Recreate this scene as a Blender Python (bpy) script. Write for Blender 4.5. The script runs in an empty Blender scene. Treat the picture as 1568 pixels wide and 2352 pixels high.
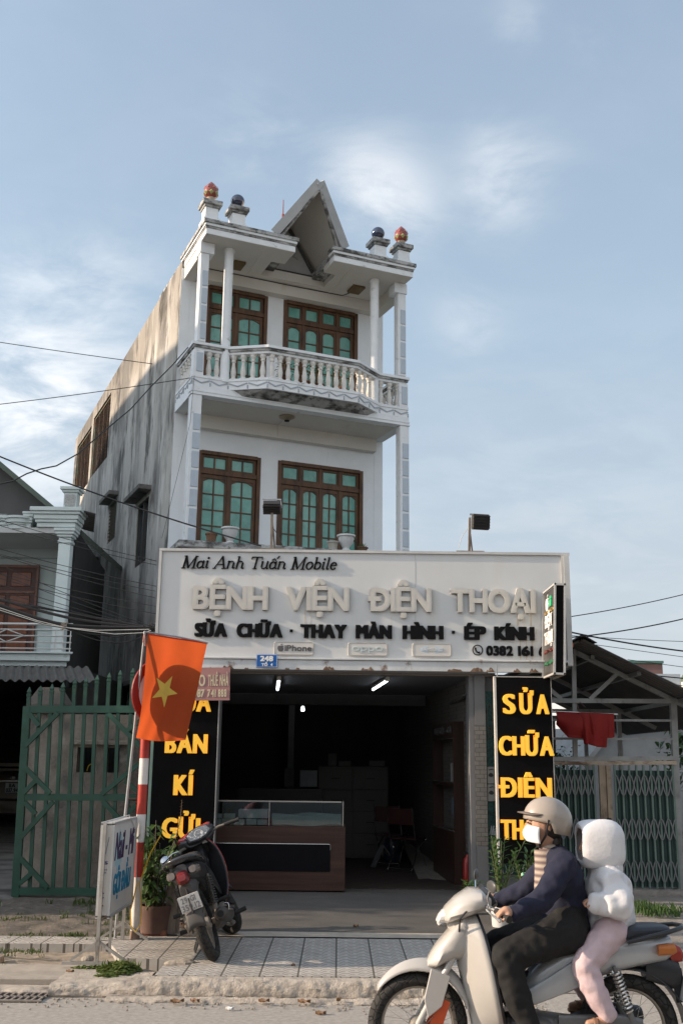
import bpy, bmesh, math, random
from mathutils import Vector, Matrix, noise as mnoise
SC = bpy.context.scene
COL = SC.collection
R = math.radians
random.seed(7)
# ------------------------------------------------------------------ camera
cam = bpy.data.cameras.new("street_camera")
cam.sensor_fit = 'VERTICAL'; cam.sensor_height = 24.0; cam.lens = 24.49
cam.clip_start = 0.05; cam.clip_end = 6000
cam_ob = bpy.data.objects.new("street_camera", cam); COL.objects.link(cam_ob)
cam_ob.matrix_world = Matrix.Translation((0, 0, 1.65)) @ Matrix.Rotation(R(103.5), 4, 'X') @ Matrix.Rotation(0.0117, 4, 'Z')
SC.camera = cam_ob
# ------------------------------------------------------------------ light
SKEW = .105                                               # the sun stands a little in front of the street line
SUN_EL, SUN_AZ = R(21.0), math.atan2(-1.0, -SKEW)       # azimuth measured from +Y towards +X
sdir = Vector((math.sin(SUN_AZ)*math.cos(SUN_EL), math.cos(SUN_AZ)*math.cos(SUN_EL), math.sin(SUN_EL)))
sun = bpy.data.lights.new("sun", 'SUN'); sun.energy = 3.5; sun.angle = R(0.9); sun.color = (1.0, 0.80, 0.60)
sun_ob = bpy.data.objects.new("sun", sun); COL.objects.link(sun_ob)
sun_ob.rotation_euler = sdir.to_track_quat('Z', 'Y').to_euler()
world = bpy.data.worlds.new("World"); SC.world = world; world.use_nodes = True
wn, wl = world.node_tree.nodes, world.node_tree.links
sky = wn.new('ShaderNodeTexSky'); sky.sky_type = 'NISHITA'; sky.sun_disc = False
sky.sun_elevation = SUN_EL; sky.sun_rotation = SUN_AZ
sky.air_density = 1.0; sky.dust_density = 1.6; sky.ozone_density = 1.2
wtc = wn.new('ShaderNodeTexCoord')
# thin high cloud, laid out on the dome by direction (a flat layer seen from below)
sep = wn.new('ShaderNodeSeparateXYZ'); wl.new(wtc.outputs['Generated'], sep.inputs[0])
mx = wn.new('ShaderNodeMath'); mx.operation = 'MAXIMUM'; mx.inputs[1].default_value = 0.0; wl.new(sep.outputs[2], mx.inputs[0])
ad = wn.new('ShaderNodeMath'); ad.operation = 'ADD'; ad.inputs[1].default_value = 0.22; wl.new(mx.outputs[0], ad.inputs[0])
dx = wn.new('ShaderNodeMath'); dx.operation = 'DIVIDE'; wl.new(sep.outputs[0], dx.inputs[0]); wl.new(ad.outputs[0], dx.inputs[1])
dy = wn.new('ShaderNodeMath'); dy.operation = 'DIVIDE'; wl.new(sep.outputs[1], dy.inputs[0]); wl.new(ad.outputs[0], dy.inputs[1])
cb = wn.new('ShaderNodeCombineXYZ'); wl.new(dx.outputs[0], cb.inputs[0]); wl.new(dy.outputs[0], cb.inputs[1])
cmap = wn.new('ShaderNodeMapping'); wl.new(cb.outputs[0], cmap.inputs[0])
cmap.inputs['Scale'].default_value = (3.6, 4.6, 1); cmap.inputs['Location'].default_value = (3.1, 0.4, 0); cmap.inputs['Rotation'].default_value = (0, 0, R(-24))
cn = wn.new('ShaderNodeTexNoise'); cn.inputs['Scale'].default_value = 1.3; cn.inputs['Detail'].default_value = 9; cn.inputs['Roughness'].default_value = 0.6
cn.inputs['Distortion'].default_value = 0.35
wl.new(cmap.outputs[0], cn.inputs['Vector'])
cr = wn.new('ShaderNodeValToRGB'); wl.new(cn.outputs['Fac'], cr.inputs[0])
cr.color_ramp.elements[0].position = 0.34; cr.color_ramp.elements[0].color = (0, 0, 0, 1)
cr.color_ramp.elements[1].position = 0.70; cr.color_ramp.elements[1].color = (1, 1, 1, 1)
cr.color_ramp.interpolation = 'EASE'
# milky afternoon air: the clear sky blended with a pale veil that thickens towards the skyline
veil = wn.new('ShaderNodeMapRange'); veil.inputs['From Min'].default_value = 0.0; veil.inputs['From Max'].default_value = 0.75
veil.inputs['To Min'].default_value = 0.92; veil.inputs['To Max'].default_value = 0.80; wl.new(sep.outputs[2], veil.inputs['Value'])
vm = wn.new('ShaderNodeMixRGB'); wl.new(veil.outputs[0], vm.inputs[0]); wl.new(sky.outputs[0], vm.inputs[1])
vcol = wn.new('ShaderNodeValToRGB'); vz = wn.new('ShaderNodeMath'); vz.operation = 'MULTIPLY'; vz.inputs[1].default_value = 1.4; wl.new(mx.outputs[0], vz.inputs[0]); wl.new(vz.outputs[0], vcol.inputs[0])
vcol.color_ramp.elements[0].color = (.395, .418, .432, 1); vcol.color_ramp.elements[1].color = (.225, .292, .382, 1); vcol.color_ramp.elements[1].position = .95
e_ = vcol.color_ramp.elements.new(.55); e_.color = (.272, .35, .432, 1)
vsc = wn.new('ShaderNodeVectorMath'); vsc.operation = 'SCALE'; vsc.inputs['Scale'].default_value = 10.0; wl.new(vcol.outputs[0], vsc.inputs[0]); wl.new(vsc.outputs[0], vm.inputs[2])
# the cloud banks hang in a few parts of the sky: each is a soft patch round one direction, broken up by the noise above
def px_dir(x, y):
    f, p, r = 2400., R(13.5), .0117; qx, qy = x-784., y-1176.; a = (qx*math.cos(r)+qy*math.sin(r))/f; b = -(qy*math.cos(r)-qx*math.sin(r))/f
    return Vector((a, math.cos(p)-b*math.sin(p), math.sin(p)+b*math.cos(p))).normalized()
tot = None
for (bx, by, npow, amt) in ((840, 425, 1100, .50), (930, 480, 1700, .28), (1140, 435, 1500, .36), (1235, 395, 2200, .18), (150, 890, 500, .50), (50, 980, 300, .50), (50, 690, 700, .22), (590, 320, 1600, .22), (1190, 60, 6000, .35), (1350, 80, 7000, .25), (1080, 740, 2000, .22), (1400, 1150, 150, .07), (1100, 1190, 250, .06), (230, 640, 900, .28), (1130, 320, 4000, .2)):
    dd = wn.new('ShaderNodeVectorMath'); dd.operation = 'DOT_PRODUCT'; wl.new(wtc.outputs['Generated'], dd.inputs[0]); dd.inputs[1].default_value = tuple(px_dir(bx, by))
    d0 = wn.new('ShaderNodeMath'); d0.operation = 'MAXIMUM'; d0.inputs[1].default_value = 0; wl.new(dd.outputs['Value'], d0.inputs[0])
    d1 = wn.new('ShaderNodeMath'); d1.operation = 'POWER'; d1.inputs[1].default_value = npow; wl.new(d0.outputs[0], d1.inputs[0])
    d2 = wn.new('ShaderNodeMath'); d2.operation = 'MULTIPLY_ADD'; d2.inputs[1].default_value = amt; wl.new(d1.outputs[0], d2.inputs[0])
    if tot is None: d2.inputs[2].default_value = .03
    else: wl.new(tot.outputs[0], d2.inputs[2])
    tot = d2
# bright cloud added behind the view, unseen, to lift the facade's fill light
sb = wn.new('ShaderNodeMath'); sb.operation = 'MULTIPLY'; sb.inputs[1].default_value = -2.2; wl.new(sep.outputs[1], sb.inputs[0]); sb.use_clamp = True
ts = wn.new('ShaderNodeMath'); ts.operation = 'ADD'; wl.new(tot.outputs[0], ts.inputs[0]); wl.new(sb.outputs[0], ts.inputs[1]); tot = ts
cs = wn.new('ShaderNodeMath'); cs.operation = 'MULTIPLY'; wl.new(cr.outputs[0], cs.inputs[0]); wl.new(tot.outputs[0], cs.inputs[1]); cs.use_clamp = True
cm = wn.new('ShaderNodeMixRGB'); wl.new(cs.outputs[0], cm.inputs[0]); wl.new(vm.outputs[0], cm.inputs[1]); cm.inputs[2].default_value = (7.2, 7.15, 7.1, 1)
# haze scatters forward: the air brightens towards the low sun
vd = wn.new('ShaderNodeVectorMath'); vd.operation = 'DOT_PRODUCT'; wl.new(wtc.outputs['Generated'], vd.inputs[0]); vd.inputs[1].default_value = tuple(sdir)
v0 = wn.new('ShaderNodeMath'); v0.operation = 'MAXIMUM'; v0.inputs[1].default_value = 0.0; wl.new(vd.outputs['Value'], v0.inputs[0])
v1 = wn.new('ShaderNodeMath'); v1.operation = 'POWER'; v1.inputs[1].default_value = 3.0; wl.new(v0.outputs[0], v1.inputs[0])
v2 = wn.new('ShaderNodeMath'); v2.operation = 'MULTIPLY_ADD'; v2.inputs[1].default_value = 1.5; v2.inputs[2].default_value = 1.0; wl.new(v1.outputs[0], v2.inputs[0])
vs_ = wn.new('ShaderNodeVectorMath'); vs_.operation = 'SCALE'; wl.new(cm.outputs[0], vs_.inputs[0]); wl.new(v2.outputs[0], vs_.inputs['Scale'])
bg = wn['Background']; bg.inputs['Strength'].default_value = 0.084; wl.new(vs_.outputs[0], bg.inputs[0])
SC.view_settings.view_transform = 'Standard'; SC.view_settings.look = 'None'
SC.view_settings.exposure = 1.05; SC.view_settings.gamma = 1.0
SC.render.engine = 'CYCLES'; SC.cycles.max_bounces = 6; SC.cycles.transparent_max_bounces = 12
SC.cycles.use_denoising = True
# ------------------------------------------------------------------ materials
MATS = {}
def rgb(c): return (c[0], c[1], c[2], 1.0)
def M(name, col, rough=.6, var=.14, scale=5.0, bump=0.0, bscale=40.0, metal=0.0, spec=.4, stain=None, stretch=(1, 1, 1), coat=0.0, emit=0, transl=0):
    """procedural material: base colour varied by noise, optional stains [(colour, lo, hi, scale, stretch)], optional bump"""
    if name in MATS: return MATS[name]
    m = bpy.data.materials.new(name); m.use_nodes = True; MATS[name] = m
    nt = m.node_tree; n, l = nt.nodes, nt.links
    b = n['Principled BSDF']; b.inputs['Roughness'].default_value = rough; b.inputs['Metallic'].default_value = metal
    b.inputs['Specular IOR Level'].default_value = spec; b.inputs['Coat Weight'].default_value = coat
    tc = n.new('ShaderNodeTexCoord')
    def noise(sc, st, det=6):
        mp = n.new('ShaderNodeMapping'); mp.inputs['Scale'].default_value = st; l.new(tc.outputs['Object'], mp.inputs[0])
        t = n.new('ShaderNodeTexNoise'); t.inputs['Scale'].default_value = sc; t.inputs['Detail'].default_value = det
        t.inputs['Roughness'].default_value = .62; l.new(mp.outputs[0], t.inputs['Vector']); return t
    t = noise(scale, stretch)
    mr = n.new('ShaderNodeMapRange'); mr.inputs['From Min'].default_value = .3; mr.inputs['From Max'].default_value = .7; l.new(t.outputs['Fac'], mr.inputs['Value'])
    mix = n.new('ShaderNodeMixRGB'); l.new(mr.outputs[0], mix.inputs[0])
    mix.inputs[1].default_value = rgb([c*(1-var) for c in col]); mix.inputs[2].default_value = rgb([min(1, c*(1+var)) for c in col])
    out = mix.outputs[0]
    for (sc, lo, hi, ss, st) in (stain or []):
        t2 = noise(ss, st, 8)
        m2 = n.new('ShaderNodeMapRange'); m2.inputs['From Min'].default_value = lo; m2.inputs['From Max'].default_value = hi; l.new(t2.outputs['Fac'], m2.inputs['Value'])
        x = n.new('ShaderNodeMixRGB'); l.new(m2.outputs[0], x.inputs[0]); l.new(out, x.inputs[1]); x.inputs[2].default_value = rgb(sc); out = x.outputs[0]
    l.new(out, b.inputs['Base Color'])
    if bump:
        t3 = noise(bscale, (1, 1, 1), 5); bp = n.new('ShaderNodeBump'); bp.inputs['Strength'].default_value = bump; bp.inputs['Distance'].default_value = .02
        l.new(t3.outputs['Fac'], bp.inputs['Height']); l.new(bp.outputs[0], b.inputs['Normal'])
    if emit:
        b.inputs['Emission Color'].default_value = rgb(col); b.inputs['Emission Strength'].default_value = emit
    if transl:
        tr = n.new('ShaderNodeBsdfTranslucent'); l.new(out, tr.inputs[0]); ms = n.new('ShaderNodeMixShader'); ms.inputs[0].default_value = transl
        l.new(b.outputs[0], ms.inputs[1]); l.new(tr.outputs[0], ms.inputs[2]); l.new(ms.outputs[0], n['Material Output'].inputs[0])
    return m
def glass(name, tint=(.9, .95, .95), refl=.12):
    if name in MATS: return MATS[name]
    m = bpy.data.materials.new(name); m.use_nodes = True; MATS[name] = m
    n, l = m.node_tree.nodes, m.node_tree.links; n.remove(n['Principled BSDF'])
    tr = n.new('ShaderNodeBsdfTransparent'); tr.inputs[0].default_value = rgb(tint)
    gl = n.new('ShaderNodeBsdfGlossy'); gl.inputs['Roughness'].default_value = .03
    fr = n.new('ShaderNodeFresnel'); fr.inputs[0].default_value = 1.5
    ad = n.new('ShaderNodeMath'); ad.operation = 'ADD'; ad.inputs[1].default_value = refl; l.new(fr.outputs[0], ad.inputs[0])
    mx = n.new('ShaderNodeMixShader'); l.new(ad.outputs[0], mx.inputs[0]); l.new(tr.outputs[0], mx.inputs[1]); l.new(gl.outputs[0], mx.inputs[2])
    l.new(mx.outputs[0], n['Material Output'].inputs[0]); return m
def emitter(name, col, s):
    m = bpy.data.materials.new(name); m.use_nodes = True
    b = m.node_tree.nodes['Principled BSDF']; b.inputs['Base Color'].default_value = rgb(col)
    b.inputs['Emission Color'].default_value = rgb(col); b.inputs['Emission Strength'].default_value = s; return m
# ------------------------------------------------------------------ mesh builder
OFS = {}
class MB:
    def __init__(s): s.v = []; s.f = []; s.T = None
    def add(s, vs, fs):
        o = len(s.v)
        s.v += [Vector(p) if s.T is None else s.T @ Vector(p) for p in vs]
        s.f += [tuple(o+i for i in f) for f in fs]; return s
    def box(s, a, b, M4=None, ch=0.0):
        x0, y0, z0 = [min(a[i], b[i]) for i in range(3)]; x1, y1, z1 = [max(a[i], b[i]) for i in range(3)]
        if ch:
            bm = bmesh.new(); bmesh.ops.create_cube(bm, size=1)
            for v in bm.verts: v.co = Vector((x0+(v.co.x+.5)*(x1-x0), y0+(v.co.y+.5)*(y1-y0), z0+(v.co.z+.5)*(z1-z0)))
            bmesh.ops.bevel(bm, geom=bm.edges[:], offset=ch, segments=2, affect='EDGES', profile=.5)
            bm.verts.index_update(); vs = [v.co.copy() for v in bm.verts]; fs = [[v.index for v in f.verts] for f in bm.faces]; bm.free()
        else:
            vs = [Vector(p) for p in ((x0,y0,z0),(x1,y0,z0),(x1,y1,z0),(x0,y1,z0),(x0,y0,z1),(x1,y0,z1),(x1,y1,z1),(x0,y1,z1))]
            fs = [(0,3,2,1),(4,5,6,7),(0,1,5,4),(1,2,6,5),(2,3,7,6),(3,0,4,7)]
        if M4 is not None: vs = [M4 @ v for v in vs]
        return s.add(vs, fs)
    def bar(s, p, q, w, h=None, up=(0, 0, 1), ext=0.0):
        p, q = Vector(p), Vector(q); h = h or w; d = (q-p); L = d.length; d.normalize(); p = p-d*ext; q = q+d*ext
        up = Vector(up)
        if abs(d.dot(up)) > .98: up = Vector((0, 1, 0)) if abs(d.y) < .9 else Vector((1, 0, 0))
        x = d.cross(up).normalized(); z = x.cross(d).normalized()
        vs = [c+x*sx*w/2+z*sz*h/2 for c in (p, q) for sx, sz in ((-1,-1),(1,-1),(1,1),(-1,1))]
        return s.add(vs, [(0,1,2,3),(7,6,5,4),(0,4,5,1),(1,5,6,2),(2,6,7,3),(3,7,4,0)])
    def tube(s, pts, r, seg=8, cap=True, closed=False):
        pts = [Vector(p) for p in pts]; n = len(pts); rr = r if isinstance(r, (list, tuple)) else [r]*n
        vs = []; fs = []; last = None
        for i, p in enumerate(pts):
            a = pts[(i-1) % n] if (closed or i > 0) else p; b = pts[(i+1) % n] if (closed or i < n-1) else p
            d = (b-a).normalized()
            if last is None:
                x = d.orthogonal().normalized()
            else:
                x = (last - d*last.dot(d)); x = x.normalized() if x.length > 1e-6 else d.orthogonal().normalized()
            last = x; y = d.cross(x)
            for k in range(seg):
                t = 2*math.pi*k/seg; vs.append(p + x*math.cos(t)*rr[i] + y*math.sin(t)*rr[i])
        for i in range(n if closed else n-1):
            j = (i+1) % n
            for k in range(seg): fs.append((i*seg+k, i*seg+(k+1) % seg, j*seg+(k+1) % seg, j*seg+k))
        if cap and not closed: fs.append(tuple(range(seg-1, -1, -1))); fs.append(tuple((n-1)*seg+k for k in range(seg)))
        return s.add(vs, fs)
    def lathe(s, prof, c=(0, 0, 0), seg=16, axis='Z', sq=False):
        c = Vector(c); vs = []; fs = []; n = len(prof)
        for (r, z) in prof:
            for k in range(seg):
                t = 2*math.pi*(k+.5)/seg; x, y = r*math.cos(t), r*math.sin(t)
                if sq: q = max(abs(math.cos(t)), abs(math.sin(t))); x, y = x/q, y/q
                p = {'Z': (x, y, z), 'X': (z, x, y), 'Y': (x, z, y)}[axis]; vs.append(c+Vector(p))
        for i in range(n-1):
            for k in range(seg): fs.append((i*seg+k, i*seg+(k+1) % seg, (i+1)*seg+(k+1) % seg, (i+1)*seg+k))
        fs.append(tuple(range(seg-1, -1, -1))); fs.append(tuple((n-1)*seg+k for k in range(seg)))
        return s.add(vs, fs)
    def prism(s, poly, a, b, axis='Y'):
        """poly of 2D points extruded from a to b along axis"""
        mk = {'Y': lambda p, t: (p[0], t, p[1]), 'Z': lambda p, t: (p[0], p[1], t), 'X': lambda p, t: (t, p[0], p[1])}[axis]
        n = len(poly); vs = [mk(p, a) for p in poly]+[mk(p, b) for p in poly]
        fs = [tuple(range(n)), tuple(range(2*n-1, n-1, -1))]+[(i, n+i, n+(i+1) % n, (i+1) % n) for i in range(n)]
        return s.add(vs, fs)
    def ball(s, c, r, seg=14, rings=9, sc=(1, 1, 1)):
        vs = []; fs = []
        for i in range(rings+1):
            t = math.pi*i/rings
            for k in range(seg):
                p = 2*math.pi*k/seg; vs.append(Vector(c)+Vector((r*sc[0]*math.sin(t)*math.cos(p), r*sc[1]*math.sin(t)*math.sin(p), r*sc[2]*math.cos(t))))
        for i in range(rings):
            for k in range(seg): fs.append((i*seg+k, (i+1)*seg+k, (i+1)*seg+(k+1) % seg, i*seg+(k+1) % seg))
        return s.add(vs, fs)
    def loft(s, secs, seg=16, p=2.6):
        """sections (x, cy, cz, half_width, half_height) along X, superellipse rings"""
        vs = []; fs = []
        for q in secs:
            x, cy, cz, a, b = q[:5]; tilt = q[5] if len(q) > 5 else 0
            for k in range(seg):
                t = 2*math.pi*k/seg; c, n = math.cos(t), math.sin(t)
                yy = a*abs(c)**(2/p)*(1 if c >= 0 else -1); zz = b*abs(n)**(2/p)*(1 if n >= 0 else -1)
                vs.append(Vector((x+tilt*zz, cy+yy, cz+zz)))
        m = len(secs)
        for i in range(m-1):
            for k in range(seg): fs.append((i*seg+k, i*seg+(k+1) % seg, (i+1)*seg+(k+1) % seg, (i+1)*seg+k))
        fs.append(tuple(range(seg-1, -1, -1))); fs.append(tuple((m-1)*seg+k for k in range(seg)))
        return s.add(vs, fs)
    def grid(s, fn, nu, nv):
        vs = [fn(i/nu, j/nv) for j in range(nv+1) for i in range(nu+1)]
        return s.add(vs, [(j*(nu+1)+i, j*(nu+1)+i+1, (j+1)*(nu+1)+i+1, (j+1)*(nu+1)+i) for j in range(nv) for i in range(nu)])
    def each(s, name, mat, parent=None, **k):
        """every connected piece becomes a part of its own"""
        up = list(range(len(s.v)))
        def find(i):
            while up[i] != i: up[i] = up[up[i]]; i = up[i]
            return i
        for f in s.f:
            for i in f[1:]: up[find(i)] = find(f[0])
        gr = {}
        for f in s.f: gr.setdefault(find(f[0]), []).append(f)
        out = []
        for fs in gr.values():
            ids = sorted({i for f in fs for i in f}); mp = {i: j for j, i in enumerate(ids)}; q = MB(); q.v = [s.v[i] for i in ids]; q.f = [tuple(mp[i] for i in f) for f in fs]
            out.append(q.build(name, mat, parent, **k))
        return out
    def build(s, name, mat, parent=None, smooth=False, bevel=0.0, solid=0.0, sub=0):
        me = bpy.data.meshes.new(name); o = bpy.data.objects.new(name, me); COL.objects.link(o)
        ofs = Vector((0, 0, 0))
        if parent is not None: o.parent = parent; ofs = OFS.get(parent.name, ofs)
        elif OFS.get('__top__') is not None: pass
        OFS[o.name] = ofs
        bm = bmesh.new(); bv = [bm.verts.new(p-ofs) for p in s.v]
        for f in s.f:
            try: bm.faces.new([bv[i] for i in f])
            except ValueError: pass
        bmesh.ops.recalc_face_normals(bm, faces=bm.faces[:])
        if bevel: bmesh.ops.bevel(bm, geom=[e for e in bm.edges if len(e.link_faces) == 2 and e.calc_face_angle(0) > .6], offset=bevel, segments=1, affect='EDGES', clamp_overlap=True)
        bm.to_mesh(me); bm.free()
        if smooth:
            me.polygons.foreach_set('use_smooth', [True]*len(me.polygons)); me.set_sharp_from_angle(angle=R(38))
        me.materials.append(mat)
        if solid: md = o.modifiers.new('thickness', 'SOLIDIFY'); md.thickness = solid; md.offset = 0
        if sub: md = o.modifiers.new('smooth', 'SUBSURF'); md.levels = sub; md.render_levels = sub
        return o
def tag(o, label=None, cat=None, group=None, kind=None):
    if label: o['label'] = label
    if cat: o['category'] = cat
    if group: o['group'] = group
    if kind: o['kind'] = kind
    return o
def thing(name, label, cat, loc=(0, 0, 0), rot=(0, 0, 0), group=None, local=False):
    o = bpy.data.objects.new(name, None); COL.objects.link(o); o.location = loc; o.rotation_euler = rot; o.empty_display_size = .2
    tag(o, label, cat, group); OFS[o.name] = Vector((0, 0, 0)) if local else Vector(loc); return o
def solo(mb, name, mat, label, cat, group=None, base=None, **k):
    """a thing that is one mesh, its origin moved to its base"""
    o = mb.build(name, mat, None, **k); me = o.data
    if base is None:
        xs = [v.co for v in me.vertices]; base = Vector((sum(p.x for p in xs)/len(xs), sum(p.y for p in xs)/len(xs), min(p.z for p in xs)))
    base = Vector(base)
    for v in me.vertices: v.co -= base
    o.location = base; OFS[o.name] = base; return tag(o, label, cat, group)
def struct(mb, name, mat, kind='structure', **k):
    o = mb.build(name, mat, None, **k); tag(o, None, None, None, kind); return o
def copy_tree(o, parent=None):
    c = o.copy(); COL.objects.link(c); c.parent = parent
    for ch in list(o.children): copy_tree(ch, c)
    OFS[c.name] = OFS.get(o.name, Vector((0, 0, 0))); return c
def jit(p, a): return Vector(p)+Vector((random.uniform(-a, a), random.uniform(-a, a), random.uniform(-a, a)))
# ------------------------------------------------------------------ lettering (built-in outline font, laid out glyph by glyph)
GL = {}
def glyph(ch):
    if ch in GL: return GL[ch]
    bar = ch == 'Đ'; c = bpy.data.curves.new('g', 'FONT'); c.body = 'D' if bar else ch; c.size = 1.0; c.extrude = .5; c.resolution_u = 4
    o = bpy.data.objects.new('g', c); COL.objects.link(o); dg = bpy.context.evaluated_depsgraph_get()
    me = bpy.data.meshes.new_from_object(o.evaluated_get(dg)); vs = [tuple(v.co) for v in me.vertices]; fs = [tuple(p.vertices) for p in me.polygons]
    bpy.data.objects.remove(o); bpy.data.curves.remove(c); bpy.data.meshes.remove(me)
    x0 = min(v[0] for v in vs); x1 = max(v[0] for v in vs)
    vs = [(v[0]-x0, v[1], v[2]) for v in vs]; w = x1-x0
    if bar:
        k = len(vs); a, b, y0, y1 = -.09, w*.45, .32, .41
        vs += [(x, y, z) for z in (-.497, .503) for x, y in ((a, y0), (b, y0), (b, y1), (a, y1))]
        fs += [tuple(k+i for i in f) for f in ((0,1,2,3),(4,5,6,7),(0,1,5,4),(1,2,6,5),(2,3,7,6),(3,0,4,7))]
    GL[ch] = (vs, fs, w); return GL[ch]
CAP = None
def text(mb, body, x0, x1, z0, cap, y, depth=.02, bold=0.0, boldz=0.0, shear=0.0, gap=.11, M4=None, xs=None):
    """letters on a wall facing -Y: from x0 to x1, baseline z0, capital height cap, front face at y-depth"""
    global CAP
    if CAP is None: CAP = max(v[1] for v in glyph('H')[0])
    adv = 0; items = []
    for ch in body:
        if ch == ' ': adv += .30; continue
        vs, fs, w = glyph(ch); items.append((vs, fs, adv)); adv += w+gap
    tot = adv-gap; sz = cap/CAP; sx = (x1-x0-2*bold)/tot if x1 is not None else sz*(xs or 1)
    offs = [(0, 0)] if not bold else [(bold*a, boldz*b) for a, b in ((-1, -1), (-1, 1), (1, -1), (1, 1), (-1, 0), (1, 0), (0, -1), (0, 1), (0, 0))]
    for n, (vs, fs, a) in enumerate(items):
        for k, (ox, oz) in enumerate(offs):
            st = .00035*k+.0003*(n % 2)
            pts = [Vector((x0+bold+(v[0]+a)*sx+shear*v[1]*sz+ox, y-(v[2]+.5)*depth-st, z0+v[1]*sz+oz)) for v in vs]
            if M4 is not None: pts = [M4 @ p for p in pts]
            mb.add(pts, fs)
    return mb
def pen(mb, strokes, x0, z0, h, y, depth, thick, thin, shear=0.0, xs=1.0):
    """broad-nib letters: strokes in cap-height units; upright strokes thick, flat ones thin"""
    k = 0
    for st in strokes:
        hair = st[0] if isinstance(st[0], (int, float)) else None; pts = st[1:] if hair is not None else st
        P = [Vector((x0+(p[0]*xs+shear*p[1])*h, 0, z0+p[1]*h)) for p in pts]
        for a, b in zip(P, P[1:]):
            d = (b-a); L = d.length
            if L < 1e-6: continue
            w = hair*h if hair is not None else (thin+(thick-thin)*abs(d.z)/L)*h
            d /= L; n = Vector((-d.z, 0, d.x)); e = d*w*.18; k += 1
            q = [a-e+n*w/2, b+e+n*w/2, b+e-n*w/2, a-e-n*w/2]
            dd = depth+.0003*(k % 7)
            mb.add([p+Vector((0, y, 0)) for p in q]+[p+Vector((0, y-dd, 0)) for p in q], [(0,1,2,3),(7,6,5,4),(0,4,5,1),(1,5,6,2),(2,6,7,3),(3,7,4,0)])
def arc(cx, cz, rx, rz, a0, a1, n=10): return [(cx+rx*math.cos(R(a0+(a1-a0)*i/n)), cz+rz*math.sin(R(a0+(a1-a0)*i/n))) for i in range(n+1)]
# ------------------------------------------------------------------ shared materials
for ch in "BỆNHVIĐOẠTSỬACƯỮMYÀÌÉPKÍ0123456789GƠẦUÊËilPhonep-.NaMQ·ĐỘẦ": glyph(ch) if ch.strip() else None
asphalt = M('road_asphalt', (.31, .285, .255), .9, .22, 26, .5, 150, stain=[((.15, .13, .115), .62, .8, 3.0, (1, 1, 1)), ((.34, .30, .255), .6, .75, 90, (1, 1, 1))])
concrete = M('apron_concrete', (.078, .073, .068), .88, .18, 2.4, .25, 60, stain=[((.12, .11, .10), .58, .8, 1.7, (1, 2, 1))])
kerbm = M('kerb_concrete', (.38, .335, .285), .92, .25, 16, .8, 70, stain=[((.20, .165, .13), .55, .8, 7, (1, 1, 1))])
slabm = M('cover_slab_concrete', (.31, .275, .235), .9, .2, 6, .4, 90, stain=[((.2, .175, .15), .55, .75, 3, (1, 1, 1))])
dirt = M('bare_earth', (.125, .105, .085), .95, .35, 9, .9, 45, stain=[((.22, .19, .155), .55, .7, 14, (1, 1, 1)), ((.05, .055, .03), .6, .75, 5, (1, 1, 1))])
yardm = M('yard_concrete', (.20, .185, .165), .9, .25, 1.6, .3, 50, stain=[((.075, .068, .06), .5, .64, .9, (1, 3, 1))])
lanem = M('lane_surface', (.235, .21, .185), .92, .28, 16, .7, 90, stain=[((.13, .12, .11), .56, .8, 1.8, (1, 1, 1))])
white = M('white_wall_paint', (.74, .765, .785), .7, .05, 2.2, .05, 30, stain=[((.40, .40, .39), .62, .82, 1.1, (2.5, 2.5, .5))])
whitetrim = M('white_trim_paint', (.72, .74, .755), .65, .06, 4, .05, 40, stain=[((.24, .235, .225), .60, .80, 5, (1, 1, 2))])
mould = M('weathered_cornice', (.40, .40, .39), .8, .2, 6, .2, 40, stain=[((.075, .072, .068), .43, .60, 4.5, (1, 1, 1.6)), ((.03, .03, .028), .58, .68, 9, (1, 1, 1.2))])
bluegrey = M('blue_grey_panel_paint', (.44, .50, .565), .6, .06, 6)
soffit = M('cream_soffit_paint', (.60, .575, .53), .75, .05, 1.5, .04, 30, stain=[((.42, .38, .32), .62, .8, 1.2, (1, 1, 1))])
wood = M('old_window_wood', (.105, .052, .026), .55, .35, 9, .2, 40, stretch=(1, 1, .25), stain=[((.035, .02, .013), .5, .7, 6, (1, 1, .3)), ((.21, .15, .10), .64, .78, 12, (1, 1, .4))])
pane = M('sea_green_window_glass', (.12, .33, .28), .2, .3, 2.2, spec=.6, stain=[((.20, .42, .365), .46, .66, 3.0, (1, 1, .6)), ((.055, .19, .17), .60, .72, 1.6, (1, 1, .8))])
dark = M('dark_interior', (.012, .012, .012), .8)
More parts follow.
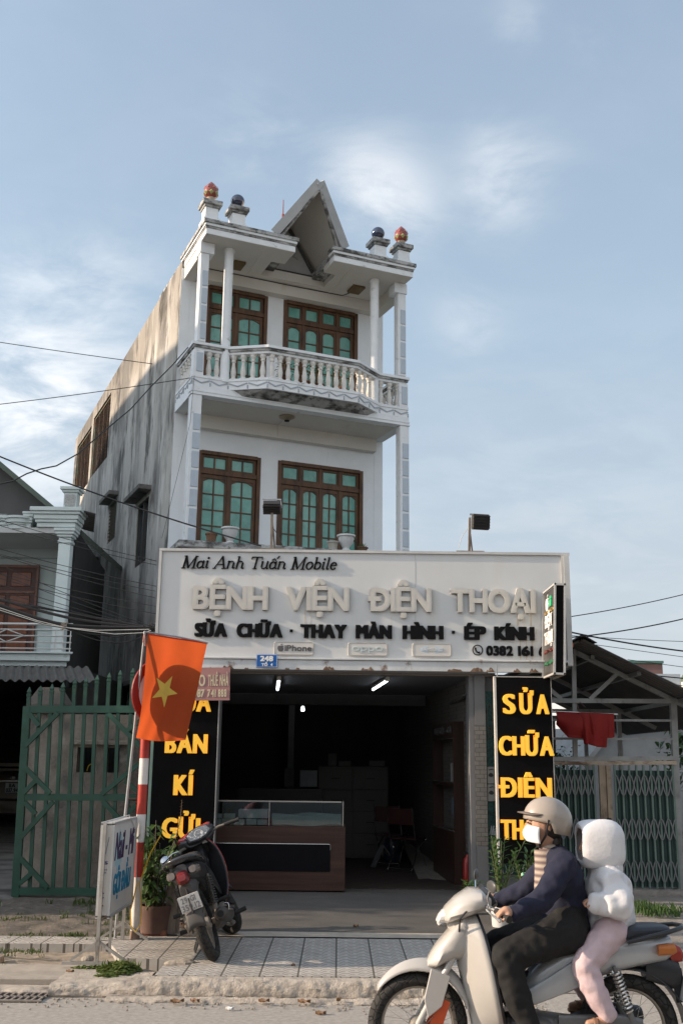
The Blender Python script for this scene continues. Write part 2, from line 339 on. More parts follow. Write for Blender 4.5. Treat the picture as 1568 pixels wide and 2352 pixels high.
def side_render():
    m = M('stained_cement_render', (.465, .445, .41), .92, .16, .9, .35, 26, stretch=(1, 1, .5),
          stain=[((.25, .24, .225), .47, .58, .75, (1.0, 1.0, .55)), ((.60, .59, .565), .54, .64, 2.2, (1, 1, .20)), ((.115, .11, .10), .545, .64, 1.25, (1, 1.1, .42)), ((.60, .585, .555), .60, .68, 4.6, (1, 1, .14)), ((.05, .048, .045), .585, .69, .55, (1.0, 1.2, .8)), ((.10, .095, .09), .60, .68, 5.2, (1, 1, .10))])
    # the exposed upper storey has weathered brown
    n, l = m.node_tree.nodes, m.node_tree.links; b = n['Principled BSDF']; src = b.inputs['Base Color'].links[0].from_socket
    tc = n.new('ShaderNodeTexCoord'); sp = n.new('ShaderNodeSeparateXYZ'); l.new(tc.outputs['Object'], sp.inputs[0]); nz = n.new('ShaderNodeTexNoise'); nz.inputs['Scale'].default_value = .8; nz.inputs['Detail'].default_value = 7; l.new(tc.outputs['Object'], nz.inputs['Vector'])
    ad = n.new('ShaderNodeMath'); ad.operation = 'MULTIPLY_ADD'; ad.inputs[1].default_value = 3.2; l.new(nz.outputs['Fac'], ad.inputs[0]); l.new(sp.outputs[2], ad.inputs[2])
    mr = n.new('ShaderNodeMapRange'); mr.inputs['From Min'].default_value = 10.1; mr.inputs['From Max'].default_value = 12.2; mr.inputs['To Max'].default_value = .8; l.new(ad.outputs[0], mr.inputs['Value'])
    mx = n.new('ShaderNodeMixRGB'); mx.blend_type = 'MULTIPLY'; l.new(mr.outputs[0], mx.inputs[0]); l.new(src, mx.inputs[1]); mx.inputs[2].default_value = (.47, .43, .39, 1); l.new(mx.outputs[0], b.inputs['Base Color'])
    return m
render = side_render()
galv = M('galvanised_steel', (.36, .37, .38), .45, .14, 9, .05, 60, metal=.6, stain=[((.17, .15, .13), .6, .8, 7, (1, 1, .5))])
steel = M('polished_steel', (.62, .61, .58), .25, .08, 6, metal=.9)
rusty = M('rusty_white_rail', (.52, .53, .53), .6, .1, 5, .1, 40, stain=[((.16, .085, .05), .60, .70, 6, (1, 1, 1))])
black = M('black_plastic', (.018, .018, .02), .45, .2, 8)
rubber = M('tyre_rubber', (.022, .021, .020), .8, .25, 20, .3, 90)
cable = M('black_cable', (.02, .02, .022), .6)
greypaint = M('grey_paint', (.3, .31, .32), .5)
# ------------------------------------------------------------------ ground, road, pavement
def sheet(x0, x1, y0, y1, z, nx=2, ny=2, zf=None, amp=0.0, fr=1.0):
    def fn(s, t):
        x = x0+(x1-x0)*s; y = y0+(y1-y0)*t; zz = zf(x, y) if zf else z
        if amp: zz += amp*mnoise.noise(Vector((x*fr, y*fr, 3.1)))
        return Vector((x, y, zz))
    return MB().grid(fn, nx, ny)
struct(sheet(-900, 900, -500, 2600, -.14), 'ground', M('grassy_earth', (.085, .095, .05), .95, .3, .4))
struct(sheet(-80, 80, -9, 8.42, 0, 180, 40, amp=.006, fr=1.4), 'road', asphalt, smooth=True)
# paved strip of patterned cement tiles with open joints
def tile_mat():
    m = M('patterned_pavement_tile', (.36, .335, .305), .88, .16, 4.5, .25, 110, stain=[((.19, .17, .15), .58, .8, 2.6, (1, 1, 1))])
    n, l = m.node_tree.nodes, m.node_tree.links; b = n['Principled BSDF']
    src = b.inputs['Base Color'].links[0].from_socket
    tc = n.new('ShaderNodeTexCoord'); sp = n.new('ShaderNodeSeparateXYZ'); l.new(tc.outputs['Object'], sp.inputs[0])
    def mth(op, a, bb=None, c=None):
        q = n.new('ShaderNodeMath'); q.operation = op
        for i, z in enumerate((a, bb, c)):
            if z is None: continue
            if isinstance(z, (int, float)): q.inputs[i].default_value = z
            else: l.new(z, q.inputs[i])
        return q.outputs[0]
    def band(v, w): return mth('LESS_THAN', mth('ABSOLUTE', mth('SUBTRACT', v, .5)), w)
    P = .28
    fx = mth('FRACT', mth('DIVIDE', sp.outputs[0], P)); fy = mth('FRACT', mth('DIVIDE', sp.outputs[1], P*1.02))
    jx = mth('GREATER_THAN', mth('ABSOLUTE', mth('SUBTRACT', fx, .5)), .476); jy = mth('GREATER_THAN', mth('ABSOLUTE', mth('SUBTRACT', fy, .5)), .488)
    # stepped meander lines: rows of short bars joined by slanting steps
    st = mth('MULTIPLY', mth('SUBTRACT', mth('MINIMUM', mth('MAXIMUM', mth('MULTIPLY', mth('PINGPONG', fx, .25), 8.0), .6), 1.5), .6), .19)
    r = mth('FRACT', mth('ADD', mth('MULTIPLY', fy, 4.0), mth('MULTIPLY', st, 4.4)))
    ln = band(r, .11)
    gap = mth('GREATER_THAN', mth('FRACT', mth('ADD', mth('MULTIPLY', fx, 2.0), mth('MULTIPLY', mth('FLOOR', mth('MULTIPLY', fy, 4.0)), .5))), .16)
    ln = mth('MULTIPLY', ln, gap)
    d1 = n.new('ShaderNodeMixRGB'); l.new(mth('MULTIPLY', ln, .95), d1.inputs[0]); l.new(src, d1.inputs[1]); d1.inputs[2].default_value = rgb((.085, .075, .065))
    d2 = n.new('ShaderNodeMixRGB'); l.new(mth('MULTIPLY', mth('MAXIMUM', jx, mth('MULTIPLY', jy, .5)), .9), d2.inputs[0]); l.new(d1.outputs[0], d2.inputs[1]); d2.inputs[2].default_value = rgb((.05, .045, .035))
    l.new(d2.outputs[0], b.inputs['Base Color']); return m
tile = tile_mat()
mb = MB(); mb.prism([(-1.32, 8.20), (1.06, 8.24), (1.06, 9.93), (-1.95, 9.93), (-1.95, 9.60), (-1.68, 8.86), (-1.12, 8.80), (-1.12, 8.62), (-1.32, 8.55)], -.1, .13, 'Z')
struct(mb, 'pavement', tile)
mb = MB(); mb.prism([(-4.4, 9.50), (-1.955, 9.56), (-1.955, 9.93), (-4.4, 9.93)], -.1, .12, 'Z'); struct(mb, 'side_pavement', tile)
def rough_block(x0, x1, y0, y1, z0, z1, amp, fr, nx, ny):
    """a worn concrete edge: a sheet draped over front, top and back"""
    prof = [(y0+.02, z0), (y0-.005, z0+(z1-z0)*.35), (y0+.005, z0+(z1-z0)*.7), (y0+.035, z1-.006), (y0+.08, z1), ((y0+y1)/2, z1+.002), (y1, z1-.004), (y1, z0)]
    def fn(s, t):
        k = t*(len(prof)-1); i = min(int(k), len(prof)-2); f = k-i
        y = prof[i][0]*(1-f)+prof[i+1][0]*f; z = prof[i][1]*(1-f)+prof[i+1][1]*f; x = x0+(x1-x0)*s
        q = Vector((x*fr, y*fr*1.5, z*fr*2))
        a = amp*(mnoise.noise(q)+.55*mnoise.noise(q*2.7)+.4*mnoise.noise(q*6.1)); m = 1 if t < .8 else 0
        return Vector((x, y-a*m, z+a*.7*m))
    return MB().grid(fn, nx, ny)
struct(rough_block(-1.42, 1.06, 8.02, 8.235, -.02, .128, .015, 5.5, 260, 22), 'kerb', kerbm, smooth=True)
struct(rough_block(-1.62, 1.3, 7.93, 8.06, -.02, .03, .012, 7, 240, 12), 'gutter_lip', kerbm, smooth=True)
struct(rough_block(-2.05, -1.38, 8.06, 8.62, -.02, .085, .022, 3.5, 70, 22), 'broken_ramp', kerbm, smooth=True)
mb = MB(); mb.prism([(-4.6, 8.30), (-1.78, 8.36), (-1.70, 8.52), (-1.82, 8.88), (-4.6, 8.92)], -.06, .075, 'Z'); struct(mb, 'drain_cover_slab', slabm, bevel=.012)
struct(rough_block(-4.8, -1.6, 8.14, 8.36, -.02, .03, .02, 6, 160, 12), 'verge_edge', kerbm, smooth=True)
struct(sheet(-14, -1.2, 8.40, 9.75, .05, 220, 50, amp=.028, fr=5.0), 'dirt_verge', M('sandy_verge', (.27, .225, .175), .95, .3, 9, .9, 60, stain=[((.12, .095, .07), .55, .72, 4, (1, 1, 1))]), smooth=True)
struct(sheet(-3.95, -1.3, 9.90, 13.4, .1, 120, 120, zf=lambda x, y: .105+(y-9.9)*.012, amp=.03, fr=4.0), 'earth_patch', dirt, smooth=True)
struct(sheet(-16, -2.6, 9.91, 24, .1, 60, 60, zf=lambda x, y: .115+(y-9.9)*.021-(.10 if x > -3.62 else 0), amp=.006, fr=1.1), 'driveway', yardm, smooth=True)
# shop apron with a raised front edge and a pebble-dash end
def az(y): return .134+.056*max(0, min(1, (y-9.95)/1.5))          # the apron rises gently from the tiles to the shop
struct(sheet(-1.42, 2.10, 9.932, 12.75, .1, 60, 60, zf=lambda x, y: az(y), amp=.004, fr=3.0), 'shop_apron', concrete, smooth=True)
mb = MB(); mb.box((2.06, 9.94, -.1), (2.10, 12.75, .125)); struct(mb, 'apron_side', concrete)
struct(sheet(-1.42, 2.09, 9.931, 10.155, .1, 60, 4, zf=lambda x, y: az(y)+.0065, amp=.003, fr=3.0), 'apron_sill', M('cement_sill', (.36, .315, .26), .85, .15, 8, .2, 60))
mb = MB(); mb.box((1.065, 9.90, -.05), (2.095, 9.930, .13)); struct(mb, 'pebble_step', M('pebble_dash', (.25, .22, .19), .9, .6, 75, .9, 70, stain=[((.05, .045, .04), .52, .6, 85, (1, 1, 1))]))
struct(sheet(1.05, 18, 8.38, 24, .0, 130, 130, zf=lambda x, y: .004+max(0, y-8.4)*.03+max(0, y-13)*.02, amp=.015, fr=3.0), 'lane', lanem, smooth=True)
# loose bits on the ground -------------------------------------------------
leafm = M('dry_leaf', (.17, .095, .05), .8, .4, 30); paperm = M('scrap_paper', (.7, .7, .68), .8)
def dry_leaf(name, label, x, y, z, L, rz, mat=leafm, cat='leaf', group=None, curl=.09):
    mb = MB()
    def fn(s, t):
        L_ = L*.6; w = math.sin(math.pi*min(1, s*1.02))**.8*.32*L_; a = (t-.5)*2
        p = Vector(((s-.5)*L_, a*w, .006+curl*L*(abs(a)*.35+(s-.5)**2)+.01*math.sin(9*s+5*t)))
        return Matrix.Rotation(rz, 3, 'Z') @ p + Vector((x, y, z))
    mb.grid(fn, 8, 4); return solo(mb, name, mat, label, cat, group, base=(x, y, z), smooth=True, solid=.002)
dry_leaf('fallen_leaf', 'largest curled brown leaf lying in the gutter below the parked motorbike', -1.10, 7.86, .02, .16, .3)
dry_leaf('fallen_leaf', 'flat russet leaf lying beside the largest curled leaf in the gutter', -.98, 7.88, .02, .12, -.25)
dry_leaf('fallen_leaf', 'brown leaf lying at the foot of the kerb in its middle stretch', -.50, 7.88, .025, .13, .15)
dry_leaf('fallen_leaf', 'long thin brown leaf lying below the kerb, halfway to the scooter', -.22, 7.87, .025, .15, -.05)
dry_leaf('fallen_leaf', 'small rust-coloured leaf at the kerb foot nearest the moving scooter', .02, 7.93, .03, .08, .9)
dry_leaf('fallen_leaf', 'pale twig-like leaf lying out on the asphalt below the kerb', -.10, 7.62, .006, .12, .1)
dry_leaf('fallen_leaf', 'dark leaf lying alone on the concrete apron before the shop', .18, 10.45, az(10.45)+.004, .09, .4)
dry_leaf('fallen_leaf', 'small dead leaf lying on the patterned tiles right of the motorbike', -.33, 8.62, .131, .06, -.5)
dry_leaf('fallen_leaf', 'pair of dark dry pods lying on the pale drain slab', -2.02, 8.55, .078, .10, .1)
dry_leaf('paper_scrap', 'crumpled white paper scrap lying on the road near the kerb', -.72, 7.72, .006, .09, .2, paperm, 'litter')
dry_leaf('paper_scrap', 'torn white wrapper lying on the concrete apron before the shop', .98, 10.55, az(10.55)+.004, .10, -.2, paperm, 'litter', curl=.5)
stonem = M('loose_stone', (.28, .245, .205), .9, .25, 20, .5, 60)
def stone(label, x, y, z, r, sc=(1, 1, .6), mat=stonem, name='loose_stone', cat='stone', group=None):
    mb = MB(); mb.ball((x, y, z), r, 12, 8, sc)
    mb.v = [p+(p-Vector((x, y, z))).normalized()*r*.35*mnoise.noise(p*9/r*.05+Vector((x*7, y, 2))) for p in mb.v]
    return solo(mb, name, mat, label, cat, group, base=(x, y, z-r*sc[2]*.8))
stone('small grey stone lying behind the drain slab under the shop sign stand', -1.98, 8.92, .11, .055)
stone('broken tile lump lying at the notch of the pavement edge', -1.22, 8.70, .12, .10, (1.3, .6, .45))
mb = MB(); mb.box((-2.95, 8.96, .05), (-2.68, 9.08, .105), ch=.012); solo(mb, 'loose_brick', M('worn_brick', (.27, .20, .15), .9, .25, 14, .5, 60), 'worn brown brick lying on the sandy verge behind the drain slab', 'brick')
mb = MB(); mb.box((-1.74, 9.95, .10), (-1.52, 10.06, .175), ch=.01); solo(mb, 'loose_brick', M('red_brick', (.25, .11, .07), .9, .25, 14, .5, 60), 'red brick lying at the foot of the flower pot', 'brick')
# road drain grating
mb = MB(); X0, Y0 = -2.75, 7.90
mb.box((X0-.02, Y0-.02, .006), (X0+.70, Y0+.004, .016)); mb.box((X0-.02, Y0+.236, .006), (X0+.70, Y0+.26, .016)); mb.box((X0-.02, Y0+.113, .006), (X0+.70, Y0+.133, .0155))
for i in range(15): mb.bar((X0+i*.048, Y0+.002, .011), (X0+.012+i*.048, Y0+.238, .011), .014, .009)
g = solo(mb, 'drain_grate', M('iron_grate', (.22, .19, .165), .8, .2, 20), 'slotted iron drain grate set in the road at its left edge', 'drain')
mb = MB(); mb.box((X0-.005, Y0-.005, .0045), (X0+.69, Y0+.245, .0055)); o = mb.build('drain_hole', dark); o.parent = g; o.location = -g.location; OFS[o.name] = Vector((0, 0, 0))
# tufts of grass and weeds
def tuft(mb, x, y, z, n, h, spread):
    for i in range(n):
        a = random.uniform(0, 6.28); r = spread*math.sqrt(random.random()); px, py = x+r*math.cos(a), y+r*math.sin(a)*.55
        L = h*random.uniform(.4, 1.0); b = random.uniform(0, 6.28); w = h*random.uniform(.05, .11); lean = random.uniform(.1, .7)*L
        dx, dy = math.cos(b), math.sin(b)
        mb.add([(px-dy*w, py+dx*w, z), (px+dy*w, py-dx*w, z), (px+dx*lean*.5+dy*w*.8, py+dy*lean*.5-dx*w*.8, z+L*.7), (px+dx*lean, py+dy*lean, z+L), (px+dx*lean*.5-dy*w*.8, py+dy*lean*.5+dx*w*.8, z+L*.7)], [(0, 1, 2, 3, 4)])
def clover(mb, x, y, z, n, sx, sy, h, s=.014):
    for i in range(n):
        a = random.uniform(0, 6.28); r = math.sqrt(random.random()); px, py = x+sx*r*math.cos(a), y+sy*r*math.sin(a); pz = z+h*(1-r*r)*random.uniform(.3, 1)
        q = s*random.uniform(.6, 1.3); M3 = Matrix.Rotation(random.uniform(0, 6.28), 3, 'Z') @ Matrix.Rotation(random.uniform(-.8, .8), 3, 'X')
        mb.add([Vector((px, py, pz))+M3 @ Vector(p) for p in ((0, -q, 0), (q*.8, -q*.2, q*.2), (q*.4, q, 0), (-q*.4, q, 0), (-q*.8, -q*.2, q*.2))], [(0, 1, 2, 3, 4)])
grassm = M('weed_green', (.115, .155, .035), .7, .4, 40, transl=.3)
mb = MB(); clover(mb, -1.66, 8.62, .08, 900, .17, .16, .07); clover(mb, -1.72, 8.40, .06, 300, .14, .1, .04); clover(mb, -1.86, 8.72, .08, 160, .2, .03, .02); tuft(mb, -1.66, 8.62, .08, 60, .09, .15); struct(mb, 'weed_patch', grassm, 'stuff')
mb = MB()
for (x, y, n, s, h) in ((-2.9, 9.20, 90, .16, .09), (-2.55, 9.22, 50, .12, .07), (-3.2, 9.1, 40, .16, .06), (-2.35, 9.98, 60, .1, .12), (-2.05, 9.98, 50, .1, .1), (-2.75, 10.0, 50, .15, .09), (-2.3, 11.3, 80, .2, .16), (-2.6, 11.9, 60, .2, .18), (-2.0, 11.0, 60, .2, .12), (-3.1, 10.9, 40, .2, .1), (-1.75, 10.2, 40, .15, .1)):
    tuft(mb, x, y, .10+max(0, y-9.9)*.012, n, h*.55, s*1.3); [tuft(mb, x+random.gauss(0, s*1.6), y+random.gauss(0, s), .10+max(0, y-9.9)*.012, 9, h*.45, .05) for q in range(7)]; clover(mb, x, y, .10+max(0, y-9.9)*.012, n, s, s*.5, h*.4, .012)
struct(mb, 'verge_grass', M('verge_green', (.075, .105, .03), .75, .4, 40, transl=.3), 'stuff')
mb = MB()
for i in range(26): tuft(mb, random.uniform(3.0, 6.5), random.uniform(11.7, 12.9), .12, 55, .12, .3)
struct(mb, 'lane_grass', M('lane_green', (.055, .105, .028), .75, .4, 40, transl=.3), 'stuff')
# gravel and crumbs at the foot of the kerb
mb = MB()
for i in range(700):
    x = random.uniform(-3.4, 1.5); y = 7.96+abs(random.gauss(0, .10))*random.choice((-1.3, .5)); r = random.uniform(.003, .011)
    if -2.8 < x < -2.0 and y > 7.88: continue
    mb.ball((x, y, .006), r, 5, 3, (1, 1, .7))
struct(mb, 'gutter_gravel', stonem, 'stuff')
# ------------------------------------------------------------------ the tall house (local axes: x along the facade, y into the house, z up)
HOUSE = thing('tall_house', 'narrow three-storey white house with bare stained side wall, balconies and pointed gable', 'house', (-2.671, 17.5, 0), (0, 0, math.atan2(.399, .917)), local=True)
def wall_grid(a0, a1, z0, z1, holes, t0, t1, axis, ztop=None):
    """wall with openings: axis 'x' spans local x with thickness in y from t0 to t1, axis 'y' spans local y"""
    As = sorted({a0, a1, *[h[0] for h in holes], *[h[1] for h in holes]}); Zs = sorted({z0, z1, *[h[2] for h in holes], *[h[3] for h in holes]})
    mb = MB(); V = {}
    def P(a, z, t):
        zz = ztop(a) if (ztop and abs(z-z1) < 1e-6) else z
        return (a, t, zz) if axis == 'x' else (t, a, zz)
    def solid(i, j):
        if i < 0 or j < 0 or i >= len(As)-1 or j >= len(Zs)-1: return False
        ca, cz = (As[i]+As[i+1])/2, (Zs[j]+Zs[j+1])/2
        return not any(h[0] < ca < h[1] and h[2] < cz < h[3] for h in holes)
    def quad(p): mb.add(p, [(0, 1, 2, 3)])
    for i in range(len(As)-1):
        for j in range(len(Zs)-1):
            if not solid(i, j): continue
            a, b, c, d = As[i], As[i+1], Zs[j], Zs[j+1]
            for t in (t0, t1): quad([P(a, c, t), P(b, c, t), P(b, d, t), P(a, d, t)])
            if not solid(i-1, j): quad([P(a, c, t0), P(a, c, t1), P(a, d, t1), P(a, d, t0)])
            if not solid(i+1, j): quad([P(b, c, t0), P(b, c, t1), P(b, d, t1), P(b, d, t0)])
            if not solid(i, j-1): quad([P(a, c, t0), P(a, c, t1), P(b, c, t1), P(b, c, t0)])
            if not solid(i, j+1): quad([P(a, d, t0), P(a, d, t1), P(b, d, t1), P(b, d, t0)])
    return mb
WV = 1.17
side_holes = [(7.70, 9.95, 8.86, 10.54), (10.22, 12.40, 8.80, 10.42), (6.12, 7.0, 6.54, 7.46), (2.90, 3.90, 5.46, 6.78), (8.03, 8.76, 5.33, 6.22), (10.1, 10.75, 5.35, 6.27), (2.83, 3.80, 2.0, 2.96)]
wall_grid(WV, 12.8, -.1, 11.1, side_holes, 0.0, .18, 'y', ztop=lambda a: 11.09-.33*(a-1.17)/11.6).build('side_wall', render, HOUSE)
wall_grid(WV, 12.8, -.1, 11.0, [(8.2, 9.8, 8.9, 10.4), (10.4, 12.2, 8.9, 10.4)], 4.12, 4.31, 'y').build('right_wall', white, HOUSE)
win_holes = [(.50, 1.715, 4.95, 7.32), (2.09, 3.868, 4.95, 7.32), (.52, 1.76, 8.32, 10.68), (2.12, 3.725, 8.32, 10.68)]
wall_grid(.181, 4.119, 3.0, 10.93, win_holes, WV+.004, WV+.2, 'x').build('front_wall', white, HOUSE)
mb = MB(); mb.box((.0, WV-.002, 4.9), (.18, WV+.003, 10.93)); mb.box((4.13, WV-.002, 4.9), (4.312, WV+.003, 10.93)); mb.each('corner_strip', white, HOUSE)
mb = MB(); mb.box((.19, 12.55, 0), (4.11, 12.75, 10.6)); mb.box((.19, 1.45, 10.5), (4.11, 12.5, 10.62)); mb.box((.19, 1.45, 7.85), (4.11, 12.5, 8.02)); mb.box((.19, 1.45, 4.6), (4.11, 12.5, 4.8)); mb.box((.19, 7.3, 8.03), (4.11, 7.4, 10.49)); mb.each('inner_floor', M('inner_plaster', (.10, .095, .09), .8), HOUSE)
# mesh screens in the two high openings of the side wall
def screen(y0, y1, z0, z1):
    mb = MB(); x = .06
    fr = MB(); fr.bar((x, y0+.02, z0), (x, y0+.02, z1), .05); fr.bar((x, y1-.02, z0), (x, y1-.02, z1), .05); fr.bar((x, y0+.05, z1-.02), (x, y1-.05, z1-.02), .04); fr.bar((x, y0+.05, z0+.02), (x, y1-.05, z0+.02), .04)
    f = fr.build('mesh_screen', M('rusty_green_frame', (.15, .17, .12), .7, .3, 8, stain=[((.20, .085, .03), .48, .62, 4, (1, 1, 1))]), HOUSE)
    n = int((y1-y0)/.45)
    for i in range(1, n):
        y = y0+(y1-y0)*i/n; mb.bar((x, y, z0+.03), (x, y, z1-.03), .018)
    nn = int(((y1-y0)+(z1-z0))/.11)
    for i in range(nn):
        c = -((z1-z0))+(i+.5)*.11
        for sg in (1, -1):
            pts = []
            for zz in (z0+.03, z1-.03):
                yy = c+(zz-z0) if sg > 0 else c+(z1-zz)
                pts.append((yy, zz))
            (ya, za), (yb, zb) = pts
            lo, hi = 0.0, (y1-y0)
            # clip to the opening
            def clip(p, q, lim):
                t = (lim-p[0])/(q[0]-p[0]); return (lim, p[1]+t*(q[1]-p[1]))
            p, q = (ya, za), (yb, zb)
            if p[0] > q[0]: p, q = q, p
            if q[0] <= lo or p[0] >= hi: continue
            if p[0] < lo: p = clip(p, q, lo)
            if q[0] > hi: q = clip(p, q, hi)
            mb.bar((x+.006*sg, y0+p[0], p[1]), (x+.006*sg, y0+q[0], q[1]), .0045)
    mb.build('wire_mesh', M('rusty_wire', (.11, .07, .05), .8, .3, 5), f)
screen(7.70, 9.95, 8.86, 10.54); screen(10.22, 12.40, 8.80, 10.42)
lintm = M('dark_lintel_cement', (.17, .16, .15), .95, .25, 5, .4, 30, stain=[((.05, .048, .045), .5, .7, 3, (1, 1, 1))])
for (a, b, z, d) in ((6.0, 7.15, 7.55, .22), (2.72, 4.1, 6.90, .26), (7.9, 8.95, 6.35, .2), (9.95, 10.95, 6.4, .2), (2.75, 4.29, 3.08, .2)):
    mb = MB(); mb.box((-d, a, z-.04), (.0, b, z+.06)); mb.build('lintel', lintm, HOUSE, bevel=.01)
mb = MB()
for i in range(11):
    z = 6.57+i*.081; mb.box((0.0, 6.13, -.008), (.15, 6.99, .008), Matrix.Translation((0.01, 0, z)) @ Matrix.Rotation(R(33), 4, 'Y'))
mb.build('louvre', M('louvre_cement', (.30, .27, .23), .9, .2, 5), HOUSE)
blackframe = M('dark_window_frame', (.05, .048, .045), .4, .2, 5)
for (a, b, c, d) in ((2.9, 3.9, 5.46, 6.78), (8.03, 8.76, 5.33, 6.22), (10.1, 10.75, 5.35, 6.27), (2.83, 3.80, 2.0, 2.96)):
    mb = MB()
    for (p, q) in (((a, c), (a, d)), ((b, c), (b, d)), ((a, c), (b, c)), ((a, d), (b, d)), (((a+b)/2, c), ((a+b)/2, d))): mb.bar((.05, p[0], p[1]), (.05, q[0], q[1]), .06)
    w = mb.build('side_window', blackframe, HOUSE); mb = MB(); mb.box((.07, a, c), (.078, b, d)); mb.build('pane', M('dark_mirror_glass', (.20, .23, .25), .08, .1, 2, metal=.85), w)
# windows of the facade
def facade_window(u0, u1, z0, z1, tz, leaves, cols, rows, tcols):
    v = WV+.045; fr = MB(); gl = MB()
    def B(a, b, c, d, v0=v, dep=.07): fr.box((a, v0, c), (b, v0+dep, d))
    o = .055
    B(u0-.012, u0+o, z0, z1, v-.055, .13); B(u1-o, u1+.012, z0, z1, v-.055, .13); B(u0+o, u1-o, z1-o, z1+.012, v-.055, .13); B(u0+o, u1-o, tz-.04, tz+.04, v-.03, .10)
    W = (u1-u0-2*o)/leaves
    for i in range(leaves):
        a = u0+o+i*W; b = a+W
        if i: B(a-.03, a+.03, tz+.04, z1-o, v-.02, .09); B(a-.022, a+.022, z0, tz-.04, v-.015, .08)
        s = .055; a2, b2 = a+.012, b-.012
        B(a2, a2+s, z0, tz-.045); B(b2-s, b2, z0, tz-.045); B(a2+s, b2-s, tz-.045-.07, tz-.045); B(a2+s, b2-s, z0, z0+.35)
        gx0, gx1, gz0, gz1 = a2+s, b2-s, z0+.35, tz-.115
        # scalloped head of the leaf
        n = 10; pts = [(gx0, gz1), (gx1, gz1)]
        for k in range(n+1):
            t = k/n; q = abs(2*t-1); pts.append((gx1-(gx1-gx0)*t, gz1-.012-(.055*max(0, q-.45)/.55)**1.0*1.0))
        fr.prism(pts, v+.012, v+.055, 'Y')
        for c in range(1, cols): x = gx0+(gx1-gx0)*c/cols; B(x-.012, x+.012, gz0, gz1, v+.012, .03)
        for r_ in range(1, rows): z = gz0+(gz1-gz0)*r_/rows; B(gx0, gx1, z-.012, z+.012, v+.014, .026)
        gl.box((gx0-.005, v+.03, gz0-.005), (gx1+.005, v+.036, gz1+.005))
        ta, tb = a2+.02, b2-.02
        B(a2, ta+.03, tz+.04, z1-o); B(tb-.03, b2, tz+.04, z1-o); B(ta+.03, tb-.03, tz+.04, tz+.085); B(ta+.03, tb-.03, z1-o-.045, z1-o)
        for c in range(1, tcols): x = ta+(tb-ta)*c/tcols; B(x-.014, x+.014, tz+.085, z1-o-.045, v+.012, .03)
        gl.box((ta+.025, v+.031, tz+.08), (tb-.025, v+.037, z1-o-.04))
    f = fr.build('window', wood, HOUSE); gl.build('pane', pane, f); return f
facade_window(.50, 1.715, 4.95, 7.32, 6.93, 2, 2, 5, 2); facade_window(2.09, 3.868, 4.95, 7.32, 6.91, 4, 2, 5, 1)
facade_window(.52, 1.76, 8.32, 10.68, 10.27, 2, 2, 5, 2); facade_window(2.12, 3.725, 8.32, 10.68, 10.27, 4, 1, 5, 1)
# square corner columns with raised panels, round columns
def column(x0, x1, y0, y1, z0, z1, name='square_column'):
    mb = MB(); mb.box((x0, y0, z0), (x1, y1, z1)); c = mb.build(name, whitetrim, HOUSE, bevel=.006); mb = MB(); z = z0+.05; H = .30
    while z+H < z1-.02:
        mb.box((x0+.05, y0-.012, z), (x1-.012, y0+.002, z+H), ch=.009); z += .345
    mb.build('column_panel', bluegrey, c); return c
column(0.0, .19, 0.0, .19, 5.2, 7.978); column(4.12, 4.31, 0.0, .19, 5.2, 7.978); column(.05, .21, 0.0, .18, 8.99, 10.72); column(4.08, 4.25, 0.0, .18, 8.99, 10.72)
mb = MB(); mb.box((.03, -.02, 10.722), (.30, .25, 10.938)); mb.box((4.0, -.02, 10.722), (4.27, .25, 10.938)); mb.each('column_cap', whitetrim, HOUSE, bevel=.006)
mb = MB(); mb.box((.05, .255, 10.70), (.25, WV-.004, 10.937)); mb.box((4.05, .255, 10.70), (4.25, WV-.004, 10.937)); mb.box((.254, WV-.18, 10.70), (4.046, WV-.003, 10.936)); mb.each('ceiling_beam', soffit, HOUSE)
for u in (.615, 3.61):
    mb = MB(); mb.lathe([(.1, 8.3), (.1, 8.36), (.085, 8.42), (.085, 10.86), (.1, 10.90), (.1, 10.937)], (u, .1, 0), 20); mb.build('round_column', whitetrim, HOUSE, smooth=True)
# roof slab with a notch under the gable
notch = [(1.755, -.32), (1.755, .2), (1.485, .22), (1.485, .83), (2.82, .83), (2.82, .22), (2.565, .2), (2.565, -.32)]
mb = MB(); mb.prism([(.05, 1.16), (.05, -.32)]+notch+[(4.23, -.32), (4.23, 1.16)], 10.94, 11.06, 'Z'); mb.build('eave_slab', soffit, HOUSE)
for (pts) in ([(.05, 1.3), (.05, -.32), (1.755, -.32)], [(2.565, -.32), (4.23, -.32), (4.23, 1.3)]):
    for (z0, z1, out, m, nm) in ((10.945, 11.055, .010, whitetrim, 'fascia'), (11.058, 11.10, .02, mould, 'cornice'), (11.103, 11.15, .038, whitetrim, 'cornice'), (11.153, 11.22, .062, mould, 'cornice')):
        mb = MB()
        for p, q in zip(pts, pts[1:]):
            w = .20; d = Vector((q[0]-p[0], q[1]-p[1])); d.normalize(); n = Vector((-d.y, d.x))
            if n.dot(Vector((2.15, .5))-Vector(p)) > 0: n = -n
            a = Vector(p)+n*out; b = Vector(q)+n*out; c = Vector(q)-n*w; e = Vector(p)-n*w
            last = (q == pts[-1] and q[1] < 0) or (p == pts[0] and p[1] < 0)
            if q == pts[-1] and q[1] < 0: b = b+d*out; c = c+d*out
            if p == pts[0] and p[1] < 0: a = a-d*out; e = e-d*out
            if q == pts[1]: b = b+d*out
            if p == pts[1]: a = a-d*out; e = e+d*(w+.001); a = a if True else a
            if p == pts[1]: a = a+d*(w+out+.0005) if False else a
            mb.prism([tuple(a), tuple(b), tuple(c), tuple(e)], z0, z1+(.0007 if p == pts[1] else 0), 'Z')
        mb.build(nm, m, HOUSE)
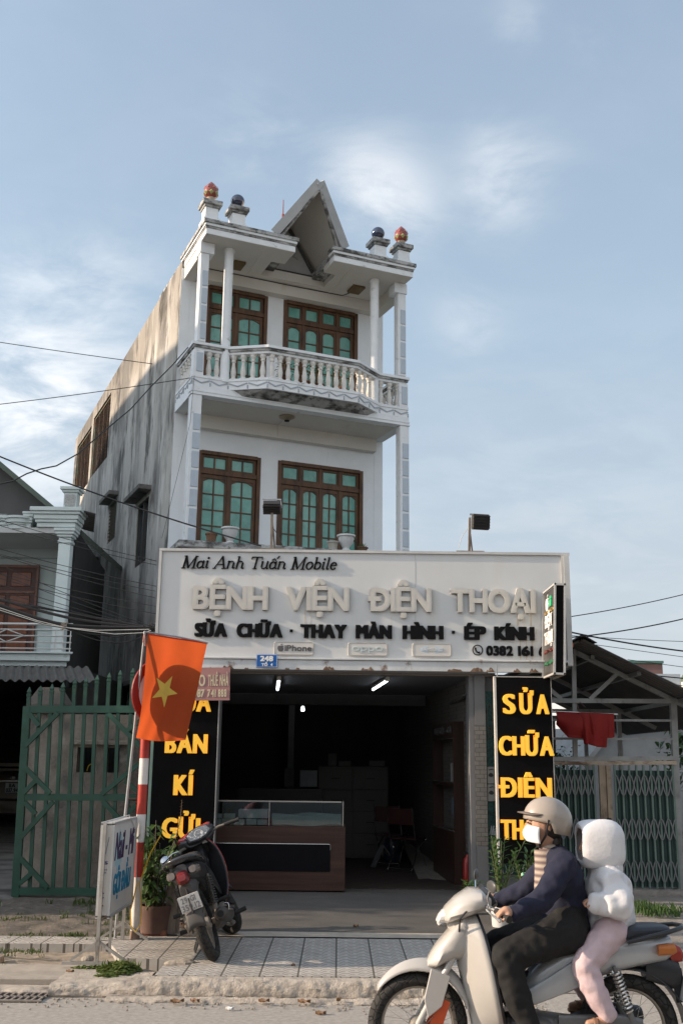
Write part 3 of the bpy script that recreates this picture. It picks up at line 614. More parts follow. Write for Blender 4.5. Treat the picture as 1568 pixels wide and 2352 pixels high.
mb = MB(); mb.box((.06, -.20, 11.07), (1.75, 1.3, 11.20)); mb.box((2.57, -.20, 11.07), (4.22, 1.3, 11.20)); mb.box((.01, 1.302, 11.0), (4.30, 3.0, 11.12)); mb.each('roof_top', mould, HOUSE)
# prow gable: two leaning planes, barge boards, back wall
pk, bl, br = Vector((2.055, -.74, 12.235)), Vector((1.46, -.235, 11.30)), Vector((2.727, -.235, 11.30))
def plane_strip(a, b, ya, yb, th, side):
    n = Vector((b.z-a.z, 0, -(b.x-a.x))).normalized()*side
    return [a, b, Vector((b.x, yb, b.z)), Vector((a.x, ya, a.z))], n*th
mb = MB()
for e, sd in ((bl, -1), (br, 1)):
    low = e+(e-pk)*.40; low.y = e.y+.12
    q, n = plane_strip(pk, low, 2.2, 2.2, .07, -1 if sd < 0 else 1)
    n = Vector((sd*.86, 0, .52))*.07
    mb.add([p for p in q]+[p+n for p in q], [(0, 1, 2, 3), (7, 6, 5, 4), (0, 4, 5, 1), (1, 5, 6, 2), (2, 6, 7, 3), (3, 7, 4, 0)])
mb.each('gable_roof', soffit, HOUSE)
for e, sd in ((bl, -1), (br, 1)):
    low = e+(e-pk)*.04; mb = MB(); off = Vector((sd*.06, -.03, .035))
    mb.bar(pk+Vector((sd*.0, -.035, .0)), low+off, .075, .17, up=(sd*.86, 0, .52)); mb.build('barge_board', M('grey_barge_board', (.42, .43, .44), .7, .1, 5, .05, 40), HOUSE)
    mb = MB(); mb.bar(pk+Vector((sd*.02, -.02, -.17)), low+Vector((-sd*.075, .0, .0)), .05, .05, up=(sd*.86, 0, .52)); mb.build('barge_moulding', mould, HOUSE)
mb = MB(); mb.box((1.30, .835, 10.942), (2.95, .93, 11.12)); mb.build('gable_beam', soffit, HOUSE)
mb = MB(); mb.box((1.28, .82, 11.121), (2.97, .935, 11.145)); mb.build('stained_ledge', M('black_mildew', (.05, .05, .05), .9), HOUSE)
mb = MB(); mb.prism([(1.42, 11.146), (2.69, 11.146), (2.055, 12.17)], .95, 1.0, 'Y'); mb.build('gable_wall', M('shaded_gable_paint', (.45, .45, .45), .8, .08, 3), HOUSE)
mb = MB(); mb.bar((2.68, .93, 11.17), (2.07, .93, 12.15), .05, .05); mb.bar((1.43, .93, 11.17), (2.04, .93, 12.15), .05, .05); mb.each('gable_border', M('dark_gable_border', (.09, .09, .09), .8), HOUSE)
mb = MB(); mb.ball((2.055, .94, 11.62), .055, 12, 8, (1, .4, 1))
for sd in (-1, 1):
    mb.tube([(2.055+sd*x, .94, 11.62+z) for x, z in ((.03, 0), (.09, .04), (.15, .02), (.17, -.04), (.14, -.07), (.11, -.05))], .018, 6)
    mb.tube([(2.055+sd*x, .94, 11.62+z) for x, z in ((.03, -.05), (.10, -.08), (.19, -.09), (.24, -.13))], .014, 6)
mb.build('gable_ornament', M('plaster_ornament', (.33, .33, .32), .8), HOUSE, smooth=True)
mb = MB(); mb.add([(1.2, 2.2, 11.9), (3.4, 2.2, 11.9), (3.4, 4.2, 11.9), (1.2, 4.2, 11.9), (2.37, 3.0, 13.1)], [(0, 1, 4), (1, 2, 4), (2, 3, 4), (3, 0, 4), (0, 3, 2, 1)]); mb.box((1.25, 2.25, 11.1), (3.35, 4.15, 11.9)); mb.build('rear_roof', M('grey_roof_cement', (.33, .31, .29), .85, .15, 4), HOUSE)
mb = MB(); mb.lathe([(.10, 12.62), (.10, 12.75), (.06, 12.8), (.08, 12.86), (.045, 12.92), (.05, 13.05), (.028, 13.08), (.028, 13.2), (.012, 13.22), (.008, 13.55)], (2.43, 2.25, 0), 12); mb.build('spire', M('red_spire_paint', (.22, .045, .03), .6, .2, 5), HOUSE, smooth=True)
# pedestals with glazed finials
glaze_blue = M('cobalt_glaze', (.006, .012, .045), .08, .2, 3, spec=.8, coat=.6)
def lotus_mat():
    m = M('lotus_glaze', (.30, .055, .04), .3, .25, 7, coat=.3, stain=[((.46, .33, .16), .52, .60, 9, (1, 1, .5))]); return m
for (u, kind) in ((.17, 'lotus'), (.69, 'globe'), (3.605, 'globe'), (4.12, 'lotus')):
    vb = -.06; mb = MB()
    mb.box((u-.16, vb-.16, 11.221), (u+.16, vb+.16, 11.33)); mb.box((u-.145, vb-.145, 11.33), (u+.145, vb+.145, 11.36)); mb.box((u-.125, vb-.125, 11.36), (u+.125, vb+.125, 11.56)); p = mb.build('pedestal', whitetrim, HOUSE, bevel=.006)
    mb = MB(); mb.box((u-.15, vb-.15, 11.561), (u+.15, vb+.15, 11.61)); mb.box((u-.185, vb-.185, 11.611), (u+.185, vb+.185, 11.70)); mb.build('pedestal_cap', mould, p, bevel=.008)
    mb = MB()
    if kind == 'globe':
        mb.lathe([(.06, 11.701), (.06, 11.76)], (u, vb, 0), 16); mb.ball((u, vb, 11.875), .132, 24, 16); mb.build('globe_finial', glaze_blue, p, smooth=True)
    else:
        mb.lathe([(.085, 11.701), (.095, 11.72), (.06, 11.77), (.085, 11.81)], (u, vb, 0), 16); mb.build('finial_foot', M('cream_glaze', (.5, .42, .32), .4), p, smooth=True)
        mb = MB(); mb.lathe([(.07, 11.81), (.115, 11.85), (.135, 11.91), (.13, 11.98), (.10, 12.05), (.05, 12.11), (.012, 12.15)], (u, vb, 0), 20); lf = mb.build('lotus_finial', M('lotus_red_glaze', (.23, .05, .035), .3, .25, 9, coat=.4), p, smooth=True)
        for row, (zz, rr, n, hh) in enumerate(((11.90, .132, 7, .12), (11.99, .124, 7, .13))):
            mb = MB()
            for k in range(n):
                a = 2*math.pi*(k+.5*row)/n
                mb.add([Vector((u, vb, 0))+Vector((math.cos(a+da)*r_, math.sin(a+da)*r_, z)) for da, z, r_ in ((0, zz-hh*.5, rr*.88), (.33, zz-.01, rr*1.03), (0, zz+hh*.62, rr*.86), (-.33, zz-.01, rr*1.03), (0, zz, rr*1.14))], [(0, 1, 4), (1, 2, 4), (2, 3, 4), (3, 0, 4)])
            mb.build('lotus_petal', M('lotus_petal_green' if row == 0 else 'lotus_petal_red', (.30, .33, .12) if row == 0 else (.30, .075, .05), .3, .25, 9, coat=.4), lf)
# balcony of the third storey: slab, frieze, balusters, rail; the middle bows forward
bow = [(0, 0), (.66, 0), (1.27, -.40), (3.08, -.40), (3.70, 0), (4.31, 0)]
def offs(path, d, closed=False):
    out = []
    for i, p in enumerate(path):
        n = Vector((0, 0))
        for a, b in ((i-1, i), (i, i+1)):
            if a < 0 or b >= len(path): continue
            e = (Vector(path[b])-Vector(path[a])).normalized(); n += Vector((e.y, -e.x))
        n.normalize()
        if 0 < i < len(path)-1:
            e = (Vector(path[i])-Vector(path[i-1])).normalized(); n /= max(.5, n.dot(Vector((e.y, -e.x))))
        q = Vector(p)+n*d; out.append((q.x, q.y))
    return out
rail = [(-.03, WV-.005), (-.03, -.0)]+[(.0, -.0)]+bow[1:-1]+[(4.31, 0), (4.34, 0), (4.34, WV-.005)]
rail = [(-.02, WV-.005), (-.02, .0), (.66, 0), (1.27, -.40), (3.08, -.40), (3.70, 0), (4.33, 0), (4.33, WV-.005)]
def ribbon(path, o0, o1, z0, z1):
    mb = MB(); A = offs(path, o0); B = offs(path, o1); n = len(path)
    for i in range(n-1): mb.prism([A[i], A[i+1], B[i+1], B[i]], z0, z1, 'Z')
    return mb
mb = MB(); mb.prism(offs(rail, -.05), 8.16, 8.30, 'Z'); mb.build('balcony_slab', soffit, HOUSE)
mb = MB(); mb.box((.0, .0, 7.985), (4.31, .2, 8.158)); mb.box((.0, .203, 7.985), (.2, WV-.003, 8.157)); mb.box((4.11, .203, 7.985), (4.31, WV-.003, 8.157)); mb.each('balcony_beam', whitetrim, HOUSE)
mb = MB(); mb.box((-.015, -.015, 7.98), (4.325, .19, 8.01)); mb.box((-.015, -.012, 8.04), (4.32, .18, 8.065)); mb.each('beam_moulding', whitetrim, HOUSE)
mb = MB(); mb.box((.202, .205, 7.975), (4.108, WV-.003, 8.02)); mb.box((.3, WV-.16, 7.72), (4.1, WV-.004, 7.974)); mb.each('balcony_soffit', soffit, HOUSE)
mb = MB(); P0 = [(1.0, .05), (1.45, -.28), (2.95, -.28), (3.4, .05)]; mb.add([(p[0], p[1], 8.158) for p in offs(rail, -.06)[2:6]]+[(.95, -.001, 8.06), (1.45, -.001, 8.06), (2.9, -.001, 8.06), (3.4, -.001, 8.06)], [(0, 1, 5, 4), (1, 2, 6, 5), (2, 3, 7, 6)]); mb.build('bow_underside', mould, HOUSE)
ribbon(rail, -.03, -.19, 8.155, 8.31).build('balcony_frieze', whitetrim, HOUSE); ribbon(rail, -.018, -.195, 8.312, 8.36).build('rail_plinth', whitetrim, HOUSE)
fz = MB()
A = offs(rail, -.026)
for i in range(len(A)-1):
    p, q = Vector(A[i]), Vector(A[i+1]); L = (q-p).length; n = max(1, round(L/.32)); d = (q-p)/n
    for k in range(n):
        a = p+d*k; b = p+d*(k+.5); c = p+d*(k+1); g = d*.12
        fz.bar((a.x+g.x*.2, a.y+g.y*.2, 8.275), (b.x, b.y, 8.215), .014, .022); fz.bar((b.x, b.y, 8.215), (c.x-g.x*.2, c.y-g.y*.2, 8.275), .014, .022)
        fz.bar((a.x, a.y, 8.17), (a.x, a.y, 8.235), .02, .02)
fz.build('zigzag_frieze', M('zigzag_blue_grey', (.34, .37, .41), .6), HOUSE)
ribbon(rail, -.05, -.20, 8.84, 8.885).build('hand_rail', whitetrim, HOUSE); ribbon(rail, -.022, -.22, 8.887, 8.93).build('hand_rail', mould, HOUSE); ribbon(rail, .0, -.24, 8.932, 8.982).build('hand_rail', whitetrim, HOUSE)
balm = M('baluster_plaster', (.64, .62, .585), .75, .1, 12, .2, 60, stain=[((.3, .28, .25), .6, .8, 8, (1, 1, 1))])
bal = None; A = offs(rail, -.115)
prof = [(.052, 8.362), (.052, 8.40), (.034, 8.42), (.044, 8.47), (.047, 8.52), (.038, 8.59), (.028, 8.66), (.026, 8.70), (.040, 8.715), (.040, 8.735), (.032, 8.75), (.052, 8.79), (.055, 8.839)]
for i in range(len(A)-1):
    p, q = Vector(A[i]), Vector(A[i+1]); L = (q-p).length; n = max(2, round(L/.165))
    for k in range(n):
        c = p+(q-p)*((k+.5)/n)
        if abs(c.x-.615) < .09 and c.y > -.2 or abs(c.x-3.61) < .09 and c.y > -.2: continue
        if bal is None:
            mb = MB(); mb.lathe(prof, (0, 0, 0), 8, sq=True); bal = mb.build('baluster', balm, HOUSE); b = bal
            mb = MB(); 
        else: b = copy_tree(bal, HOUSE)
        b.location = (c.x, c.y, 0); b.rotation_euler = (0, 0, math.atan2((q-p).y, (q-p).x))
ar = MB()
for i in range(len(A)-1):       # little arches between the balusters, under the rail
    p, q = Vector(A[i]), Vector(A[i+1]); L = (q-p).length; n = max(2, round(L/.165)); d = (q-p)/n; t = d.normalized()
    nrm = Vector((t.y, -t.x))*.03; h = d.length/2
    for k in range(-1, n):
        c0 = p+d*(k+.5); 
        for s0, s1 in ((0, 1), (1, 2)):
            pts = []
            for w in range(5):
                f = w/4; x = (f if s0 == 0 else 1-f); ang = x*math.pi/2
                pos = c0+t*(h*2*(f*.5 if s0 == 0 else .5+f*.5)); pts.append((pos, 8.839-.065*(1-math.sin(ang))))
            for (pa, za), (pb, zb) in zip(pts, pts[1:]):
                if (pa-p).dot(t) < -.001 or (pb-p).dot(t) > L+.001: continue
                ar.add([(pa.x+nrm.x, pa.y+nrm.y, za), (pb.x+nrm.x, pb.y+nrm.y, zb), (pb.x+nrm.x, pb.y+nrm.y, 8.8395), (pa.x+nrm.x, pa.y+nrm.y, 8.8395), (pa.x-nrm.x, pa.y-nrm.y, za), (pb.x-nrm.x, pb.y-nrm.y, zb), (pb.x-nrm.x, pb.y-nrm.y, 8.8395), (pa.x-nrm.x, pa.y-nrm.y, 8.8395)], [(0, 1, 2, 3), (7, 6, 5, 4), (0, 4, 5, 1), (3, 2, 6, 7)])
ar.build('rail_arches', balm, HOUSE)
for x0, x1 in ((.015, .20), (4.11, 4.30)):
    mb = MB(); mb.box((x0, .02, 8.36), (x1, .20, 8.839)); pp = mb.build('rail_post', whitetrim, HOUSE); mb = MB(); mb.box((x0+.05, .008, 8.42), (x1-.02, .022, 8.78), ch=.009); mb.build('post_panel', bluegrey, pp)
# square lamps on the ceiling, round lamp under the balcony
for (u0, u1) in ((.82, 1.05), (3.30, 3.56)):
    mb = MB(); mb.box((u0, .42, 10.885), (u1, .74, 10.938)); mb.build('ceiling_lamp', M('amber_lamp_cover', (.13, .085, .035), .4, .2, 4), HOUSE, bevel=.008)
mb = MB(); mb.lathe([(.15, 7.972), (.15, 7.95), (.10, 7.93), (.06, 7.90), (.02, 7.89)], (1.97, .45, 0), 24); ll = mb.build('round_ceiling_lamp', M('tarnished_brass', (.30, .25, .18), .4, .2, 5, metal=.5), HOUSE, smooth=True)
mb = MB(); mb.lathe([(.045, 7.905), (.05, 7.88), (.02, 7.872)], (1.97, .45, 0), 16); mb.build('lamp_boss', dark, ll); mb = MB(); mb.tube([(1.97, .47, 7.965), (1.98, .75, 7.965), (2.0, 1.0, 7.965), (2.0, 1.005, 7.75)], .012, 6); mb.build('lamp_conduit', soffit, HOUSE)
mb = MB(); mb.tube([(3.45, .70, 10.93), (3.30, .985, 10.93), (2.3, .985, 10.92), (.4, .985, 10.93)], .008, 5); mb.build('ceiling_wire', dark, HOUSE)
# terrace slab of the second storey, its front edge swinging out to the right
mb = MB(); mb.prism([(-.12, -.02), (2.4, -.43), (4.2, -.60), (4.31, WV-.01), (-.05, WV-.01)], 5.2, 5.33, 'Z'); mb.build('terrace_slab', mould, HOUSE, bevel=.02)
mb = MB(); mb.prism([(-.02, .05), (2.4, -.36), (4.15, -.52), (4.31, WV-.01), (-.01, WV-.01)], 4.75, 5.195, 'Z'); mb.build('terrace_beam', whitetrim, HOUSE)
# hairline wires hanging down the facade
mb = MB(); mb.tube([(.02, -.05, 8.3), (-.02, -.06, 7.4), (-.25, -.1, 6.2), (-.42, -.1, 5.3)], .004, 4); mb.build('dangling_wire', cable, HOUSE)
# ------------------------------------------------------------------ the signboard over the shop (its face at y = 12.5)
signw = M('sign_white_panel', (.56, .565, .56), .38, .05, 1.2, .02, 12, stain=[((.52, .50, .46), .6, .85, 1.3, (1.5, 1, .3)), ((.52, .40, .26), .70, .84, 2.0, (2.4, 1, .22))])
alu = M('white_aluminium_edge', (.50, .49, .47), .45, .1, 6, metal=.3, stain=[((.30, .26, .22), .62, .8, 8, (1, 1, .4))])
SIGN = thing('shop_signboard', 'wide white signboard with raised grey and black lettering above the shop', 'signboard', (.28, 12.5, 2.72))
mb = MB(); mb.box((-2.17, 12.5, 2.86), (2.665, 12.78, 4.135)); mb.build('sign_panel', signw, SIGN)
mb = MB(); mb.box((-2.205, 12.475, 4.136), (2.775, 12.79, 4.168)); mb.box((-2.205, 12.475, 2.855), (-2.172, 12.79, 4.134)); mb.box((2.667, 12.475, 2.83), (2.70, 12.79, 4.134)); mb.box((2.702, 12.46, 2.80), (2.765, 12.95, 4.134)); mb.build('sign_edge', alu, SIGN)
mb = MB(); mb.box((-2.17, 12.44, 2.835), (2.70, 12.78, 2.858)); mb.box((-2.17, 12.46, 2.715), (2.40, 12.53, 2.833)); mb.build('sign_rail', rusty, SIGN, bevel=.004)
mb = MB(); mb.box((.9, 12.4985, 2.86), (.904, 12.5, 4.135)); mb.build('panel_seam', M('panel_seam', (.38, .38, .37), .6), SIGN)
lblack = M('black_acrylic_letter', (.006, .006, .007), .6, .1, 5, spec=.1); lgrey = M('faded_grey_letter', (.50, .48, .44), .6, .08, 7, .05, 50, stain=[((.47, .33, .17), .66, .8, 3, (1.5, 1, .35)), ((.2, .19, .17), .68, .8, 9, (1, 1, 1))])
# first line: broad-nib italic serif
S = {'M': [[(.10, 0), (.10, 1)], [.16, (.10, 1), (.46, .03)], [.05, (.46, .03), (.84, 1)], [(.86, 0), (.86, 1)], [.045, (-.05, 0), (.26, 0)], [.045, (.70, 0), (1.04, 0)], [.045, (-.04, .99), (.16, .99)], [.045, (.82, .99), (1.0, .99)]],
 'A': [[.05, (.02, 0), (.44, 1)], [.15, (.44, 1), (.78, 0)], [.045, (.17, .33), (.62, .33)], [.045, (-.1, 0), (.16, 0)], [.045, (.60, 0), (.94, 0)]],
 'T': [[(.40, 0), (.40, .97)], [.06, (.0, .97), (.80, .97)], [.05, (.01, .97), (.0, .78)], [.05, (.79, .97), (.80, .78)], [.045, (.24, 0), (.56, 0)]],
 'a': [arc(.25, .30, .19, .29, 40, 320, 14), [(.47, .62), (.47, .08)], [.06, (.47, .1), (.54, .0), (.62, .08)]], 'i': [[(.13, .06), (.13, .62)], [.05, (.02, .56), (.13, .62)], [.06, (.13, .06), (.2, 0), (.28, .08)], [.15, (.13, .80), (.13, .90)]],
 'n': [[(.12, 0), (.12, .62)], [.05, (.02, .56), (.12, .62)], [.06]+arc(.31, .42, .19, .19, 170, 20, 8), [(.50, .46), (.50, .06)], [.06, (.5, .08), (.57, .0), (.66, .08)]], 'h': [[(.12, 0), (.12, 1)], [.05, (.0, .97), (.12, 1)], [.06]+arc(.31, .42, .19, .19, 170, 20, 8), [(.50, .46), (.50, .06)], [.06, (.5, .08), (.57, .0), (.66, .08)]],
 'u': [[(.12, .62), (.12, .18)], [.05, (.02, .56), (.12, .62)], [.07]+arc(.28, .18, .16, .17, 180, 330, 8), [(.50, .62), (.50, .06)], [.06, (.5, .08), (.57, .0), (.66, .08)]], 'o': [arc(.28, .31, .22, .30, 0, 360, 20)], 'b': [[(.12, .05), (.12, 1)], [.05, (.0, .97), (.12, 1)], arc(.31, .31, .2, .29, 150, -150, 14)],
 'l': [[(.13, .06), (.13, 1)], [.05, (.01, .97), (.13, 1)], [.06, (.13, .06), (.2, 0), (.28, .08)]], 'e': [arc(.27, .31, .20, .29, 15, 325, 16), [.045, (.08, .33), (.46, .36)]]}
S['ấ'] = S['a']+[[.06, (.10, .72), (.27, .86), (.42, .72)], [.075, (.46, .88), (.60, 1.06)]]
WID = {'M': 1.0, 'A': .86, 'T': .72, 'a': .58, 'i': .27, 'n': .63, 'h': .63, 'u': .63, 'o': .53, 'b': .55, 'l': .27, 'e': .50, 'ấ': .58, ' ': .36}
mb = MB(); x = 0; tx = "Mai Anh Tuấn Mobile"; tot = sum(WID[c]+.055 for c in tx); hh = .148; xs = (1.87)/(tot*hh)
for c in tx:
    if c == ' ' and mb.v: mb.build('italic_lettering', lblack, SIGN); mb = MB()
    if c != ' ': pen(mb, S[c], -1.925+x*hh*xs, 3.928, hh, 12.5, .022, .135, .05, shear=.25, xs=xs)
    x += WID[c]+.055
mb.build('italic_lettering', lblack, SIGN)
for w, a, b in (("BỆNH", -1.773, -.868), ("VIỆN", -.655, .105), ("ĐIỆN", .36, 1.093), ("THOẠI", 1.325, 2.345)): mb = MB(); text(mb, w, a, b, 3.434, .262, 12.5, .04, bold=.0165, boldz=.012, gap=.09); mb.build('block_lettering', lgrey, SIGN)
for w, a, b in (("SỬA", -1.737, -1.345), ("CHỮA", -1.235, -.685), ("THAY", -.475, .08), ("MÀN", .185, .62), ("HÌNH", .745, 1.235), ("ÉP", 1.48, 1.745), ("KÍNH", 1.84, 2.32)): mb = MB(); text(mb, w, a, b, 3.103, .150, 12.5, .03, bold=.0175, boldz=.005, gap=.11); mb.build('bold_lettering', lblack, SIGN)
mb = MB(); mb.box((-.60, 12.47, 3.165), (-.565, 12.5, 3.195)); mb.box((1.335, 12.47, 3.17), (1.37, 12.5, 3.20))
mb.each('bold_dot', lblack, SIGN)
for w, a, b in (("0382", 1.74, 2.06), ("161", 2.12, 2.30), ("690", 2.365, 2.60)): mb = MB(); text(mb, w, a, b, 2.918, .104, 12.5, .02, bold=.006, boldz=.006, gap=.10); mb.build('phone_number', lblack, SIGN)
mb = MB(); mb.tube([(1.64+.058*math.cos(t*math.pi/12), 12.492, 2.976+.058*math.sin(t*math.pi/12)) for t in range(24)], .006, 6, closed=True)
mb.tube([(1.615, 12.49, 3.005), (1.612, 12.49, 2.985), (1.625, 12.49, 2.960), (1.645, 12.49, 2.947), (1.665, 12.49, 2.948)], [.013, .009, .008, .009, .013], 6); mb.build('phone_symbol', lblack, SIGN)
bad = M('badge_white', (.56, .54, .51), .4, .06, 4, stain=[((.42, .33, .22), .64, .8, 6, (1, 1, .4))])
def badge(x0, x1): 
    mb = MB(); mb.box((x0, 12.48, 2.892), (x1, 12.499, 3.045), ch=.008); b = mb.build('brand_badge', bad, SIGN)
    mb = MB(); P = [(x0+.02, 2.895), (x1-.02, 2.895), (x1-.004, 2.91), (x1-.004, 3.027), (x1-.02, 3.042), (x0+.02, 3.042), (x0+.004, 3.027), (x0+.004, 2.91)]; mb.tube([(p[0], 12.479, p[1]) for p in P], .003, 4, closed=True); mb.build('badge_border', M('badge_border', (.40, .36, .31), .5), b); return b
b1 = badge(-.785, -.318); b2 = badge(.095, .56); b3 = badge(.862, 1.318)
mb = MB(); text(mb, "iPhone", -.655, -.335, 2.94, .066, 12.48, .006, bold=.0015, boldz=.0015, gap=.09)
ap = [(0, -.040), (.012, -.046), (.026, -.040), (.038, -.022), (.041, -.008), (.033, .002), (.031, .014), (.038, .024), (.028, .031), (.012, .030), (0, .027), (-.012, .031), (-.028, .029), (-.038, .018), (-.041, 0), (-.036, -.022), (-.024, -.041), (-.012, -.046)]
def apple(mb, cx, y, cz, s, d):
    mb.prism([(cx+p[0]*s, cz+p[1]*s) for p in ap], y-d, y, 'Y'); mb.prism([(cx+p[0]*s, cz+p[1]*s) for p in ((.0, .036), (.004, .05), (.018, .056), (.016, .043))], y-d, y, 'Y')
apple(mb, -.705, 12.48, 2.972, .9, .006); mb.build('badge_lettering', M('badge_charcoal', (.09, .085, .085), .5), b1)
mb = MB(); text(mb, "oppo", .145, .515, 2.948, .072, 12.48, .004, bold=.002, boldz=.002, gap=.06); mb.build('badge_lettering', M('faded_teal_letter', (.47, .53, .53), .5), b2)
mb = MB(); text(mb, "SAMSUNG", .965, 1.22, 2.958, .032, 12.48, .004, bold=.003, boldz=.002, gap=.1); mb.build('badge_lettering', M('faded_white_letter', (.62, .62, .61), .5), b3)
mb = MB(); 
def half(cx, sx, sg): return [(cx+sg*.125*math.cos(R(t))+0*t, 2.972+.04*math.sin(R(t))) for t in range(-80, 81, 20)]
mb.prism(half(1.09+.02, 1, 1)[::1], 12.4782, 12.4795, 'Y'); mb.prism(half(1.09-.02, 1, -1), 12.4782, 12.4795, 'Y'); mb.each('faded_ellipse', M('faded_blue_print', (.42, .52, .60), .5), b3)
# brown burns along the lower rail
mb = MB(); random.seed(3)
for cx, w in ((-1.53, .05), (-1.33, .16), (-1.1, .05), (-.62, .06), (-.5, .06), (-.13, .14), (.33, .16), (1.36, .19), (1.62, .16), (1.78, .10), (2.1, .10), (2.3, .12)):
    pts = [(cx-w/2, 2.716)]+[(cx-w/2+w*k/7, 2.716+random.uniform(.012, .055)*math.sin(math.pi*k/7)**.5*min(1, w/.1)) for k in range(1, 7)]+[(cx+w/2, 2.716)]
    mb.prism(pts, 12.4575, 12.4598, 'Y')
mb.each('rust_patch', M('rust_burn', (.13, .075, .045), .9, .45, 14, stain=[((.36, .30, .25), .52, .66, 22, (1, 1, 1))]), SIGN)
# rust runs below the screws
mb = MB()
for x, z0, z1, w in ((-.42, 3.27, 3.43, .012), (-.36, 3.27, 3.43, .012), (2.13, 3.27, 3.43, .02), (2.2, 3.27, 3.43, .018), (2.285, 3.27, 3.43, .012), (2.15, 2.87, 3.10, .012), (2.29, 2.87, 3.10, .012), (2.22, 2.87, 3.10, .01)): mb.box((x-w/2, 12.4985, z0), (x+w/2, 12.4995, z1))
mb.build('rust_runs', M('rust_run', (.53, .43, .31), .7, .2, 8, stain=[((.62, .62, .61), .46, .6, 9, (3, 1, .3))]), SIGN)
# house number plate
NP = thing('number_plate', 'small blue house number plate fixed under the white signboard', 'number plate', (-.86, 12.45, 2.73))
mb = MB(); mb.box((-.985, 12.438, 2.735), (-.735, 12.452, 2.893), ch=.004); mb.build('plate', M('enamel_blue', (.015, .11, .36), .3, .08, 5), NP)
mb = MB(); text(mb, "248", -.94, -.785, 2.812, .056, 12.438, .002, bold=.006, boldz=.003, gap=.08); text(mb, "TỔ", -.925, -.85, 2.755, .028, 12.438, .002, bold=.003, boldz=.002, gap=.1); text(mb, "4", -.815, -.79, 2.755, .028, 12.438, .002, bold=.003, boldz=.002)
mb.tube([(-.978, 12.4375, 2.742), (-.742, 12.4375, 2.742), (-.742, 12.4375, 2.886), (-.978, 12.4375, 2.886)], .0022, 4, closed=True); mb.build('plate_lettering', M('enamel_white', (.75, .75, .73), .4), NP)
# for-rent board
RB = thing('rent_board', 'small faded pink board with cream letters hung beside the red flag', 'sign', (-1.45, 12.2, 2.33))
T = Matrix.Translation((-1.262, 12.2, 2.52)) @ Matrix.Rotation(R(-1.2), 4, 'Y') @ Matrix.Rotation(R(-2), 4, 'X') @ Matrix.Translation((1.262, -12.2, -2.52))
mb = MB(); mb.T = T; mb.box((-1.80, 12.19, 2.335), (-1.262, 12.2, 2.712)); mb.build('board', M('faded_pink_board', (.33, .165, .155), .7, .1, 3, stain=[((.23, .13, .14), .5, .62, 2.2, (1, 1, 1))]), RB)
mb = MB(); mb.T = T; text(mb, "CHO", -1.755, -1.545, 2.50, .125, 12.19, .002, bold=.004, boldz=.002, gap=.12); text(mb, "THUÊ", -1.515, -1.40, 2.50, .125, 12.19, .002, bold=.002, boldz=.002, gap=.16); text(mb, "NHÀ", -1.378, -1.278, 2.50, .125, 12.19, .002, bold=.002, boldz=.002, gap=.16)
text(mb, "0987", -1.72, -1.55, 2.375, .082, 12.19, .002, bold=.005, boldz=.004); text(mb, "741", -1.52, -1.42, 2.375, .082, 12.19, .002, bold=.003, boldz=.002, gap=.16); text(mb, "888", -1.395, -1.297, 2.375, .082, 12.19, .002, bold=.003, boldz=.002, gap=.16); mb.build('board_lettering', M('cream_print', (.56, .47, .33), .7), RB)
# two black boards with yellow letters
yel = M('yellow_acrylic', (.86, .47, .05), .4, .04, 2.5, spec=.3, emit=.24)      # backlit letter faces
yels = M('black_gloss_board', (.005, .005, .0055), .6, .3, 3, spec=.05, stain=[((.010, .0095, .009), .6, .8, 6, (1, 1, .2))])
def black_board(label, x0, x1, z0, z1, rows, edge):
    t = thing('letter_board', label, 'sign', ((x0+x1)/2, 12.4, z0), group='tall black letter boards beside the shop entrance')
    mb = MB(); mb.box((x0, 12.37, z0), (x1, 12.44, z1)); mb.build('board', yels, t)
    mb = MB(); mb.box((x0-.028, 12.375, z0-.006), (x0-.002, 12.445, z1)) if edge else None
    mb.box((x1+.001, 12.37, z0), (x1+.007, 12.445, z1)); mb.box((x0-.026, 12.366, z1+.001), (x1+.007, 12.445, z1+.009)); mb.build('board_edge', M('pale_board_edge', (.55, .52, .48), .5, .12, 6), t)
    for w, a, b, z, c in rows: mb = MB(); text(mb, w, a, b, z, c, 12.37, .035, bold=.0125, boldz=.004, gap=.15); mb.build('yellow_lettering', yel, t)
    return t
black_board('tall black board of yellow letters right of the entrance, pale edged', 1.835, 2.470, .565, 2.65, [("S", 1.902, 2.05, 2.232, .215), ("Ử", 2.095, 2.262, 2.232, .215), ("A", 2.29, 2.438, 2.232, .215), ("CHỮA", 1.846, 2.478, 1.760, .208), ("ĐIÊN", 1.857, 2.440, 1.293, .212), ("THOẠI", 1.846, 2.45, .833, .207)], True)
black_board('tall black board of yellow letters left of the entrance, behind the flag', -2.135, -1.405, .56, 2.66, [("MUA", -1.99, -1.488, 2.215, .21), ("BÁN", -2.0, -1.512, 1.742, .207), ("KÍ", -1.88, -1.648, 1.275, .215), ("GỬI", -1.99, -1.558, .806, .21)], False)
mb = MB(); mb.bar((-2.155, 12.42, .18), (-2.155, 12.42, 2.66), .034, .05); solo(mb, 'board_post', M('pale_green_post', (.25, .36, .29), .6, .15, 5, stain=[((.10, .12, .09), .6, .75, 6, (1, 1, .4))]), 'pale green steel post along the left black letter board', 'post')
mb = MB(); mb.bar((1.85, 12.40, 2.664), (1.85, 12.40, 2.80), .012, .02); solo(mb, 'hanging_strap', galv, 'thin steel strap holding up the right black letter board', 'strap')
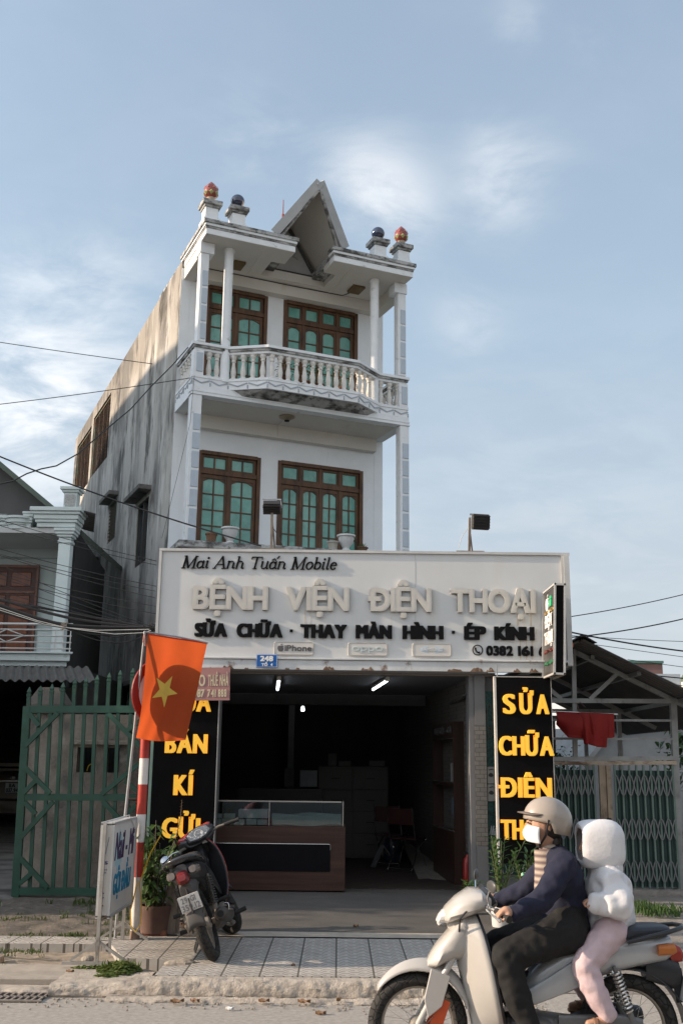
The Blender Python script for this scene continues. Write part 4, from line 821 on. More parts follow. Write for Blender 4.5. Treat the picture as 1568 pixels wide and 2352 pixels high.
# projecting box sign on the right
PS = thing('projecting_sign', 'narrow black box sign with silver frame sticking out from the signboard', 'sign', (2.42, 12.1, 2.65))
psf = M('mirror_black_panel', (.05, .047, .043), .35, .3, 3, spec=.35, stain=[((.085, .08, .072), .5, .62, 2.0, (1, 1.5, .5))])
T = Matrix.Translation((2.40, 11.78, 2.65)) @ Matrix.Rotation(R(2.4), 4, 'Y')
mb = MB(); mb.T = T; mb.box((.012, .012, .015), (.10, .68, 1.0)); mb.build('sign_box', psf, PS); mb = MB(); mb.T = T; mb.box((.013, .006, .013), (.099, .011, 1.002)); mb.build('black_edge_panel', yels, PS)
mb = MB(); mb.T = T
for a, b in (((0, 0, 0), (0, 0, 1.015)), ((.112, 0, 0), (.112, 0, 1.015)), ((0, .69, 0), (0, .69, 1.015)), ((.112, .69, 0), (.112, .69, 1.015)), ((0, 0, 0), (.112, 0, 0)), ((0, 0, 1.015), (.112, 0, 1.015)), ((0, 0, 0), (0, .69, 0)), ((0, 0, 1.015), (0, .69, 1.015)), ((.112, 0, 0), (.112, .69, 0)), ((.112, 0, 1.015), (.112, .69, 1.015))): mb.bar(a, b, .022, ext=.010)
mb.build('silver_frame', alu, PS)
T2 = T @ Matrix.Translation((.012, .68, 0)) @ Matrix.Rotation(R(-90), 4, 'Z')      # face looking to -X; text x runs towards the viewer
def face_text(w, a, b, z, c, mat, nm, bold=.006):
    mb = MB(); text(mb, w, a, b, z, c, 0, .012, bold=bold, boldz=bold*.6, gap=.1, M4=T2); mb.build(nm, mat, PS)
wl_ = M('white_acrylic', (.78, .77, .74), .4)
face_text("ĐIỆN", .10, .50, .575, .135, wl_, 'white_lettering', .012); face_text("THOẠI", .07, .56, .375, .135, wl_, 'white_lettering', .012)
mb = MB(); mb.T = T2; apple(mb, .20, 0, .855, 2.0, .012); mb.build('fruit_emblem', wl_, PS)
mb = MB(); mb.T = T2; mb.prism([(.33, .80), (.45, .80), (.45, .88), (.33, .88)], -.012, 0, 'Y'); mb.prism([(.335, .888), (.445, .888), (.43, .915), (.39, .93), (.35, .915)], -.012, 0, 'Y'); mb.build('robot_emblem', M('emblem_green', (.03, .42, .17), .4), PS)
face_text("SỬA CHỮA", .07, .60, .735, .03, M('gold_dots', (.42, .28, .10), .5), 'gold_lettering', .003)
for _w, _a, _b in (("BÁN", .05, .26), ("MUA", .34, .60)): face_text(_w, _a, _b, .275, .03, M('dull_red_letters', (.20, .06, .05), .5), 'red_lettering', .003)
face_text("PHỤ KIỆN", .10, .58, .135, .03, M('dull_green_letters', (.05, .22, .11), .5), 'green_lettering', .003)
mb = MB(); mb.T = T
for z in (.12, .36, .62, .9): mb.lathe([(.006, -.014), (.006, -.009)], (.0, 0, z), 8, axis='Y'); mb.lathe([(.006, -.014), (.006, -.009)], (.112, 0, z), 8, axis='Y')
mb.build('frame_screws', M('screw_steel', (.7, .7, .7), .3, metal=.8), PS)
# flood lamps on the signboard
ribm = M('lamp_black', (.035, .032, .03), .5, .2, 5)
def flood(label, x, lean, boxc, tilt, yaw):
    t = thing('flood_lamp', label, 'flood lamp', (x, 12.55, 4.168), group='flood lamps standing on the signboard')
    mb = MB(); mb.box((x-.16, 12.5, 4.169), (x+.18, 12.56, 4.185)); mb.bar((x, 12.53, 4.186), (boxc[0]+lean, 12.53, boxc[2]+.07), .03); mb.bar((x+.04, 12.56, 4.186), (boxc[0]+lean, 12.55, boxc[2]-.1), .018); mb.build('lamp_post', M('rusty_post', (.20, .16, .13), .7, .3, 8), t)
    T = Matrix.Translation(boxc) @ Matrix.Rotation(R(yaw), 4, 'Z') @ Matrix.Rotation(R(tilt), 4, 'X')
    mb = MB(); mb.T = T; mb.box((-.105, -.03, -.095), (.105, .03, .095), ch=.008)
    for k in range(15): mb.box((-.105+k*.0145, -.052, -.08), (-.100+k*.0145, -.03, .08))
    for k in range(5): mb.box((-.11, -.049, -.075+k*.036), (.11, -.031, -.070+k*.036))
    b = mb.build('lamp_housing', ribm, t); mb = MB(); mb.T = T; mb.box((-.105, .0305, -.08), (.105, .036, .08)); mb.build('lamp_glass', M('lamp_glass', (.35, .36, .36), .1, spec=.7), b)
    mb = MB(); mb.bar((boxc[0]-.12, 12.53, boxc[2]+.115), (boxc[0]+.11, 12.53, boxc[2]+.105), .028, .014); mb.tube([(boxc[0]-.11, 12.53, boxc[2]+.11), (boxc[0]-.118, 12.53, boxc[2])], .005, 5); mb.tube([(boxc[0]+.105, 12.53, boxc[2]+.10), (boxc[0]+.118, 12.53, boxc[2])], .005, 5); mb.build('lamp_bracket', galv, t)
    return t
fl = flood('ribbed flood lamp on a straight post before the left upstairs window', -.85, .0, (-.855, 12.50, 4.70), 62, 0)
mb = MB(); mb.tube([(-.84, 12.5, 4.45), (-.76, 12.5, 4.33), (-.70, 12.5, 4.19)], .005, 5); mb.build('lamp_wire', cable, fl)
fl = flood('ribbed flood lamp leaning on a bent post against open sky', 1.565, -.12, (1.70, 12.46, 4.535), 8, 12)
mb = MB(); mb.tube([(1.54, 12.5, 4.46), (1.47, 12.5, 4.35), (1.43, 12.5, 4.22)], .005, 5); mb.build('lamp_wire', M('pale_wire', (.55, .55, .55), .5), fl)
# ------------------------------------------------------------------ the shop room below
SHOP = thing('shop_room', 'dark open-fronted shop room with tiled walls under the signboard', 'shop', (0, 12.6, .19))
walltile = M('pale_wall_tile', (.34, .31, .285), .35, .08, 4)
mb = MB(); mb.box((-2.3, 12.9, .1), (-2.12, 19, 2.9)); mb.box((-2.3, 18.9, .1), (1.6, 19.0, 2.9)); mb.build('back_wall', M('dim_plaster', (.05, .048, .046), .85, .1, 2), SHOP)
def brick_wall_mat():
    m = M('embossed_tile', (.15, .14, .128), .5, .12, 8); n, l = m.node_tree.nodes, m.node_tree.links; b = n['Principled BSDF']; src = b.inputs['Base Color'].links[0].from_socket
    tc = n.new('ShaderNodeTexCoord'); mp = n.new('ShaderNodeMapping'); mp.inputs['Rotation'].default_value = (R(90), 0, R(0)); l.new(tc.outputs['Object'], mp.inputs[0])
    bk = n.new('ShaderNodeTexBrick'); bk.inputs['Scale'].default_value = 5.0; bk.inputs['Mortar Size'].default_value = .018; l.new(mp.outputs[0], bk.inputs['Vector']); bk.inputs['Color1'].default_value = (1, 1, 1, 1); bk.inputs['Color2'].default_value = (.85, .85, .85, 1); bk.inputs['Mortar'].default_value = (.4, .4, .4, 1)
    mx = n.new('ShaderNodeMixRGB'); mx.blend_type = 'MULTIPLY'; mx.inputs[0].default_value = 1; l.new(src, mx.inputs[1]); l.new(bk.outputs['Color'], mx.inputs[2]); l.new(mx.outputs[0], b.inputs['Base Color']); return m
bwm = brick_wall_mat()
mb = MB(); mb.prism([(1.68, 12.80), (1.80, 12.80), (1.3, 19), (1.05, 19)], .1, 2.9, 'Z'); mb.build('side_wall', bwm, SHOP)
mb = MB(); mb.box((1.60, 12.58, .74), (1.73, 12.78, 2.10)); mb.build('tiled_pier', bwm, SHOP); mb = MB(); mb.box((1.601, 12.582, .19), (1.729, 12.779, .738)); mb.box((1.601, 12.582, 2.102), (1.729, 12.779, 2.7)); mb.box((1.54, 12.60, .19), (1.598, 12.9, 2.70)); mb.box((1.73, 12.65, .19), (2.44, 12.9, 2.7)); mb.box((-2.14, 12.50, .19), (-1.42, 12.9, 2.7)); mb.build('pier', M('grey_pier', (.13, .13, .132), .8, .12, 3), SHOP)
ceilm = M('ceiling_sheet', (.22, .23, .25), .5, .06, 3)
mb = MB(); mb.add([(-2.2, 12.53, 2.70), (1.75, 12.53, 2.70), (1.6, 16.0, 2.655), (-2.2, 16.0, 2.655), (-2.2, 12.53, 2.74), (1.75, 12.53, 2.74), (1.6, 16.0, 2.70), (-2.2, 16.0, 2.70)], [(0, 1, 2, 3), (7, 6, 5, 4), (0, 4, 5, 1), (2, 6, 7, 3), (1, 5, 6, 2), (0, 3, 7, 4)]); mb.build('ceiling', ceilm, SHOP)
mb = MB(); mb.box((-2.2, 12.535, 2.695), (1.85, 12.58, 2.712)); mb.box((-2.2, 12.59, 2.675), (1.85, 12.66, 2.70)); mb.build('shutter_box', M('brown_grey_shutter', (.20, .175, .15), .6, .1, 5), SHOP)
mb = MB(); mb.box((-2.1, 16.02, 2.50), (1.3, 16.2, 2.9)); mb.box((-2.1, 16.2, 2.86), (1.3, 18.9, 2.9)); mb.build('ceiling_beam', M('dim_beam', (.1, .1, .1), .85), SHOP)
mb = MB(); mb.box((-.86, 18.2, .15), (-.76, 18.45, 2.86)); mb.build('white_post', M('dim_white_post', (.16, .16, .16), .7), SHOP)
def floor_mat():
    m = M('brown_floor_tile', (.032, .022, .018), .7, .15, 6, spec=.5); n, l = m.node_tree.nodes, m.node_tree.links; b = n['Principled BSDF']; src = b.inputs['Base Color'].links[0].from_socket
    tc = n.new('ShaderNodeTexCoord'); mp = n.new('ShaderNodeMapping'); mp.inputs['Rotation'].default_value = (0, 0, R(32)); l.new(tc.outputs['Object'], mp.inputs[0])
    bk = n.new('ShaderNodeTexBrick'); bk.offset = 0; bk.inputs['Scale'].default_value = 2.2; bk.inputs['Mortar Size'].default_value = .012; bk.inputs['Brick Width'].default_value = .5; bk.inputs['Row Height'].default_value = .5; l.new(mp.outputs[0], bk.inputs['Vector']); bk.inputs['Color1'].default_value = (1, 1, 1, 1); bk.inputs['Color2'].default_value = (.9, .9, .9, 1); bk.inputs['Mortar'].default_value = (3, 3, 3, 1)
    mx = n.new('ShaderNodeMixRGB'); mx.blend_type = 'MULTIPLY'; mx.inputs[0].default_value = 1; l.new(src, mx.inputs[1]); l.new(bk.outputs['Color'], mx.inputs[2]); l.new(mx.outputs[0], b.inputs['Base Color']); return m
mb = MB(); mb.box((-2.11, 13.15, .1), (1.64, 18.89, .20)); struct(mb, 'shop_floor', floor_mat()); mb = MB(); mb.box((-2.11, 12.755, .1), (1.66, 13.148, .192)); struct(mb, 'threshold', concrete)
tubem = emitter('lit_tube', (.86, .93, 1.0), 3.0)
def tube_light(label, a, b):
    t = thing('tube_light', label, 'tube light', a, group='lit tube lights on the shop ceiling'); a, b = Vector(a), Vector(b); d = (b-a).normalized()
    mb = MB(); mb.bar(a+Vector((0, 0, .022)), b+Vector((0, 0, .022)), .05, .03); mb.bar(a-d*.05+Vector((0, 0, .015)), a-d*.002+Vector((0, 0, .015)), .05, .05); mb.build('fitting', M('tube_fitting', (.5, .5, .48), .4), t); mb = MB(); mb.tube([a, b], .017, 10); mb.build('tube', tubem, t)
tube_light('lit white tube light on the ceiling, pointing straight into the shop', (-.75, 13.1, 2.645), (-.835, 14.3, 2.605)); tube_light('lit white tube light on the ceiling, running slantwise at the right', (.59, 13.1, 2.650), (.455, 14.3, 2.62))
t = thing('hanging_bulb', 'single bare white bulb glowing deep inside the dark shop', 'light bulb', (-.60, 17.5, 2.48)); mb = MB(); mb.lathe([(.012, 2.47), (.028, 2.475), (.030, 2.50), (.024, 2.53), (.014, 2.55)], (-.60, 17.5, 0), 14); mb.build('bulb', emitter('lit_bulb', (.9, .95, 1.0), 5), t, smooth=True); mb = MB(); mb.lathe([(.03, 2.552), (.035, 2.60), (.012, 2.64), (.008, 2.86)], (-.60, 17.5, 0), 10); mb.build('bulb_holder', black, t)
# counter with a glass case
CT = thing('shop_counter', 'dark wood shop counter carrying a glass display case', 'counter', (-.7, 13.0, .2))
cw = M('walnut_laminate', (.055, .028, .020), .35, .45, 3.0, stretch=(.35, 1, 6), stain=[((.045, .024, .018), .5, .66, 3.5, (.3, 1, 7))])
mb = MB(); mb.box((-1.72, 12.78, .205), (.09, 13.35, .92)); mb.build('counter_body', cw, CT, bevel=.006)
mb = MB(); mb.prism([(-1.70, .42), (-.085, .42), (-.085, .71), (-.10, .722), (-1.70, .722)], 12.768, 12.7795, 'Y'); mb.build('front_panel', M('black_gloss_panel', (.006, .006, .008), .4, spec=.1), CT, bevel=.003)
mb = MB(); mb.tube([(-1.70, 12.765, .724), (-.10, 12.765, .724), (-.083, 12.765, .71), (-.083, 12.765, .66)], .0035, 5); mb.build('panel_trim', steel, CT)
mb = MB(); mb.box((-1.70, 12.80, .925), (.06, 12.806, 1.19)); mb.box((.056, 12.807, .925), (.062, 13.30, 1.19)); mb.box((-1.70, 12.80, 1.191), (.062, 13.30, 1.198)); gcase = mb.build('glass_case', glass('case_glass', (.86, .92, .92), .03), CT)
mb = MB(); mb.bar((-1.70, 12.798, 1.20), (.04, 12.798, 1.20), .016, .016); mb.bar((.06, 12.797, .925), (.06, 12.797, 1.20), .010); mb.bar((-.807, 12.797, .925), (-.807, 12.797, 1.20), .010); mb.bar((.06, 12.80, 1.20), (.06, 13.30, 1.20), .012); mb.build('case_edge', steel, gcase)
mb = MB(); mb.grid(lambda s, t: Vector((-.78+.82*s, 12.83+.42*t, .925+.115*(1 if .08 < t else 0)+.012*math.sin(9*s+3*t)+.01*s)), 24, 12); solo(mb, 'folded_cloth', M('grey_cloth', (.26, .30, .30), .9, .1, 6), 'pale grey cloth lying inside the glass case', 'cloth', solid=.004)
bx = M('phone_box_white', (.38, .38, .39), .5, .15, 9)
for i, (x, z, w, h) in enumerate(((-1.42, .928, .10, .065), (-1.30, .928, .12, .07), (-1.16, .928, .13, .06), (-1.02, .928, .12, .065), (-.89, .928, .12, .06), (-1.44, 1.0, .14, .05), (-1.28, 1.0, .13, .052))):
    mb = MB(); mb.box((x-w/2, 12.83, z), (x+w/2, 12.92, z+h), ch=.004); solo(mb, 'phone_box', bx, 'small white phone box stacked inside the glass case', 'box', 'phone boxes in the glass case')
mb = MB(); mb.box((-1.18, 12.90, 1.0), (-.83, 13.1, 1.10), ch=.004); solo(mb, 'phone_box', bx, 'wide pale carton on top of the phone boxes in the case', 'box')
# things further inside
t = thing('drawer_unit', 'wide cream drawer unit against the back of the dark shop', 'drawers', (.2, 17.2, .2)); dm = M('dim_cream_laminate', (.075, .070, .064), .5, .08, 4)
mb = MB(); mb.box((-.33, 17.2, .2), (.80, 17.7, 1.60)); mb.build('case', dm, t, bevel=.01)
for i in range(4):
    for j in range(2):
        mb = MB(); mb.box((-.32+.56*j, 17.18, .24+.335*i), (.22+.56*j, 17.199, .555+.335*i), ch=.004); d = mb.build('drawer', dm, t); mb = MB(); mb.box((-.11+.56*j, 17.17, .40+.335*i), (.02+.56*j, 17.181, .41+.335*i)); mb.build('handle', dark, d)
t = thing('display_cabinet', 'tall dark wood cabinet with glass shelves by the right wall of the shop', 'cabinet', (1.55, 14.2, .2)); wd = M('dark_cabinet_wood', (.04, .020, .015), .4, .35, 3, stretch=(3, 3, .3))
T = Matrix.Translation((1.456, 13.63, .2)) @ Matrix.Rotation(R(6), 4, 'Z')
mb = MB(); mb.T = T; mb.box((0, 0, 0), (.21, .03, 1.98)); mb.box((0, 1.35, 0), (.21, 1.38, 1.98)); mb.box((.19, .03, 0), (.21, 1.35, 1.98)); mb.box((0, .03, 0), (.19, 1.35, .62)); mb.box((0, .03, 1.78), (.19, 1.35, 1.98)); mb.box((0, .03, 1.18), (.19, 1.35, 1.22)); mb.build('cabinet_body', wd, t)
mb = MB(); mb.T = T; mb.bar((.0, .03, 1.23), (.0, 1.35, 1.23), .012); mb.bar((.0, .03, .63), (.0, 1.35, .63), .012); mb.bar((.0, .03, 1.77), (.0, 1.35, 1.77), .008); mb.build('shelf_edge', steel, t); mb = MB(); mb.T = T @ Matrix.Translation((0, 1.30, 0)) @ Matrix.Rotation(R(-90), 4, 'Z'); text(mb, "PHỤ KIỆN - GIÁ", .06, 1.2, 1.85, .07, 0, .004, bold=.003, boldz=.003); mb.build('cabinet_lettering', M('dim_letter', (.12, .12, .12), .5), t)
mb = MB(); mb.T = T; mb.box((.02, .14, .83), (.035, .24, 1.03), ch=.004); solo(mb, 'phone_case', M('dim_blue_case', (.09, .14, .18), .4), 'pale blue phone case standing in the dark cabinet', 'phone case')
mb = MB(); mb.T = T
for k, hh in enumerate((.22, .2, .24)): mb.box((.03, .12+.09*k, 1.222), (.10, .17+.09*k, 1.222+hh))
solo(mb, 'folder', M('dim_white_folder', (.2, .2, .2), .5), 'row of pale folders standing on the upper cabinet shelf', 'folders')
chrome = M('chrome', (.75, .75, .76), .12, .05, 5, metal=1.0); redv = M('red_vinyl', (.032, .006, .005), .45, .1, 6)
def fold_chair(label, x, y, rz):
    t = thing('folding_chair', label, 'chair', (x, y, .2), (0, 0, rz), 'red folding chairs leaning in the shop', local=True); mb = MB(); mb.box((-.2, -.19, .42), (.2, .18, .445), ch=.01); mb.build('seat', redv, t); mb = MB(); mb.box((-.19, .20, .62), (.19, .225, .84), ch=.012); mb.build('backrest', redv, t)
    for s in (-1, 1):
        mb = MB(); mb.tube([(s*.19, .26, .86), (s*.20, .17, .45), (s*.21, -.22, 0)], .011, 7); mb.build('leg', chrome, t); mb = MB(); mb.tube([(s*.18, -.20, .43), (s*.18, .05, .30), (s*.185, .28, 0)], .011, 7); mb.build('leg', chrome, t)
    mb = MB(); mb.tube([(-.2, -.20, .415), (.2, -.20, .415)], .011, 7); mb.tube([(-.185, .26, .05), (.185, .26, .05)], .009, 7); mb.build('stretcher', chrome, t)
fold_chair('red folding chair with bright chrome legs by the cabinet', .98, 15.3, R(150)); fold_chair('red folding chair half hidden behind another folding chair', .80, 16.1, R(160))
t = thing('fire_extinguisher', 'red fire extinguisher standing by the right pier of the shop', 'fire extinguisher', (1.54, 13.0, .195)); mb = MB(); mb.lathe([(.052, .196), (.055, .21), (.055, .52), (.045, .56), (.022, .59), (.02, .61)], (1.54, 13.0, 0), 18); mb.build('cylinder', M('extinguisher_red', (.22, .012, .01), .3), t, smooth=True); mb = MB(); mb.box((1.50, 12.985, .61), (1.58, 13.01, .635)); mb.tube([(1.56, 12.98, .615), (1.60, 12.96, .55), (1.60, 12.95, .40)], .009, 6); mb.build('valve', black, t)
mb = MB(); mb.lathe([(.13, .2), (.14, .22), (.14, .45), (.12, .5), (.05, .55), (.04, .6)], (.85, 16.9, 0), 16); solo(mb, 'water_bottle', M('dim_blue_plastic', (.03, .05, .08), .2), 'large blue water bottle standing deep in the shop', 'water bottle', smooth=True)
mb = MB(); mb.box((-.60, 16.9, 1.28), (-.33, 17.1, 1.53), ch=.006); solo(mb, 'device_box', M('pale_blue_device', (.16, .18, .19), .4), 'small pale box with grey lid standing behind the display case', 'box')
mb = MB(); mb.box((-1.55, 16.8, .2), (-.25, 17.3, 1.25)); solo(mb, 'glass_counter', M('dim_back_counter', (.03, .028, .026), .4), 'low dark glass counter standing behind the glass display case', 'counter')
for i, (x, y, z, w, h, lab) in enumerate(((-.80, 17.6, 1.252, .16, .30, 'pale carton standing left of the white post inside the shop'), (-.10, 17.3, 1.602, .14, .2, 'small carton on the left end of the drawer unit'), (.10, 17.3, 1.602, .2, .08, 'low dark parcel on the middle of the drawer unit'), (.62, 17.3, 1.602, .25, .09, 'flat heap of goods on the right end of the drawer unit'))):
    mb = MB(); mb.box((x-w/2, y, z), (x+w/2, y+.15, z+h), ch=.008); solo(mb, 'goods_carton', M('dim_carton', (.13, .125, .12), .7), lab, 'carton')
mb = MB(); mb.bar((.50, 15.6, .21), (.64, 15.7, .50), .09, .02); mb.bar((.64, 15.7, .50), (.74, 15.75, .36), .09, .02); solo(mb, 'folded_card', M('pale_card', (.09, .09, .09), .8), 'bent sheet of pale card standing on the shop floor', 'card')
# green poster at the right pier
GP = thing('green_poster', 'dark green mottled poster with two eye pictures, behind the right letter board', 'poster', (2.05, 12.63, .42))
mb = MB(); mb.box((1.732, 12.62, .43), (2.46, 12.648, 2.50)); mb.build('poster_sheet', M('mottled_green', (.018, .062, .055), .6, .5, 28, stain=[((.008, .02, .02), .5, .62, 40, (1, 1, 1))]), GP)
for zc in (1.53, 1.33):
    mb = MB(); mb.box((1.742, 12.612, zc-.095), (1.825, 12.619, zc+.095), ch=.003); e = mb.build('eye_picture', M('pale_picture', (.30, .29, .27), .5, .08, 20), GP)
    mb = MB(); mb.prism([(1.75, zc), (1.775, zc+.028), (1.80, zc+.02), (1.815, zc-.005), (1.79, zc-.022), (1.765, zc-.016)], 12.6095, 12.6115, 'Y'); mb.prism([(1.748, zc+.06), (1.80, zc+.075), (1.82, zc+.06), (1.80, zc+.062), (1.77, zc+.055)], 12.6095, 12.6115, 'Y'); mb.build('eye_print', M('eye_black', (.03, .03, .03), .5), e)
mb = MB()
for cz, rx, rz_ in ((2.2, .030, .16), (2.02, .022, .06)): mb.tube([(1.785+rx*math.cos(t*.42), 12.616, cz+rz_*math.sin(t*.42)) for t in range(15)], .0035, 5, closed=True)
mb.build('scroll_print', M('brown_scroll', (.11, .08, .06), .6), GP)
mb = MB(); text(mb, "Nhận", 1.75, 1.84, .86, .10, 12.62, .003, bold=.002, boldz=.001, shear=.25); 
for k in range(9): mb.tube([(1.76+.078*k+.022*math.cos(t*.63), 12.617, .49+.05*math.sin(t*.63)+.01*math.sin(k*2)) for t in range(10)], .004, 5, closed=True)
mb.build('white_script', M('script_white', (.38, .40, .39), .6), GP)
# pots and plants in front of the right pier
def leaf_blade(mb, p, d, L, w, droop=.2, fold=.25):
    d = Vector(d).normalized(); s = d.cross(Vector((0, 0, 1))); s = s.normalized() if s.length > .05 else Vector((1, 0, 0)); u = s.cross(d).normalized(); p = Vector(p)
    a = p; m1 = p+d*L*.35+u*0.02*L; m2 = p+d*L*.7-Vector((0, 0, droop*L*.25)); e = p+d*L-Vector((0, 0, droop*L*.6))
    mb.add([a, m1+s*w*.5+u*w*fold, m2+s*w*.36+u*w*fold*.6, e, m2-s*w*.36+u*w*fold*.6, m1-s*w*.5+u*w*fold, m1, m2], [(0, 1, 6), (1, 2, 7, 6), (2, 3, 7), (3, 4, 7), (4, 5, 6, 7), (5, 0, 6)])
def zz_plant(label, x, y, z, potr, poth, potm, n, h, potname='white bucket pot'):
    t = thing('potted_plant', label, 'potted plant', (x, y, z)); mb = MB(); mb.lathe([(potr*.80, z+.001), (potr*.84, z+.02), (potr*.97, z+poth-.03), (potr*1.06, z+poth-.025), (potr*1.06, z+poth), (potr*.95, z+poth), (potr*.9, z+poth-.04)], (x, y, 0), 24); mb.build('pot', potm, t, smooth=True)
    st = MB(); lf = MB()
    for i in range(n):
        a = random.uniform(0, 6.28); rr = random.uniform(.1, .7)*potr; L = h*random.uniform(.6, 1); le = random.uniform(.08, .42); pts = []
        for k in range(7): f = k/6; pts.append(Vector((x+rr*math.cos(a)*.6+L*le*f**1.6*math.cos(a), y+rr*math.sin(a)*.6+L*le*f**1.6*math.sin(a)*.7, z+poth-.04+L*f)))
        st.tube(pts, [.009*(1-.6*k/6) for k in range(7)], 6)
        for k in range(2, 14):
            f = k/14; i0 = min(5, int(f*6)); q = pts[i0].lerp(pts[i0+1], f*6-i0); sd = 1 if k % 2 else -1; ax = (pts[i0+1]-pts[i0]).normalized(); s = ax.cross(Vector((math.sin(a*3), math.cos(a*3), .2))).normalized()
            leaf_blade(lf, q, s*sd+ax*.7, .10*random.uniform(.8, 1.2), .030, .15)
    st.build('stem', M('plant_stem', (.09, .11, .04), .6), t, smooth=True); lf.build('leaves', M('glossy_leaf', (.045, .105, .025), .35, .4, 12, transl=.2), t); return t
whitepot = M('white_enamel', (.55, .55, .53), .4, .08, 5, stain=[((.3, .27, .22), .62, .8, 6, (1, 1, 1))])
zz_plant('tallest feathery plant in a white bucket before the tiled pier', 1.56, 10.55, az(10.55), .105, .30, whitepot, 9, .60); zz_plant('bushy plant in a white pot below the right black letter board', 1.84, 10.75, az(10.75), .11, .27, whitepot, 10, .50); zz_plant('small spidery plant in a grey pot beside the white buckets', 1.36, 11.2, az(11.2), .06, .14, M('grey_plastic_pot', (.16, .16, .17), .6), 6, .25)
mb = MB(); mb.box((1.84, 11.0, .46), (2.02, 11.1, .60), ch=.02); solo(mb, 'plastic_bag', M('green_white_bag', (.10, .42, .22), .4, .7, 9, stain=[((.6, .65, .6), .5, .6, 12, (1, 1, 1))]), 'green and white plastic bag tucked among the pot plants', 'bag')
mb = MB(); mb.box((1.80, 11.0, az(11)+.005), (2.06, 11.12, .455)); solo(mb, 'plant_stand', black, 'dark stand carrying the green plastic bag among the pots', 'stand')
t = thing('stool', 'low pale wooden stool standing on the apron edge behind the rider', 'stool', (1.89, 10.25, .14)); sw = M('bare_wood', (.34, .25, .16), .7, .2, 8, stretch=(1, 1, .3)); mb = MB(); mb.box((1.74, 10.12, .37), (2.02, 10.40, .40)); mb.build('seat', sw, t)
for x in (1.77, 1.98):
    for y in (10.15, 10.37): mb = MB(); mb.box((x-.02, y-.02, .15), (x+.02, y+.02, .3695)); mb.build('leg', sw, t)
# pots on the terrace of the second storey (positions in house axes turned into world)
HM = Matrix.Translation((-2.671, 17.5, 0)) @ Matrix.Rotation(math.atan2(.399, .917), 4, 'Z')
def hw(u, v, z): return HM @ Vector((u, v, z))
def terrace_pot(label, u, v, kind, r, h, plant=.0):
    p = hw(u, v, 5.33); x, y, z = p; t = thing('flower_pot', label, 'flower pot', p, group='flower pots on the terrace ledge'); mb = MB()
    if kind == 'urn':
        pr = [(r*.55, 0), (r*.6, .03*h), (r*.38, .14*h), (r*.45, .24*h), (r*.85, .50*h), (r*.95, .86*h), (r*1.12, .9*h), (r*1.12, h), (r*.95, h), (r*.9, .93*h)]; mb.lathe([(a, z+b+.001) for a, b in pr], (x, y, 0), 28)
        for i, q in enumerate(mb.v):
            if (i % 28) % 2 and .3*h < q.z-z < .88*h: q.x = x+(q.x-x)*.93; q.y = y+(q.y-y)*.93
    else: mb.lathe([(a, z+b+.001) for a, b in ((r*.75, 0), (r*.95, .8*h), (r*1.08, .82*h), (r*1.08, h), (r*.93, h), (r*.9, .9*h))], (x, y, 0), 20)
    mb.build('pot', {'urn': M('white_urn', (.58, .585, .58), .5, .08, 7, stain=[((.3, .28, .24), .6, .8, 9, (1, 1, .4))]), 'brown': M('wicker_brown', (.16, .085, .05), .7, .35, 26), 'grey': M('grey_clay', (.36, .34, .30), .8, .15, 7), 'clay': M('dark_clay', (.12, .075, .05), .8, .2, 7)}[kind], t, smooth=(kind != 'brown'))
    if plant:
        lf = MB()
        for i in range(46):
            a = random.uniform(0, 6.28); q = Vector((x+r*.7*math.cos(a)*random.random(), y+r*.7*math.sin(a)*random.random(), z+h*.97)); leaf_blade(lf, q, (math.cos(a)*.7, math.sin(a)*.7, 1.2), plant*random.uniform(.4, 1), .014, .6)
        lf.build('plant', M('pot_green', (.10, .15, .05), .6, .4, 20, transl=.25), t)
terrace_pot('brown wicker-like pot on the terrace ledge, leftmost of the pots', .46, -.02, 'brown', .10, .15); terrace_pot('fluted white urn before the left upstairs window', .79, -.03, 'urn', .145, .28, .12); terrace_pot('plain grey clay pot beside a white urn before the right upstairs window', 2.62, -.30, 'grey', .10, .16); terrace_pot('fluted white urn with weedy plant before the right upstairs window', 2.86, -.34, 'urn', .15, .29, .13); terrace_pot('low dark clay pot with spiky leaves at the right end of the terrace pots', 3.16, -.36, 'clay', .11, .09, .14)
for (u, v, lab, m_, n) in ((1.72, -.1, 'dark climbing plant in a pot behind the middle balusters', (.05, .075, .03), 90), (2.1, -.12, 'reddish leafy plant in a pot behind the middle balusters', (.11, .07, .035), 80), (2.38, -.1, 'small dark green plant in a pot behind the balusters', (.04, .07, .03), 60), (2.85, -.08, 'dry straw-coloured plant in a pot near the right bend of the balustrade', (.22, .155, .09), 90)):
    p = hw(u, v, 8.30); t = thing('balcony_plant', lab, 'potted plant', p, group='pot plants behind the balustrade'); mb = MB(); mb.lathe([(.07, p.z+.001), (.10, p.z+.17), (.11, p.z+.17), (.11, p.z+.19), (.09, p.z+.19)], (p.x, p.y, 0), 14); mb.build('pot', M('terracotta', (.25, .10, .05), .8, .2, 8), t, smooth=True); lf = MB()
    for i in range(n):
        a = random.uniform(0, 6.28); r = random.uniform(.01, .15); q = p+Vector((r*math.cos(a), r*math.sin(a), .18+random.uniform(0, .34))); leaf_blade(lf, q, (math.cos(a), math.sin(a), random.uniform(-.3, .9)), random.uniform(.05, .11), .03, .4)
    lf.build('leaves', M('balcony_leaf_'+lab.split()[0], m_, .6, .4, 15, transl=.2), t)
